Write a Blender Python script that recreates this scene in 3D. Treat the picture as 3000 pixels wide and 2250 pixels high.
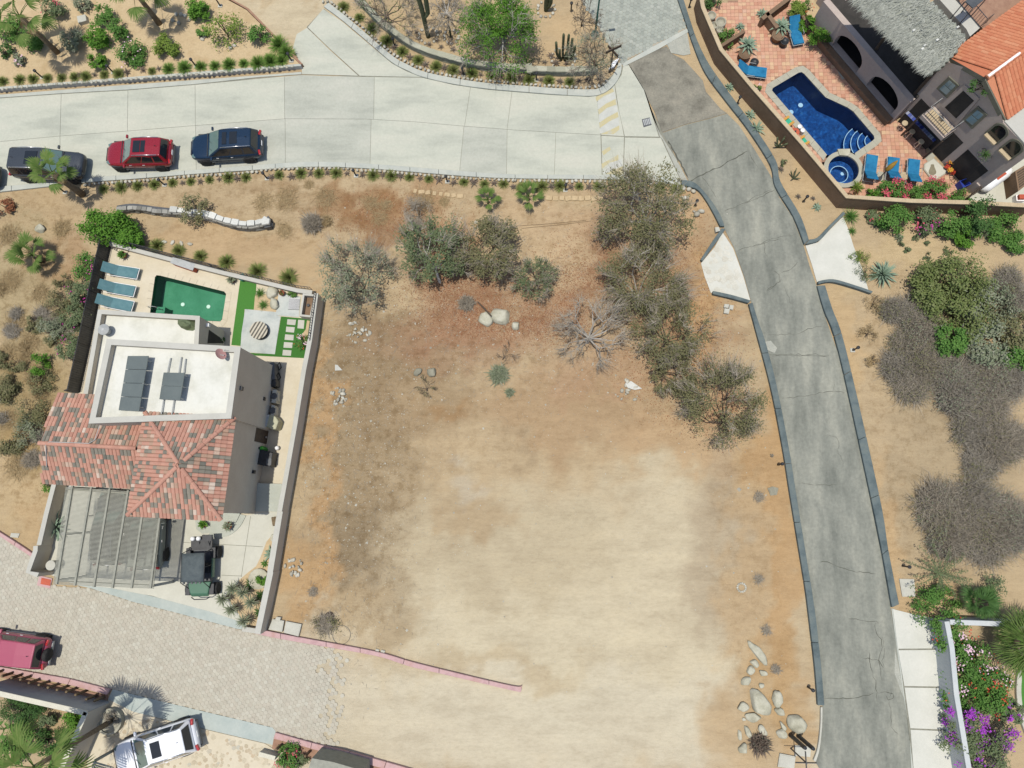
import bpy,bmesh,math,random
from mathutils import Vector,Matrix
from mathutils.geometry import delaunay_2d_cdt
for o in list(bpy.data.objects):bpy.data.objects.remove(o,do_unlink=True)
scene=bpy.context.scene
col=scene.collection
R=math.radians
rnd=random.Random(7)

# ------------------------------------------------------------------ camera
FPX,NADIR,HCAM=2090.0,(1570.0,1500.0),43.0  # focal length and nadir in photo pixels, height in metres
_n=Vector((NADIR[0]-1500,-(NADIR[1]-1125),-FPX)).normalized()
_z=-_n
_y=(Vector((0,1,0))-_z*_z.y).normalized()
_x=_y.cross(_z)
RC=Matrix((_x,_y,_z))  # camera -> world
cam_data=bpy.data.cameras.new('camera')
cam=bpy.data.objects.new('camera',cam_data); col.objects.link(cam)
cam_data.sensor_width=36; cam_data.lens=FPX/3000*36; cam_data.clip_end=2000
cam.matrix_world=Matrix.Translation((0,0,HCAM))@RC.to_4x4()
scene.camera=cam

# ------------------------------------------------------------------ sky, sun, exposure
SUN_DIR=Vector((0.085,0.06,-1.0)).normalized()  # the way the light travels
elev=math.asin(-SUN_DIR.z); azim=math.atan2(-SUN_DIR.x,-SUN_DIR.y)
world=bpy.data.worlds.new('World'); scene.world=world; world.use_nodes=True
nt=world.node_tree; nt.nodes.clear()
wo=nt.nodes.new('ShaderNodeOutputWorld'); bg=nt.nodes.new('ShaderNodeBackground'); sk=nt.nodes.new('ShaderNodeTexSky')
sk.sky_type='NISHITA'; sk.sun_disc=False; sk.sun_elevation=elev; sk.sun_rotation=azim
sk.air_density=1.0; sk.dust_density=1.5; sk.ozone_density=1.0
bg.inputs['Strength'].default_value=0.135
nt.links.new(sk.outputs[0],bg.inputs['Color']); nt.links.new(bg.outputs[0],wo.inputs['Surface'])
sd=bpy.data.lights.new('sun','SUN'); sd.energy=4.0; sd.angle=R(0.55); sd.color=(1.0,0.955,0.87)
so=bpy.data.objects.new('sun',sd); col.objects.link(so)
so.rotation_euler=SUN_DIR.to_track_quat('-Z','Y').to_euler(); so.location=(0,0,60)
vs=scene.view_settings
vs.view_transform='Standard'; vs.look='None'; vs.gamma=1.0; vs.use_curve_mapping=False; vs.exposure=0.04
scene.cycles.max_bounces=6; scene.cycles.transparent_max_bounces=12

# ------------------------------------------------------------------ pixels of the photograph -> places
def crop(ox,oy,s=2.765):return lambda x,y:(ox+x/s,oy+y/s)
A,B,C,D=crop(0,0),crop(750,0),crop(1500,0),crop(2200,0)
E_,F_,G_,H_=crop(0,550),crop(750,450),crop(1500,450),crop(2200,550)
I_,J_,K_,L_,M_=crop(0,1100),crop(0,1650),crop(700,1650),crop(1700,1000),crop(2000,1650)
N_=crop(2400,1450,2.0735)
P1,P2,P3=crop(600,850,5.53),crop(600,1100,5.53),crop(500,1400,5.53)
P4,P5,P6=crop(2500,0,4.424),crop(2600,250,5.53),crop(0,1950,5.53)
Q1,Q2,Q3,Q4,Q5,Q6=crop(100,1350,4.424),crop(2200,250,5.53),crop(2150,0,5.53),crop(2700,300,4.423),crop(50,380,5.53),crop(2150,1850,4.147)
S_=crop(0,0,1/1.3562)  # whole-picture view
T_=crop(850,1000)
def ray(p):
 d=RC@Vector((p[0]-1500,-(p[1]-1125),-FPX)); return d
def W(p,z=0.0):  # the place at height z under a pixel
 d=ray(p); t=(HCAM-z)/-d.z
 return Vector((d.x*t,d.y*t,z))
def WL(c,pts,z=0.0):return [W(c(*q),z) for q in pts]
def onplane(p,p0,n):  # the place on an upright wall under a pixel
 d=ray(p); o=Vector((0,0,HCAM)); t=(p0-o).dot(n)/d.dot(n)
 return o+d*t
def pxm(p):return (W((p[0]+5,p[1]))-W((p[0]-5,p[1]))).length/10

# ------------------------------------------------------------------ objects
ORG={}
def tag(o,label=None,cat=None,group=None,kind=None):
 if label:o['label']=label
 if cat:o['category']=cat
 if group:o['group']=group
 if kind:o['kind']=kind
 return o
def thing(name,loc,label=None,cat=None,group=None,rz=0.0,kind=None):
 o=bpy.data.objects.new(name,None); col.objects.link(o); o.empty_display_size=.2
 o.location=loc; o.rotation_euler=(0,0,rz)
 ORG[o.name]=Vector(loc)
 return tag(o,label,cat,group,kind)
def link(name,me,parent=None,loc=(0,0,0),rot=(0,0,0),sc=(1,1,1)):
 o=bpy.data.objects.new(name,me); col.objects.link(o)
 o.location=loc; o.rotation_euler=rot; o.scale=sc
 if parent:o.parent=parent
 return o
class MB:
 def __init__(s):s.v=[]; s.f=[]
 def add(s,vs,fs):
  b=len(s.v); s.v+=[tuple(v) for v in vs]; s.f+=[tuple(i+b for i in f) for f in fs]; return s
 def prism(s,poly,z0,z1,bottom=False):  # poly: 2-D or 3-D points, counter-clockwise or not
  p=[(q[0],q[1]) for q in poly]
  if sum(p[i][0]*p[(i+1) % len(p)][1]-p[(i+1) % len(p)][0]*p[i][1] for i in range(len(p)))<0:p=p[::-1]
  n=len(p)
  fs=[tuple(range(n,2*n))]+[(i,(i+1) % n,n+(i+1) % n,n+i) for i in range(n)]
  if bottom:fs.append(tuple(range(n-1,-1,-1)))
  return s.add([(x,y,z0) for x,y in p]+[(x,y,z1) for x,y in p],fs)
 def box(s,c,size,rz=0.0,m=None):
  hx,hy,hz=size[0]/2,size[1]/2,size[2]/2
  ca,sa=math.cos(rz),math.sin(rz); vs=[]
  for z in (-hz,hz):
   for x,y in ((-hx,-hy),(hx,-hy),(hx,hy),(-hx,hy)):
    q=Vector((c[0]+x*ca-y*sa,c[1]+x*sa+y*ca,c[2]+z))
    vs.append(m@q if m else q)
  return s.add(vs,[(3,2,1,0),(4,5,6,7),(0,1,5,4),(1,2,6,5),(2,3,7,6),(3,0,4,7)])
 def tube(s,path,rad,n=6,cap=True):
  path=[Vector(p) for p in path]; k=len(path); rad=rad if isinstance(rad,(list,tuple)) else [rad]*k
  vs,fs=[],[]; prev=None
  for i,p in enumerate(path):
   t=(path[min(i+1,k-1)]-path[max(i-1,0)])
   t=t.normalized() if t.length>1e-9 else Vector((0,0,1))
   if prev is None:a=t.orthogonal().normalized()
   else:
    a=prev-t*prev.dot(t); a=a.normalized() if a.length>1e-6 else t.orthogonal().normalized()
   prev=a; b=t.cross(a)
   for j in range(n):
    th=2*math.pi*j/n; vs.append(p+(a*math.cos(th)+b*math.sin(th))*rad[i])
  for i in range(k-1):
   for j in range(n):fs.append((i*n+j,i*n+(j+1) % n,(i+1)*n+(j+1) % n,(i+1)*n+j))
  if cap:fs+=[tuple(range(n-1,-1,-1)),tuple(range((k-1)*n,k*n))]
  return s.add(vs,fs)
 def lathe(s,c,prof,n=16):  # prof: (radius, z)
  vs=[(c[0]+r*math.cos(2*math.pi*j/n),c[1]+r*math.sin(2*math.pi*j/n),c[2]+z) for r,z in prof for j in range(n)]
  k=len(prof); fs=[(i*n+j,i*n+(j+1) % n,(i+1)*n+(j+1) % n,(i+1)*n+j) for i in range(k-1) for j in range(n)]
  if prof[0][0]>1e-4:fs.append(tuple(range(n-1,-1,-1)))
  if prof[-1][0]>1e-4:fs.append(tuple(range((k-1)*n,k*n)))
  return s.add(vs,fs)
 def quad(s,a,b,c,d):return s.add([a,b,c,d],[(0,1,2,3)])
 def slab(s,quad4,th):  # a thick panel: four corners, thickness along the normal
  a,b,c,d=[Vector(q) for q in quad4]; n=(b-a).cross(d-a).normalized()*th
  vs=[a,b,c,d,a+n,b+n,c+n,d+n]
  return s.add(vs,[(3,2,1,0),(4,5,6,7),(0,1,5,4),(1,2,6,5),(2,3,7,6),(3,0,4,7)])
 def mesh(s,name,mat,smooth=False,off=None):
  me=bpy.data.meshes.new(name)
  v=s.v if off is None else [(x-off[0],y-off[1],z-off[2]) for x,y,z in s.v]
  me.from_pydata(v,[],s.f); me.update()
  if smooth:me.polygons.foreach_set('use_smooth',[True]*len(me.polygons))
  if mat:me.materials.append(mat)
  return me
 def build(s,name,mat,parent=None,smooth=False,kind=None,org=None,bevel=0,local=False):
  # vertices are in world space (unless local); the object sits at org or at its parent's origin
  if parent is not None:
   po=ORG.get(parent.name,Vector((0,0,0)))
   o=link(name,s.mesh(name,mat,smooth,None if local else po),parent); ORG[o.name]=po
  else:
   if org is None:
    xs=[v[0] for v in s.v]; ys=[v[1] for v in s.v]; zs=[v[2] for v in s.v]
    org=Vector(((min(xs)+max(xs))/2,(min(ys)+max(ys))/2,min(zs)))
   o=link(name,s.mesh(name,mat,smooth,org),None,org); ORG[o.name]=Vector(org)
  if kind:o['kind']=kind
  if bevel:
   bm_=o.modifiers.new('bevel','BEVEL'); bm_.width=bevel; bm_.segments=2; bm_.limit_method='ANGLE'
  return o
def cdt(outer,holes=()):  # triangles of a polygon with holes
 pts,edges=[],[]
 for lp in [outer]+list(holes):
  b=len(pts); pts+=[Vector((q[0],q[1])) for q in lp]; n=len(lp)
  edges+=[(b+i,b+(i+1) % n) for i in range(n)]
 v,e,f,*_=delaunay_2d_cdt(pts,edges,[],0,1e-5)
 def inside(p,lp):
  c=False; n=len(lp)
  for i in range(n):
   x1,y1,x2,y2=lp[i][0],lp[i][1],lp[(i+1) % n][0],lp[(i+1) % n][1]
   if (y1>p.y)!=(y2>p.y) and p.x<(x2-x1)*(p.y-y1)/(y2-y1)+x1:c=not c
  return c
 out=[]
 for t in f:
  m=sum((v[i] for i in t),Vector((0,0)))/len(t)
  if inside(m,outer) and not any(inside(m,h) for h in holes):
   a=sum(v[t[i]].x*v[t[(i+1) % len(t)]].y-v[t[(i+1) % len(t)]].x*v[t[i]].y for i in range(len(t)))
   out.append(tuple(t) if a>0 else tuple(t[::-1]))
 return v,out
def inpoly(x,y,lp):
 c=False; n=len(lp)
 for i in range(n):
  x1,y1,x2,y2=lp[i][0],lp[i][1],lp[(i+1) % n][0],lp[(i+1) % n][1]
  if (y1>y)!=(y2>y) and x<(x2-x1)*(y-y1)/(y2-y1)+x1:c=not c
 return c
def sheet(m,outer,holes,z0,z1):  # slab with holes
 v,f=cdt(outer,holes)
 m.add([(p.x,p.y,z1) for p in v],f)
 for lp in [outer]+list(holes):
  n=len(lp)
  for i in range(n):
   a,b=lp[i],lp[(i+1) % n]
   m.add([(a[0],a[1],z0),(b[0],b[1],z0),(b[0],b[1],z1),(a[0],a[1],z1)],[(0,1,2,3)])
 return m
def resample(pl,step):
 pl=[Vector(p) for p in pl]; out=[pl[0]]; d=0.0
 for a,b in zip(pl,pl[1:]):
  L=(b-a).length; t=step-d
  while t<=L:out.append(a+(b-a)*(t/L)); t+=step
  d=(d+L) % step
 return out
def spline(pl,n=6):  # Catmull-Rom through points
 pl=[Vector(p) for p in pl]; out=[]
 for i in range(len(pl)-1):
  p0,p1,p2,p3=pl[max(i-1,0)],pl[i],pl[i+1],pl[min(i+2,len(pl)-1)]
  for j in range(n):
   t=j/n; out.append(.5*((2*p1)+(p2-p0)*t+(2*p0-5*p1+4*p2-p3)*t*t+(3*p1-p0-3*p2+p3)*t**3))
 return out+[pl[-1]]
def offset(pl,d):  # shift a polyline to its left
 pl=[Vector(p) for p in pl]; out=[]
 for i,p in enumerate(pl):
  t=(pl[min(i+1,len(pl)-1)]-pl[max(i-1,0)]); t.z=0; t.normalize()
  out.append(p+Vector((-t.y,t.x,0))*d)
 return out

# ------------------------------------------------------------------ materials
def lin(c):return tuple(((x/255)/12.92 if x/255<=.04045 else ((x/255+.055)/1.055)**2.4) for x in c)
KL=1.62  # light on flat ground: observed colour / KL = base colour
def ob(r,g,b,k=None,desat=.10):
 c=lin((r,g,b)); y=.3*c[0]+.6*c[1]+.1*c[2]
 c=[(x+(y-x)*desat)*t for x,t in zip(c,(.985,.985,.93))]
 return tuple(min(.85,x/(k or KL)) for x in c)
def base_mat(name,rough=.85,spec=.3,metal=0.0):
 m=bpy.data.materials.new(name); m.use_nodes=True; b=m.node_tree.nodes['Principled BSDF']
 b.inputs['Roughness'].default_value=rough; b.inputs['Metallic'].default_value=metal
 b.inputs['Specular IOR Level'].default_value=spec
 return m,m.node_tree,b
def ramp(t,cols,pos=None):
 r=t.nodes.new('ShaderNodeValToRGB'); e=r.color_ramp.elements
 n=len(cols); pos=pos or [i/(n-1) if n>1 else 0 for i in range(n)]
 while len(e)<n:e.new(.5)
 for i in range(n):e[i].position=pos[i]; e[i].color=(*cols[i],1)
 return r
def noise(t,scale,detail=4,rough=.6,vec=None):
 n=t.nodes.new('ShaderNodeTexNoise'); n.inputs['Scale'].default_value=scale; n.inputs['Detail'].default_value=detail; n.inputs['Roughness'].default_value=rough
 if vec:t.links.new(vec,n.inputs['Vector'])
 return n
def mixc(t,a,b,fac,mode='MIX'):
 m=t.nodes.new('ShaderNodeMix'); m.data_type='RGBA'; m.blend_type=mode
 for s_,x in ((m.inputs[6],a),(m.inputs[7],b),(m.inputs[0],fac)):
  if hasattr(x,'is_linked') or hasattr(x,'links'):t.links.new(x,s_)
  elif isinstance(x,(int,float)):s_.default_value=x
  else:s_.default_value=(*x,1)
 return m.outputs[2]
def bump(t,b,h,strength=.3,dist=.02):
 n=t.nodes.new('ShaderNodeBump'); n.inputs['Strength'].default_value=strength; n.inputs['Distance'].default_value=dist
 t.links.new(h,n.inputs['Height']); t.links.new(n.outputs[0],b.inputs['Normal'])
def stretch(t,vec,ang,sx,sy):
 mp=t.nodes.new('ShaderNodeMapping'); mp.inputs['Rotation'].default_value=(0,0,ang); mp.inputs['Scale'].default_value=(sx,sy,1); t.links.new(vec,mp.inputs['Vector']); return mp.outputs[0]
def M(name,cols,scale=2.0,rough=.85,spec=.3,bmp=0.0,bscale=None,metal=0.0,fine=.15,fscale=None,aniso=None):
 # colour from a broad noise, a finer mottling on top, optional relief
 m,t,b=base_mat(name,rough,spec,metal)
 g=t.nodes.new('ShaderNodeNewGeometry')
 vec=g.outputs['Position']
 if aniso:vec=stretch(t,vec,*aniso)
 n1=noise(t,scale,5,.62,vec)
 rr=ramp(t,cols,[.32+.36*i/max(1,len(cols)-1) for i in range(len(cols))]); t.links.new(n1.outputs[0],rr.inputs[0])
 c=rr.outputs[0]
 if fine:
  n2=noise(t,fscale or scale*9,6,.7,g.outputs['Position'])
  r2=ramp(t,[(1-fine,)*3,(1+fine,)*3],[.3,.7]); t.links.new(n2.outputs[0],r2.inputs[0])
  c=mixc(t,c,r2.outputs[0],1.0,'MULTIPLY')
 t.links.new(c,b.inputs['Base Color'])
 if bmp:
  n3=noise(t,bscale or scale*12,6,.65,g.outputs['Position']); bump(t,b,n3.outputs[0],bmp)
 return m
def MV(name,cols,rough=.85,spec=.25,bmp=0,bscale=40,trans=0.0,fine=.12,fscale=14,pos=None):
 # every loose piece (island or object) takes its own colour from the row
 m,t,b=base_mat(name,rough,spec)
 g=t.nodes.new('ShaderNodeNewGeometry'); oi=t.nodes.new('ShaderNodeObjectInfo')
 ad=t.nodes.new('ShaderNodeMath'); ad.operation='ADD'; fr=t.nodes.new('ShaderNodeMath'); fr.operation='FRACT'
 t.links.new(g.outputs['Random Per Island'],ad.inputs[0]); t.links.new(oi.outputs['Random'],ad.inputs[1]); t.links.new(ad.outputs[0],fr.inputs[0])
 rr=ramp(t,cols,pos); t.links.new(fr.outputs[0],rr.inputs[0])
 c=rr.outputs[0]
 if fine:
  n2=noise(t,fscale,5,.7,g.outputs['Position']); r2=ramp(t,[(1-fine,)*3,(1+fine,)*3],[.3,.7])
  t.links.new(n2.outputs[0],r2.inputs[0]); c=mixc(t,c,r2.outputs[0],1.0,'MULTIPLY')
 t.links.new(c,b.inputs['Base Color'])
 if trans:
  tr=t.nodes.new('ShaderNodeBsdfTranslucent'); t.links.new(c,tr.inputs['Color'])
  mx=t.nodes.new('ShaderNodeMixShader'); mx.inputs[0].default_value=trans
  out=t.nodes['Material Output']
  t.links.new(b.outputs[0],mx.inputs[1]); t.links.new(tr.outputs[0],mx.inputs[2]); t.links.new(mx.outputs[0],out.inputs['Surface'])
 if bmp:
  n3=noise(t,bscale,5,.65,g.outputs['Position']); bump(t,b,n3.outputs[0],bmp)
 return m
def paint(name,c,rough=.3,metal=.0,coat=.6):
 m,t,b=base_mat(name,rough,.5,metal); b.inputs['Base Color'].default_value=(*c,1)
 b.inputs['Coat Weight'].default_value=coat; b.inputs['Coat Roughness'].default_value=.08
 g=t.nodes.new('ShaderNodeNewGeometry'); n=noise(t,30,4,.6,g.outputs['Position'])
 r=ramp(t,[(rough*.8,)*3,(min(1,rough*1.6),)*3],[.35,.7]); t.links.new(n.outputs[0],r.inputs[0]); t.links.new(r.outputs[0],b.inputs['Roughness'])
 return m
MT={}
def setup_materials():
 w=MT
 w['concrete']=M('road_concrete',[ob(192,195,184),ob(210,212,199),ob(218,217,204)],.7,.9,.2,.15,40,fine=.07,fscale=7,aniso=(.05,.3,1.0))
 w['concrete2']=M('grey_concrete',[ob(182,185,175),ob(200,202,191),ob(210,210,199)],.7,.9,.2,.15,40,fine=.08,fscale=7,aniso=(.05,.3,1.0))
 w['joint']=M('joint_dirt',[ob(140,140,128),ob(168,166,152)],3,.95,.1)
 w['kerb_grey']=M('kerb_concrete',[ob(194,199,194),ob(212,214,206)],1.2,.9,.2,.15,30,fine=.05)
 w['kerb_blue']=M('kerb_bluegrey',[ob(92,107,112),ob(112,126,130),ob(124,135,134)],1.5,.85,.25,.15,30,fine=.1)
 w['kerb_pink']=M('kerb_pink',[ob(203,160,165),ob(222,182,184),ob(210,165,160)],1.5,.85,.25,.1,30,fine=.07)
 w['asphalt']=M('asphalt',[ob(130,133,126),ob(154,156,147),ob(176,176,164)],.9,.92,.2,.35,60,fine=.14,fscale=5,aniso=(.14,1.0,.3))
 w['asphalt_old']=M('old_asphalt',[ob(124,120,110),ob(152,148,136),ob(168,162,148)],.8,.95,.2,.4,50,fine=.18,fscale=9)
 w['crack']=M('crack_dirt',[ob(96,98,92),ob(118,118,108)],4,.95,.05)
 w['patch']=M('pale_patch',[ob(180,182,174),ob(196,196,186)],2,.95,.1,fine=.2)
 w['sandpatch']=M('loose_sand',[ob(202,176,130),ob(216,194,150)],1.5,.95,.1,.3,40,fine=.12)
 w['yellow']=M('worn_yellow_paint',[ob(208,200,164),ob(216,203,156),ob(206,202,182)],2.2,.85,.2,fine=.1)
 w['whitepaint']=M('worn_white_paint',[ob(205,207,202),ob(222,223,218)],2.2,.85,.2,fine=.08)
 w['drive']=M('pale_driveway',[ob(222,222,214),ob(234,233,226)],.9,.9,.2,.1,30,fine=.04)
 w['hexpave']=MV('hexagon_paver',[ob(200,192,177),ob(208,202,187),ob(205,196,181),ob(213,208,194)],.9,.15,.15,fine=.1,fscale=3)
 w['hexgrey']=MV('grey_hexagon_paver',[ob(176,182,174),ob(186,191,182),ob(166,172,165),ob(190,194,186)],.9,.15,.15,fine=.1,fscale=3)
 w['hexbed']=M('paver_bed',[ob(192,182,164),ob(204,194,176)],2,.95,.1)
 w['terra']=MV('terracotta_tile',[ob(222,160,132),ob(232,178,148),ob(226,166,140),ob(236,196,156),ob(216,150,122),ob(230,186,160)],.8,.25,.1,fine=.1,fscale=5)
 w['terra_bed']=M('tile_grout',[ob(168,128,108),ob(188,148,124)],3,.95,.1)
 w['patio']=M('cream_patio',[ob(226,212,186),ob(238,226,204)],.8,.85,.25,.08,20,fine=.05)
 w['courtyard']=M('courtyard_concrete',[ob(216,214,202),ob(228,226,214)],.9,.9,.2,.08,20,fine=.04)
 w['stucco']=M('taupe_stucco',[ob(228,214,198),ob(236,224,208)],1.0,.95,.15,.12,60,fine=.05)
 w['stucco_cap']=M('pale_parapet',[ob(205,203,196),ob(216,214,208)],1.0,.9,.2,.08,50,fine=.04)
 w['roofwhite']=M('white_roof_coating',[ob(222,222,212),ob(242,242,236),ob(246,246,242)],.6,.75,.3,.08,30,fine=.04)
 w['brown_stucco']=M('brown_stucco',[ob(138,112,90),ob(158,130,106)],.8,.95,.15,.15,50,fine=.1)
 w['tan_cap']=M('tan_wall_cap',[ob(206,184,150),ob(220,198,164)],1.2,.9,.2,.1,40)
 w['grey_stucco']=M('grey_brown_stucco',[ob(204,186,180),ob(214,198,190)],.8,.95,.15,.12,50,fine=.07)
 w['coping']=M('pool_coping',[ob(186,182,166),ob(202,198,182)],1.5,.85,.25,.1,30,fine=.07)
 w['shade_tone']=M('painted_shade',[(.03,.028,.025),(.05,.045,.04)],1,.9,.2)  # near-black colour standing in for shade inside rooms and recesses
 w['black']=M('black_metal',[(.012,.013,.015),(.03,.032,.034)],4,.5,.4)
 w['darkgrey']=M('dark_grey_metal',[(.05,.055,.06),(.08,.085,.09)],4,.5,.4)
 w['greymetal']=M('grey_metal',[(.28,.29,.28),(.36,.37,.36)],4,.5,.4)
 w['pergola']=M('grey_painted_timber',[ob(158,158,148),ob(178,178,166)],4,.75,.25,fine=.08)
 w['whitemetal']=M('white_metal',[(.7,.7,.69),(.78,.78,.77)],4,.4,.4)
 w['steel']=M('bright_steel',[(.55,.55,.56),(.7,.7,.7)],5,.3,.5,metal=.9)
 w['rubber']=M('tyre_rubber',[(.018,.018,.018),(.035,.034,.032)],6,.85,.2)
 w['wood']=M('weathered_wood',[ob(120,100,74),ob(150,130,102)],5,.85,.2,fine=.2)
 w['darkwood']=M('dark_wood',[(.05,.035,.025),(.09,.065,.045)],5,.7,.25,fine=.2)
 w['pot']=M('terracotta_pot',[ob(150,84,58),ob(176,104,74)],4,.8,.25)
 w['redplastic']=M('red_orange',[ob(206,84,52),ob(222,104,66)],4,.6,.3)
 w['boulder']=M('granite_boulder',[ob(176,172,152),ob(206,202,182),ob(222,218,202)],1.6,.92,.2,.5,14,fine=.12,fscale=18)
 w['greyrock']=M('grey_rock',[ob(146,142,126),ob(178,174,156)],2,.92,.2,.5,14,fine=.15)
 w['rivstone']=MV('river_stone',[ob(206,200,184),ob(226,222,210),ob(184,178,164),ob(214,206,188)],.85,.25,.2,20)
 w['whitestone']=MV('whitewashed_stone',[ob(226,226,222),ob(240,240,236),ob(210,210,206)],.85,.25,.2,20)
 w['darkstone']=MV('dark_joint_stone',[ob(150,148,142),ob(190,188,182),ob(116,114,108)],.9,.2,.3,20)
 w['ledger']=MV('ledger_stone',[ob(176,176,156),ob(196,196,176),ob(160,158,140),ob(206,204,186)],.9,.2,.3,20)
 w['bed']=M('garden_sand',[ob(204,176,134),ob(220,194,154),ob(212,184,144)],.9,.95,.1,.35,30,fine=.12,fscale=8)
 w['turf']=MV('artificial_turf',[ob(66,128,48),ob(84,150,58),ob(74,138,52)],.9,.15,.3,60,fine=.2,fscale=20)
 w['solar']=M('solar_glass',[ob(112,121,121),ob(122,131,130)],1.0,.25,.5,fine=.03)
 w['glass']=paint('dark_glass',(.012,.015,.018),.06,0,.3)
 w['glass_sky_tint']=paint('sky_tint_glass',(.16,.22,.24),.05,0,.5)  # bluish grey is the sky's reflection put into the base colour
 w['screen']=paint('windscreen_glass',(.10,.16,.15),.05,0,.5)
 w['fabric_blue']=M('blue_cushion',[ob(10,116,170),ob(22,134,190),ob(30,144,198)],3,.8,.2,.2,30,fine=.08)
 w['fabric_teal']=M('teal_sling',[ob(88,136,148),ob(110,154,164)],3,.8,.2,.15,60,fine=.1)
 w['mustard']=M('mustard_cloth',[ob(164,128,40),ob(190,150,52)],5,.85,.2,fine=.15)
 w['orange']=M('orange_paint',[ob(222,160,52),ob(230,172,62)],4,.6,.3)
 w['aqua']=M('aqua_paint',[ob(20,190,150),ob(36,204,164)],4,.6,.3)
 w['tilered']=MV('barrel_tile_red',[ob(208,152,134),ob(220,164,144),ob(202,146,128)],.85,.2,.15,30,fine=.1)
 w['tilegrey']=MV('barrel_tile_grey',[ob(140,136,126),ob(158,150,138),ob(126,124,116)],.85,.2,.15,30,fine=.12)
 w['tilepale']=MV('barrel_tile_pale',[ob(226,196,178),ob(214,180,160),ob(232,212,198)],.85,.2,.15,30,fine=.1)
 w['tiletan']=MV('barrel_tile_tan',[ob(202,164,142),ob(192,156,136)],.85,.2,.15,30,fine=.12)
 w['tileorange']=MV('orange_barrel_tile',[ob(222,130,92),ob(234,150,108),ob(228,138,98),ob(240,164,122)],.85,.2,.15,30,fine=.12)
 w['thatch']=M('palm_thatch',[ob(142,146,138),ob(168,172,162),ob(182,186,174)],1.2,.95,.1,.6,22,fine=.18,fscale=16)
 w['thatch_strand']=MV('thatch_strand',[ob(150,154,148),ob(178,182,174),ob(196,198,190)],.95,.1)
 w['bark_pale']=MV('pale_bark',[ob(176,168,160),ob(196,190,184),ob(212,208,204)],.9,.2)
 w['bark_dark']=MV('dark_bark',[ob(96,82,70),ob(122,108,94)],.9,.2)
 w['palmtrunk']=M('palm_trunk',[ob(126,108,88),ob(160,142,118)],5,.9,.2,.6,14,fine=.25)
 w['dry']=MV('dry_twig',[ob(156,146,132),ob(184,174,160),ob(168,154,136)],.9,.15)
 w['dry_dark']=MV('dark_dry_twig',[ob(146,138,126),ob(174,166,154),ob(158,148,134),ob(190,182,172)],.9,.15)
 w['dry_brown']=MV('brown_dry_twig',[ob(140,124,100),ob(166,148,122),ob(178,164,140)],.9,.15)
 w['straw']=MV('dry_grass',[ob(200,174,130),ob(214,190,146),ob(184,154,110)],.9,.15,trans=.2)
 G2=lambda n,cs,tr=.25,k=1.5:MV(n,[tuple(x*k for x in c) for c in cs],.75,.25,trans=tr,fine=0)
 w['leaf_bright']=G2('bright_leaf',[(.05,.13,.012),(.08,.19,.018),(.12,.25,.03),(.06,.16,.02)],k=1.0)
 w['leaf_green']=G2('green_leaf',[(.04,.10,.018),(.06,.13,.025),(.085,.16,.035)])
 w['leaf_mesq']=G2('mesquite_leaf',[(.075,.098,.042),(.098,.118,.056),(.07,.105,.048),(.125,.14,.078)])
 w['leaf_olive']=G2('olive_leaf',[(.10,.10,.045),(.13,.12,.06),(.085,.095,.04),(.15,.13,.075)])
 w['leaf_scrub']=G2('scrub_leaf',[(.09,.12,.035),(.12,.15,.045),(.15,.17,.07),(.08,.115,.03)],k=1.25)
 w['leaf_greygreen']=G2('grey_green_leaf',[(.13,.15,.095),(.16,.175,.115),(.10,.125,.07),(.2,.2,.15)])
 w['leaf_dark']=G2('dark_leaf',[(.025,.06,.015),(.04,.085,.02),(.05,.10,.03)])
 w['leaf_yellow']=G2('yellow_green_leaf',[(.12,.19,.03),(.17,.23,.04),(.09,.15,.025)],k=1.1)
 w['leaf_palm']=G2('palm_leaf',[(.09,.17,.03),(.12,.185,.045),(.16,.215,.06)],.3,.95)
 w['leaf_agave']=G2('agave_leaf',[(.12,.17,.12),(.16,.21,.15),(.10,.145,.10)],.1)
 w['leaf_agave_dark']=G2('dark_agave_leaf',[(.09,.07,.055),(.12,.09,.07),(.08,.08,.06)],.1)
 w['tuft']=G2('tuft_blade',[(.10,.15,.035),(.14,.18,.05),(.16,.15,.06),(.11,.13,.04)])
 w['tuft_lush']=G2('lush_tuft_blade',[(.07,.14,.025),(.10,.18,.035),(.13,.18,.045)])
 w['litter']=MV('leaf_litter',[ob(150,92,64),ob(176,112,80),ob(132,88,62),ob(190,140,100)],.95,.1,fine=0)
 w['pink']=G2('pink_petal',[(.5,.07,.11),(.55,.12,.15),(.42,.05,.08)],k=1.0)
 w['magenta']=G2('magenta_petal',[(.42,.03,.25),(.5,.05,.3)],k=1.0)
 w['purple']=G2('purple_petal',[(.32,.05,.42),(.42,.08,.52),(.25,.03,.36)],k=.9)
 w['redpetal']=G2('red_petal',[(.5,.05,.03),(.55,.10,.05)],k=1.0)
 w['palepink']=G2('pale_pink_petal',[(.52,.38,.44),(.48,.32,.38)])
 w['cactus']=M('cactus_skin',[ob(84,92,66),ob(112,120,90)],6,.8,.2,.3,30,fine=.15)
 w['lampgreen']=M('lamp_green',[(.012,.10,.08),(.02,.14,.11)],4,.5,.4)
 w['palesilver']=G2('silver_leaf',[(.4,.42,.38),(.5,.52,.48),(.32,.35,.3)],.1,1.0)
 w['orangeleaf']=G2('orange_leaf',[(.6,.25,.03),(.5,.35,.05)],k=1.0)
 w['concretebox']=M('concrete_cover',[ob(204,202,192),ob(220,218,208)],1.5,.9,.2,.1,30,fine=.06)
setup_materials()
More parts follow.
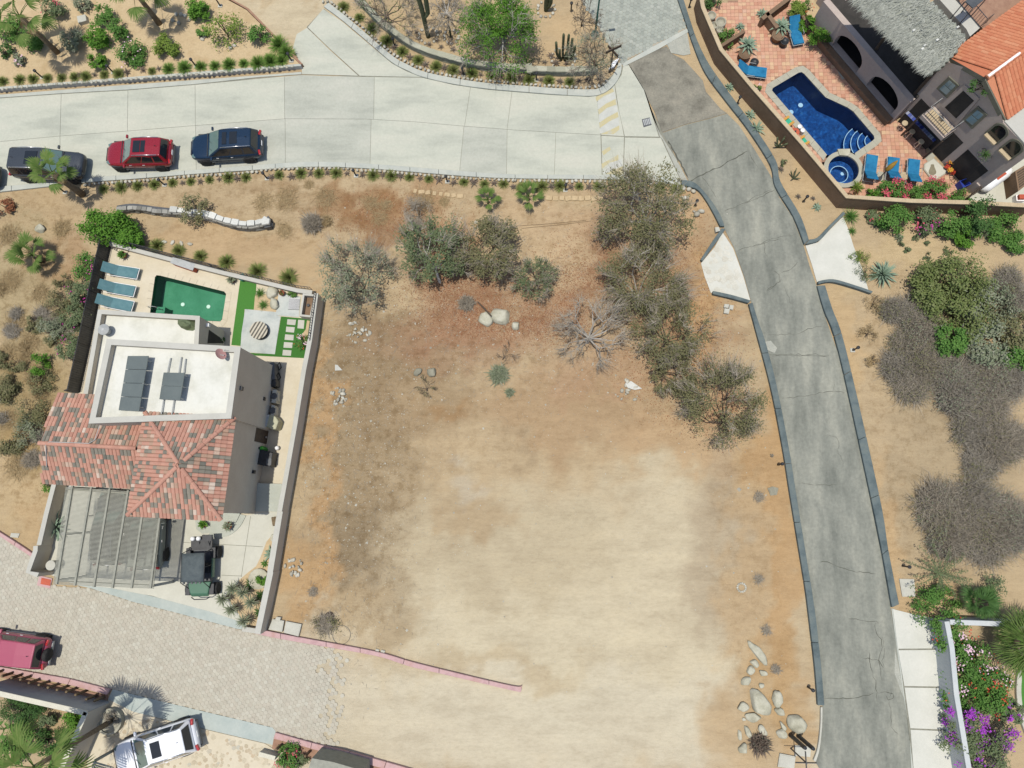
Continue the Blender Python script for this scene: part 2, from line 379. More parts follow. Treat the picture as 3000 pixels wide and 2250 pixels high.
# ================================================================== GROUND
def PX(l):return [c(*q) for c,*qs in l for q in qs]  # [(crop, pt, pt...), ...] -> photo pixels
def PW(l,z=0.0):return [W(p,z) for p in PX(l)]
def inset(poly,d):
 p=[Vector((q[0],q[1],0)) for q in poly]; n=len(p)
 a=sum(p[i].x*p[(i+1) % n].y-p[(i+1) % n].x*p[i].y for i in range(n))
 if a<0:p=p[::-1]
 out=[]
 for i in range(n):
  e1=(p[i]-p[i-1]).normalized(); e2=(p[(i+1) % n]-p[i]).normalized()
  n1=Vector((-e1.y,e1.x,0)); n2=Vector((-e2.y,e2.x,0)); b=n1+n2
  b=b*2/max(.6,b.length_squared) if b.length>1e-6 else n1
  out.append(p[i]+b*d)
 return out
pool_left_px=[E_(*q) for q in ((1268,708),(1300,712),(1815,840),(1832,860),(1800,1065),(1785,1083),(1660,1078),(1215,1018),(1222,960),(1255,725))]
pool_left=[W(p,.05) for p in pool_left_px]
pool_right_px=[D(*q) for q in ((170,735),(175,715),(385,590),(410,585),(432,600),(605,790),(780,870),(830,905),(995,1100),(1000,1125),(985,1140),(840,1242),(800,1225),(700,1222),(640,1258),(615,1255))]
pool_right=[W(p,.05) for p in pool_right_px]
spa_c=W(D(745,1377),.05); spa_r=(W(D(870,1377),.05)-W(D(622,1377),.05)).length/2
spa=[spa_c+Vector((math.cos(a*math.pi/16)*spa_r,math.sin(a*math.pi/16)*spa_r,0)) for a in range(32)]
HOLES=[[(p.x,p.y) for p in inset(h,-.18)] for h in (pool_left,pool_right,spa)]

# tints of the soil, seen from above: centre and radii in picture units (whole-picture view), colour as seen
TINT=[(1250,1350,430,270,(228,215,187),1),(1050,1580,760,110,(226,214,190),1),(1100,1180,330,120,(206,188,156),.8),
  (1430,1220,130,170,(222,206,176),.8),(1250,880,230,75,(192,160,122),.85),(1480,960,160,60,(208,172,130),.7),
  (1560,1180,75,210,(190,170,142),.75),(1630,1240,55,330,(206,172,126),.7),(1690,1100,45,420,(204,164,114),.9),
  (1700,1480,55,170,(202,164,114),.8),(1620,1560,90,130,(204,170,124),.7),
  (770,960,110,260,(166,144,112),.8),(860,740,150,70,(160,138,106),.85),(720,1190,90,90,(150,130,102),.75),(900,850,120,120,(172,146,112),.7),
  (1050,730,260,50,(184,148,116),.6),(690,1000,22,380,(206,166,118),.8),(650,1240,45,90,(208,168,118),.8),
  (800,1330,110,50,(180,152,112),.6),(1080,1440,170,30,(194,168,128),.5),(1010,1110,90,50,(190,160,120),.6),(960,880,40,30,(176,134,86),.6),
  (1120,960,50,25,(170,148,118),.5),(830,1260,60,60,(170,148,116),.5),(1000,1040,30,30,(205,200,190),.4),
  (1010,620,110,70,(170,122,92),.55),(960,560,60,60,(168,124,92),.55),(1250,590,60,70,(176,130,98),.55),(1290,520,60,90,(174,130,98),.55),
  (1000,690,120,40,(178,128,96),.55),(1200,670,90,40,(172,120,90),.55),(1400,560,150,150,(174,134,102),.6),(1480,720,100,90,(182,140,106),.6),(1300,800,140,40,(194,152,118),.55),
  (1560,880,60,60,(196,146,104),.6),(1180,470,130,70,(214,184,146),.8),(1190,560,70,50,(216,188,150),.7),(1510,680,40,120,(208,168,118),.8),(1480,460,60,70,(212,178,136),.8),
  (760,440,90,40,(166,124,82),.75),(840,460,50,60,(168,122,78),.75),(620,410,60,20,(170,138,98),.6),(920,440,40,60,(182,136,92),.6),(560,570,220,30,(206,176,134),.9),
  (870,520,60,25,(150,104,70),.6),(460,520,180,30,(210,178,136),.8),(1000,520,60,40,(196,146,100),.6),
  (60,700,90,260,(190,170,130),.9),(130,560,60,60,(180,140,100),.6),(60,880,100,110,(176,152,106),.7),(60,960,80,60,(182,152,100),.7),(40,1080,80,60,(212,184,140),.9),
  (80,450,120,40,(204,176,136),.8),(90,1110,40,60,(206,174,130),.7),
  (1800,780,45,240,(214,182,136),.9),(1950,560,160,60,(216,190,146),.9),(2100,700,100,100,(206,178,138),.7),(2050,1000,130,200,(186,166,134),.7),
  (1900,1180,40,140,(214,180,134),.9),(2000,1280,90,40,(210,176,130),.8),(1730,400,50,70,(214,184,140),1),(1580,230,40,60,(214,188,146),1),(1450,150,80,150,(212,184,142),.7),
  (600,40,130,70,(224,208,178),1),(950,60,200,60,(214,186,144),.8),(1230,60,60,60,(214,184,142),.8),(640,1430,100,90,(220,208,184),1),(640,1520,110,90,(220,208,184),1),(100,1700,200,60,(206,176,134),.8),(150,1560,60,60,(206,176,134),.8)]
_tw=[]
for (x,y,rx,ry,c,s) in TINT:
 _tw.append((x*1.3562,y*1.3562,rx*1.3562,ry*1.3562,ob(*c),s))
def pix(p):  # place -> pixel
 q=RC.transposed()@(Vector(p)-Vector((0,0,HCAM)))
 return (1500-FPX*q.x/q.z,1125+FPX*q.y/q.z)
from mathutils import noise as mn
def soil(x,y):
 u,v=pix((x,y,0)); c=Vector(ob(206,181,144))
 wob=95
 u+=wob*mn.noise((x*.35,y*.35,3.1))+60*mn.noise((x*1.1,y*1.1,9))+30*mn.noise((x*2.9,y*2.9,2)); v+=wob*mn.noise((x*.35,y*.35,7.7))+60*mn.noise((x*1.1,y*1.1,5))+30*mn.noise((x*2.9,y*2.9,8))
 for (cx,cy,rx,ry,t,s) in _tw:
  q=((u-cx)/rx)**2+((v-cy)/ry)**2
  if q<4:
   k=s*max(0,min(1,1.25-q*.62)); k=k*k*(3-2*k) if k<1 else 1
   c=c.lerp(Vector(t),k*.82)
 return c
ROUGH=[(770,960,120,300,1),(860,740,190,90,.9),(700,450,420,75,.8),(70,760,140,330,1),(1940,900,90,330,.7),(1180,620,380,190,.8),(1610,1180,70,280,.5),(1000,900,200,120,.45),(760,1290,110,80,.8),(1650,1400,70,160,.4),(1480,850,180,90,.5),(60,480,120,60,.7)]
def rough(x,y):
 u,v=pix((x,y,0)); u /= 1.3562; v /= 1.3562; m=.12
 for cx,cy,rx,ry,s in ROUGH:
  q=((u-cx)/rx)**2+((v-cy)/ry)**2
  if q<2:m=max(m,s*min(1,1.6-q*.8))
 return max(0,m)
def make_ground():
 x0,x1,y0,y1,st=-42.0,37.0,-18.0,40.0,.25
 nx,ny=int((x1-x0)/st),int((y1-y0)/st)
 vs,cs=[],[]
 for j in range(ny+1):
  for i in range(nx+1):
   x,y=x0+i*st,y0+j*st; vs.append((x,y,0)); cs.append((*soil(x,y),rough(x,y)))
 fs=[]
 bb=[(min(p[0] for p in h),max(p[0] for p in h),min(p[1] for p in h),max(p[1] for p in h),h) for h in HOLES]
 for j in range(ny):
  for i in range(nx):
   x,y=x0+(i+.5)*st,y0+(j+.5)*st; cut=False
   for a,b,c_,d,h in bb:
    if a-.3<x<b+.3 and c_-.3<y<d+.3 and any(inpoly(x+dx,y+dy,h) for dx in (-.13,.13) for dy in (-.13,.13)):cut=True
   if not cut:
    k=j*(nx+1)+i; fs.append((k,k+1,k+nx+2,k+nx+1))
 b=len(vs); far=600  # out to the horizon
 ring=[(-far,-far,0),(far,-far,0),(far,far,0),(-far,far,0),(x0,y0,0),(x1,y0,0),(x1,y1,0),(x0,y1,0)]
 vs+=ring; cs+=[(*ob(206,178,138),.2)]*8
 for i in range(4):fs.append((b+i,b+(i+1) % 4,b+4+(i+1) % 4,b+4+i))
 me=bpy.data.meshes.new('ground'); me.from_pydata(vs,[],fs); me.update()
 ca=me.color_attributes.new('soil','FLOAT_COLOR','POINT')
 ca.data.foreach_set('color',[q for c in cs for q in c])
 m,t,bs=base_mat('soil',.97,.1)
 g=t.nodes.new('ShaderNodeNewGeometry'); at=t.nodes.new('ShaderNodeAttribute'); at.attribute_name='soil'
 n1=noise(t,.55,9,.72,stretch(t,g.outputs['Position'],.5,.55,1.3)); r1=ramp(t,[(.82,.80,.78),(1.0,1.0,1.0),(1.09,1.085,1.07)],[.32,.52,.72]); t.links.new(n1.outputs[0],r1.inputs[0])
 n2=noise(t,5,8,.8,stretch(t,g.outputs['Position'],-.9,.5,1.5)); r2=ramp(t,[(.72,.70,.68),(1.0,1.0,1.0),(1.12,1.12,1.12)],[.30,.5,.72]); t.links.new(n2.outputs[0],r2.inputs[0])
 n4=noise(t,45,4,.7,g.outputs['Position']); r4=ramp(t,[(.72,.71,.69),(1.0,1.0,1.0),(1.2,1.2,1.2)],[.3,.5,.72]); t.links.new(n4.outputs[0],r4.inputs[0])
 c=mixc(t,at.outputs['Color'],r1.outputs[0],.85,'MULTIPLY'); c=mixc(t,c,r2.outputs[0],.55,'MULTIPLY'); c=mixc(t,c,r4.outputs[0],.6,'MULTIPLY')
 n5=noise(t,3.2,4,.6,stretch(t,g.outputs['Position'],.35,.06,1.0)); r5=ramp(t,[(.86,.85,.83),(1.0,1.0,1.0),(1.07,1.07,1.06)],[.34,.5,.66]); t.links.new(n5.outputs[0],r5.inputs[0])
 n6=noise(t,2.6,4,.6,stretch(t,g.outputs['Position'],-1.15,.07,1.0)); r6=ramp(t,[(.88,.87,.85),(1.0,1.0,1.0),(1.06,1.06,1.05)],[.34,.5,.66]); t.links.new(n6.outputs[0],r6.inputs[0])
 n7=noise(t,.18,2,.5,g.outputs['Position']); r7=ramp(t,[(0,0,0),(1,1,1)],[.42,.58]); t.links.new(n7.outputs[0],r7.inputs[0])
 c=mixc(t,c,mixc(t,r5.outputs[0],r6.outputs[0],r7.outputs[0]),.33,'MULTIPLY')
 n8=noise(t,1.7,14,.74,g.outputs['Position']); r8=ramp(t,[(0,0,0),(1,1,1)],[.49,.60]); t.links.new(n8.outputs[0],r8.inputs[0])
 n9=noise(t,11,4,.75,g.outputs['Position']); r9=ramp(t,[(0,0,0),(1,1,1)],[.55,.68]); t.links.new(n9.outputs[0],r9.inputs[0])
 def times(a,b):
  m_=t.nodes.new('ShaderNodeMath'); m_.operation='MULTIPLY'; t.links.new(a,m_.inputs[0])
  if isinstance(b,float):m_.inputs[1].default_value=b
  else:t.links.new(b,m_.inputs[1])
  return m_.outputs[0]
 c=mixc(t,c,mixc(t,c,(.66,.61,.54),1.0,'MULTIPLY'),times(times(r8.outputs[0],at.outputs['Alpha']),.75)); c=mixc(t,c,mixc(t,c,(.58,.54,.48),1.0,'MULTIPLY'),times(times(r9.outputs[0],at.outputs['Alpha']),.6))
 na=noise(t,26,2,.5,g.outputs['Position']); ra_=ramp(t,[(0,0,0),(1,1,1)],[.70,.74]); t.links.new(na.outputs[0],ra_.inputs[0]); c=mixc(t,c,(.5,.48,.43),times(times(ra_.outputs[0],at.outputs['Alpha']),.8))
 t.links.new(c,bs.inputs['Base Color'])
 n3=noise(t,6,9,.7,g.outputs['Position']); bump(t,bs,n3.outputs[0],.55,.12)
 me.materials.append(m)
 o=link('ground',me); o['kind']='structure'
 return o
make_ground()

# ================================================================== CONCRETE ROAD (slabs with open joints)
road=thing('concrete_road',W(A(1500,1100)),kind='structure')
def yint(pl,x):
 for (x1,y1),(x2,y2) in zip(pl,pl[1:]):
  if x1<=x<=x2:return y1+(y2-y1)*(x-x1)/(x2-x1)
 return pl[0][1] if x<pl[0][0] else pl[-1][1]
top=PX([(A,(-80,806),(0,800),(500,765),(1040,735),(1580,690),(2212,630)),(B,(370,610),(835,625),(1350,632),(1600,690),(1880,730),(2212,757)),(C,(330,772),(620,787),(690,778))])
mid=PX([(A,(-80,1157),(0,1150),(490,1105),(1035,1065),(1585,1020),(2050,985)),(B,(235,965),(900,968),(1290,990),(1685,1025),(2000,1048)),(C,(0,1055),(720,1097))])
bot=PX([(A,(-80,1527),(0,1520),(700,1450),(1100,1415),(1600,1380),(2050,1345)),(F_,(0,100),(430,72),(800,82),(1150,105),(1700,150),(2000,168)),(G_,(0,178),(730,180))])
SL=[]
def slabs(up,lo,cuts,m='concrete'):
 cuts=[(c(*a)[0],c(*b)[0]) for c,a,b in cuts]
 for (a0,b0),(a1,b1) in zip(cuts,cuts[1:]):
  t=[(a0,yint(up,a0))]+[p for p in up if a0<p[0]<a1]+[(a1,yint(up,a1))]
  l=[(b0,yint(lo,b0))]+[p for p in lo if b0<p[0]<b1]+[(b1,yint(lo,b1))]
  poly=inset([W(p) for p in t+l[::-1]],.011)
  k_=len(SL); SL.append(1); MB().prism(poly,-.05,.05).build('slab',MT['concrete2' if k_ in (4,10,11,13) else m],road)
slabs(top,mid,[(A,(-60,0),(-60,0)),(A,(500,0),(490,0)),(A,(1040,0),(1035,0)),(A,(1583,0),(1585,0)),(B,(232,0),(235,0)),(B,(960,0),(955,0)),(B,(1738,0),(1690,0)),(C,(0,0),(-40,0)),(C,(685,0),(718,0))])
slabs(mid,bot,[(A,(-60,0),(-60,0)),(A,(490,0),(490,0)),(A,(1587,0),(1592,0)),(B,(238,0),(240,0)),(B,(935,0),(925,0)),(B,(1685,0),(1650,0)),(B,(2035,0),(2030,0)),(C,(355,0),(342,0)),(C,(718,0),(728,0))])
def slab_poly(l,m='concrete',z=.05,par=None,name='slab'):
 return MB().prism(inset(PW(l),.011),-.05,z).build(name,MT[m],par or road)
slab_poly([(C,(690,778),(740,765),(800,725),(830,690),(850,830),(890,1010),(908,1108),(722,1097),(700,930))])
slab_poly([(C,(722,1102),(908,1112),(905,1240),(898,1425),(732,1420))])
slab_poly([(C,(832,685),(885,610),(900,535),(945,530),(1070,735),(1190,1112),(912,1108),(865,900)),])
slab_poly([(C,(912,1116),(1205,1120),(1270,1260),(1362,1458),(1230,1437),(1100,1422),(902,1424))])
slab_poly([(C,(950,528),(1075,732),(1200,1085),(1330,1290),(1425,1468),(1368,1462),(1215,1128),(1195,1112),(1075,740))],'patch',.045)
slab_poly([(B,(545,75),(700,178),(900,345),(1100,515),(1220,580),(1345,628),(842,618),(600,400),(420,225))])
slab_poly([(B,(415,228),(595,403),(832,618),(372,605),(372,545),(300,390),(330,280))])
MB().prism(inset(PW([(A,(-60,775),(0,770),(900,700),(2212,605)),(B,(370,585),(372,606),(0,632)),(A,(1580,686),(1040,730),(500,760),(-60,800))]),.01),-.05,.055).build('gutter',MT['kerb_grey'],road)
jb=MB().prism(PW([(A,(-60,790),(2212,625)),(B,(830,615),(410,222),(550,72),(1100,510),(1350,630),(2212,750)),(C,(620,780),(890,540),(945,525),(1425,1470),(1230,1440),(0,1430)),(B,(1000,1330),(0,1360)),(A,(700,1455),(-60,1530))]),-.05,.028).build('joint_bed',MT['joint'],road)
# speed hump with worn stripes
def curve_strip(name,pts_a,pts_b,m,z0,z1,par):
 return MB().prism([W(p,z1) for p in pts_a]+[W(p,z1) for p in pts_b[::-1]],z0,z1).build(name,MT[m],par)
for q in (((675,795),(700,775),(815,720),(825,745),(745,780),(685,825)),((695,895),(760,845),(840,805),(845,850),(770,875),(705,930)),
   ((705,1000),(770,955),(855,910),(862,950),(790,985),(712,1040)),((715,1090),(790,1060),(868,1020),(868,1055),(820,1090)),
   ((728,1230),(790,1190),(800,1215),(740,1262)),((725,1330),(800,1290),(860,1255),(862,1300),(790,1320),(728,1372)),((760,1412),(840,1372),(897,1350),(897,1418))):
 MB().prism(PW([(C,*q)]),.05,.055).build('yellow_stripe',MT['yellow'],road)
for q in (((690,828),(760,782),(828,748),(838,800),(760,840),(696,888)),((702,935),(775,880),(847,855),(854,905),(770,950),(706,995)),((708,1045),(790,990),(862,955),(868,1015),(790,1055),(716,1085)),((730,1400),(800,1325),(890,1290),(896,1345),(840,1368),(755,1410))):
 MB().prism(PW([(C,*q)]),.05,.054).build('white_stripe',MT['whitepaint'],road)
g=MB().prism(PW([(C,(1050,970),(1115,955),(1130,1015),(1065,1035))]),.05,.058).build('drain_frame',MT['darkgrey'],road)
for i in range(5):
 MB().prism(PW([(C,(1058+i*13,975-i*3),(1066+i*13,973-i*3),(1079+i*13,1018-i*3),(1071+i*13,1020-i*3))]),.058,.066).build('drain_bar',MT['greymetal'],g)

# ================================================================== ASPHALT ROAD
asph=thing('asphalt_road',W(L_(1900,600)),kind='structure')
old_px=[(C,(945,522),(1100,440),(1250,375),(1300,440),(1390,485),(1460,560),(1545,655),(1570,745),(1690,885),(1740,918),(1600,960),(1400,1010),(1215,1075),(1150,900),(1062,735))]
new_px=[(C,(1215,1080),(1400,1014),(1600,964),(1742,922),(1840,1020),(1950,1190),(2080,1400),(2212,1640)),(H_,(215,60),(335,240),(425,470),(475,640),(528,790),(580,990),(700,1330),(775,1600)),(N_,(375,360),(432,682),(465,900),(510,1200),(545,1450),(565,1700)),(M_,(1130,1700),(1075,1610),(1108,1500),(1128,1300),(1132,1150),(1110,850),(1075,500),(1030,250),(1000,0)),(L_,(1740,1250),(1670,830),(1620,550),(1560,270),(1490,0)),(G_,(1975,1330),(1940,1215),(1880,1000),(1800,770),(1725,620),(1680,510),(1620,410),(1540,310),(1440,232)),(C,(1428,1460),(1330,1260))]
MB().prism(PW(old_px),-.05,.035).build('old_surface',MT['asphalt_old'],asph)
MB().prism(PW(new_px),-.05,.03).build('surface',MT['asphalt'],asph)
def crack(c,pts,w=.035,z=.034,m='crack',jit=.05,name='crack'):
 pl=resample([W(c(*p),z) for p in pts],.22); pl=[p+Vector((rnd.uniform(-jit,jit),rnd.uniform(-jit,jit),0)) for p in pl]
 if len(pl)<2:return
 mb=MB(); n=len(pl); vs=[]
 for i,p in enumerate(pl):
  t=pl[min(i+1,n-1)]-pl[max(i-1,0)]; nn=Vector((-t.y,t.x,0)).normalized()*w*.5*rnd.uniform(.35,1.2)*(1 if 0<i<n-1 else .2)
  vs+=[p+nn,p-nn]
 mb.add(vs,[(2*i,2*i+1,2*i+3,2*i+2) for i in range(n-1)])
 mb.build(name,MT[m],asph)
for c,pts,w in ((C,[(1430,1470),(1700,1340),(1920,1215)],.10),(G_,[(1725,465),(1880,400),(2010,350),(2130,290)],.05),(G_,[(1830,780),(2000,735),(2200,680)],.04),(G_,[(2040,700),(2050,800),(2070,850)],.03),(G_,[(2060,1120),(2130,1070),(2170,1030),(2150,960),(2090,935)],.03),
     (H_,[(120,840),(235,760),(225,690)],.035),(H_,[(0,485),(150,420),(370,375)],.035),(H_,[(240,690),(330,660),(385,600)],.035),(H_,[(380,1180),(470,1140),(580,1120)],.04),(H_,[(130,1190),(370,1185)],.03),(H_,[(150,1360),(380,1350),(640,1365)],.04),(H_,[(260,790),(310,880),(320,950)],.03),
     (L_,[(1520,110),(1750,115),(1900,105),(2030,120)],.035),(L_,[(1640,465),(1880,430),(2060,400),(2150,410)],.04),(L_,[(1770,1150),(1950,1165),(2100,1160)],.035),(L_,[(1980,760),(2090,775),(2090,900),(2130,1000)],.025),(L_,[(2060,330),(2050,420)],.03),
     (N_,[(0,410),(60,405),(150,450),(250,470),(365,480)],.05),(M_,[(1340,445),(1440,465),(1560,470),(1620,495)],.05),(M_,[(1560,475),(1555,560),(1600,600),(1620,680),(1590,760),(1600,860),(1610,970)],.05),(M_,[(1600,590),(1660,615)],.03),
     (M_,[(1440,770),(1590,780),(1640,860)],.045),(M_,[(1520,720),(1515,820),(1560,950),(1570,1060),(1580,1140)],.045),(M_,[(1140,1100),(1320,1095),(1450,1080),(1560,1050)],.055),(M_,[(1570,1050),(1650,1040),(1700,1060),(1720,1100),(1660,1110),(1630,1050)],.045),(M_,[(1670,1110),(1690,1200),(1690,1330),(1760,1395)],.04),(M_,[(1690,1020),(1670,1110)],.03),(M_,[(1620,600),(1640,720),(1615,800),(1645,865)],.03),
     (C,[(1260,1135),(1330,1260),(1390,1360),(1430,1450)],.16),(C,[(1400,820),(1460,880),(1490,970)],.06),(C,[(1180,480),(1220,620)],.05),(C,[(1540,1430),(1620,1540),(1680,1630)],.035),(C,[(1880,1640),(2000,1580),(2130,1530)],.04),(C,[(1920,1230),(2000,1370)],.05)):
 crack(c,pts,w*.75)
for c,q in ((C,((1255,365),(1310,320),(1390,272),(1418,270),(1432,350),(1446,440),(1390,452),(1290,432))),(H_,((105,1250),(160,1240),(210,1300),(190,1340),(120,1310))),(N_,((458,940),(470,1000),(510,1180),(515,1240),(490,1180),(455,1080)))):
 MB().prism(PW([(c,*q)]),.02,.0395).build('pale_patch',MT['patch'],asph)

# ------------------------------------------------------------------ kerbs: rows of cast segments
def kerb(name,outer,inner,m,z=.13,step=2.6,round_=.03):
 keep=[0]  # drop control points that crowd or double back where views meet
 for i in range(1,len(outer)):
  if (outer[i]-outer[keep[-1]]).length>.45:keep.append(i)
 a=spline([outer[i] for i in keep],5); b=spline([inner[i] for i in keep],5)
 k=thing(name,a[len(a)//2]*1.0,kind='structure'); n=len(a)
 L=[0.0]
 for p,q in zip(a,a[1:]):L.append(L[-1]+(q-p).length)
 cuts=max(1,round(L[-1]/step)); s0=0
 for c in range(cuts):
  i1=max(s0+1,min(range(n),key=lambda i:abs(L[i]-L[-1]*(c+1)/cuts)))
  if i1<=s0:continue
  seg=list(range(s0,i1+1)); s0=i1
  pa=[a[i].copy() for i in seg]; pb=[b[i].copy() for i in seg]
  for lst in (pa,pb):  # the open joint
   d=(lst[-1]-lst[0]).normalized()*.008; lst[0]+=d; lst[-1]-=d
  MB().prism(pa+pb[::-1],-.05,z).build('kerb_segment',MT[m],k,bevel=round_)
 return k
kerb('concrete_kerb',PW([(B,(590,30),(720,130),(920,300),(1115,465),(1230,530),(1355,585),(1605,640),(1880,680),(2212,705)),(C,(330,720),(620,732),(720,715),(800,640),(840,570),(862,515))]),
  PW([(B,(552,62),(700,172),(900,340),(1100,510),(1220,575),(1350,630),(1600,688),(1880,727),(2212,756)),(C,(330,771),(620,786),(742,762),(832,688),(880,600),(888,520))]),'kerb_grey',.14,2.2)
kerb('concrete_kerb',PW([(A,(-60,1568),(0,1562),(700,1485),(1100,1455),(1600,1415),(2050,1385)),(F_,(0,140),(430,115),(800,122),(1150,145),(1700,190),(2100,208)),(G_,(0,212),(700,215),(1100,225),(1220,240),(1365,263))]),
  PW([(A,(-60,1527),(0,1520),(700,1450),(1100,1415),(1600,1380),(2050,1345)),(F_,(0,100),(430,72),(800,82),(1150,105),(1700,150),(2100,173)),(G_,(0,178),(700,178),(1100,181),(1230,195),(1366,220))]),'kerb_grey',.14,2.2)
kerb('blue_grey_kerb',PW([(G_,(1370,265),(1490,300),(1560,380),(1630,500),(1680,600),(1690,632))]),PW([(G_,(1366,222),(1480,250),(1600,380),(1680,505),(1716,600),(1722,618))]),'kerb_blue',.22)
kerb('blue_grey_kerb',PW([(G_,(1688,618),(1600,745),(1518,872))]),PW([(G_,(1722,622),(1630,755),(1535,884))]),'kerb_blue',.3,4)
kerb('blue_grey_kerb',PW([(G_,(1615,1148),(1760,1182),(1906,1222))]),PW([(G_,(1618,1122),(1770,1155),(1925,1200))]),'kerb_blue',.3,4)
kerb('blue_grey_kerb',PW([(G_,(1908,1224),(1950,1380)),(L_,(1435,0),(1510,280),(1570,550),(1640,930),(1690,1250)),(M_,(950,0),(985,220),(1020,500),(1060,850),(1082,1145))]),PW([(G_,(1940,1215),(1988,1370)),(L_,(1488,0),(1560,270),(1620,550),(1690,925),(1740,1245)),(M_,(1000,0),(1036,220),(1075,500),(1112,850),(1136,1145))]),'kerb_blue',.24,3.2)
kerb('white_kerb',PW([(M_,(1110,1158),(1106,1320),(1085,1490),(1050,1590))]),PW([(M_,(1126,1158),(1122,1320),(1102,1500),(1070,1605))]),'concretebox',.16,9)
kerb('blue_grey_kerb',PW([(C,(1370,-40),(1440,180),(1500,350),(1590,530),(1750,760),(1950,1030),(2130,1310)),(H_,(232,-40),(390,230),(462,432))]),PW([(C,(1325,-30),(1405,200),(1465,380),(1560,600),(1720,820),(1905,1060),(2085,1345)),(H_,(190,0),(335,240),(425,468))]),'kerb_blue',.2,3.2)
kerb('blue_grey_kerb',PW([(H_,(462,432),(525,415),(620,320),(735,205))]),PW([(H_,(428,470),(540,440),(640,335),(750,225))]),'kerb_blue',.3,4)
kerb('blue_grey_kerb',PW([(H_,(530,792),(640,775),(800,815),(960,868))]),PW([(H_,(530,768),(650,752),(810,795),(972,850))]),'kerb_blue',.3,4)
kerb('blue_grey_kerb',PW([(H_,(590,798),(648,985),(755,1300)),(N_,(355,0),(410,330),(475,662))]),PW([(H_,(526,800),(580,990),(700,1330)),(N_,(306,20),(375,360),(432,682))]),'kerb_blue',.22,3.2)
kerb('pink_kerb',PW([(K_,(62,512),(230,540),(480,590),(1100,705),(1400,790),(1700,865),(2212,985)),(S_,(1128,1478))]),PW([(K_,(60,545),(230,585),(480,632),(1100,742),(1390,830),(1700,902),(2212,1022)),(S_,(1126,1492))]),'kerb_pink',.26,2.3)
kerb('pink_kerb',PW([(J_,(-80,818),(0,830),(480,912),(620,940),(908,1015))]),PW([(J_,(-80,850),(0,868),(450,955),(600,985),(880,1060))]),'kerb_pink',.22,2.3)
kerb('pink_kerb',PW([(K_,(305,1362),(600,1445),(905,1520),(1200,1600),(1480,1680))]),PW([(K_,(288,1412),(590,1492),(885,1575),(1180,1655),(1330,1700))]),'kerb_pink',.22,2.3)
kerb('pink_kerb',PW([(I_,(-60,1210),(0,1256),(180,1370),(325,1470))]),PW([(I_,(-60,1245),(0,1290),(170,1402),(320,1500))]),'kerb_pink',.22,2.3)

MT['flag']=MV('cream_flagstone',[ob(222,219,208),ob(232,229,219),ob(216,211,198)],.9,.15,.15,30)
MT['strip']=M('pale_blue_concrete',[ob(186,198,196),ob(204,212,208)],1.2,.9,.2,.1,30,fine=.05)
# ------------------------------------------------------------------ concrete aprons and side slabs
def apron(name,l,m='drive',z=.05,joints=None):
 a=thing(name,W(PX(l)[0]),kind='structure'); MB().prism(PW(l),-.05,z).build('surface',MT[m],a); return a
ap=apron('driveway_apron',[(H_,(440,472),(540,445),(640,340),(745,235),(790,350),(830,480),(900,660),(950,835),(810,792),(650,750),(532,765),(490,620))])
ap=apron('stone_apron',[(G_,(1705,640),(1640,760),(1530,890),(1560,1000),(1610,1130),(1770,1155),(1930,1195),(1870,990),(1790,770))],'drive',.045)
for i in range(90):  # crazy paving, flags set in mortar
 u,v=rnd.uniform(1560,1900),rnd.uniform(680,1140)
 if inpoly(u,v,[(1690,690),(1560,890),(1600,1050),(1640,1110),(1760,1130),(1885,1075),(1780,790)]):
  c=W(G_(u,v)); r=rnd.uniform(.13,.24); k=rnd.randint(5,7); a0=rnd.random()*6
  MB().prism([(c.x+math.cos(a0+6.283*j/k)*r*rnd.uniform(.7,1.1),c.y+math.sin(a0+6.283*j/k)*r*rnd.uniform(.7,1.1)) for j in range(k)],.04,.052+rnd.random()*.008).build('flagstone',MT['flag'],ap)
side=thing('side_pavement',W(N_(600,1100)),kind='structure'); MB().prism(PW([(N_,(452,700),(690,750),(806,1715),(575,1715))]),-.05,.06).build('joint_bed',MT['joint'],side)
for q in (((442,690),(580,725),(690,745),(712,932),(472,934)),((474,940),(714,938),(742,1164),(512,1160)),((513,1166),(744,1170),(775,1425),(548,1416)),((549,1422),(776,1431),(812,1720),(572,1720))):
 MB().prism(inset(PW([(N_,*q)]),.015),-.05,.08).build('slab',MT['drive'],side)
MB().prism(PW([(N_,(436,690),(452,690),(520,1180),(560,1440),(575,1720),(560,1720),(545,1440),(505,1190))]),-.05,.05).build('edge_strip',MT['kerb_grey'],side)
# pale strips across the entrances
for nm,l in (('concrete_strip',[(J_,(600,172),(900,200),(1230,265),(1700,390),(2000,490),(1990,540),(1930,532),(1400,392),(1080,312),(740,202))]),('concrete_strip',[(J_,(915,1020),(1200,1090),(1700,1210),(2212,1330)),(K_,(300,1362),(275,1470)),(J_,(2150,1455),(1620,1330),(1240,1240),(1080,1200),(880,1100))])):
 o=thing(nm,W(PX(l)[0]),kind='structure'); MB().prism(PW(l),-.05,.055).build('surface',MT['strip'],o)

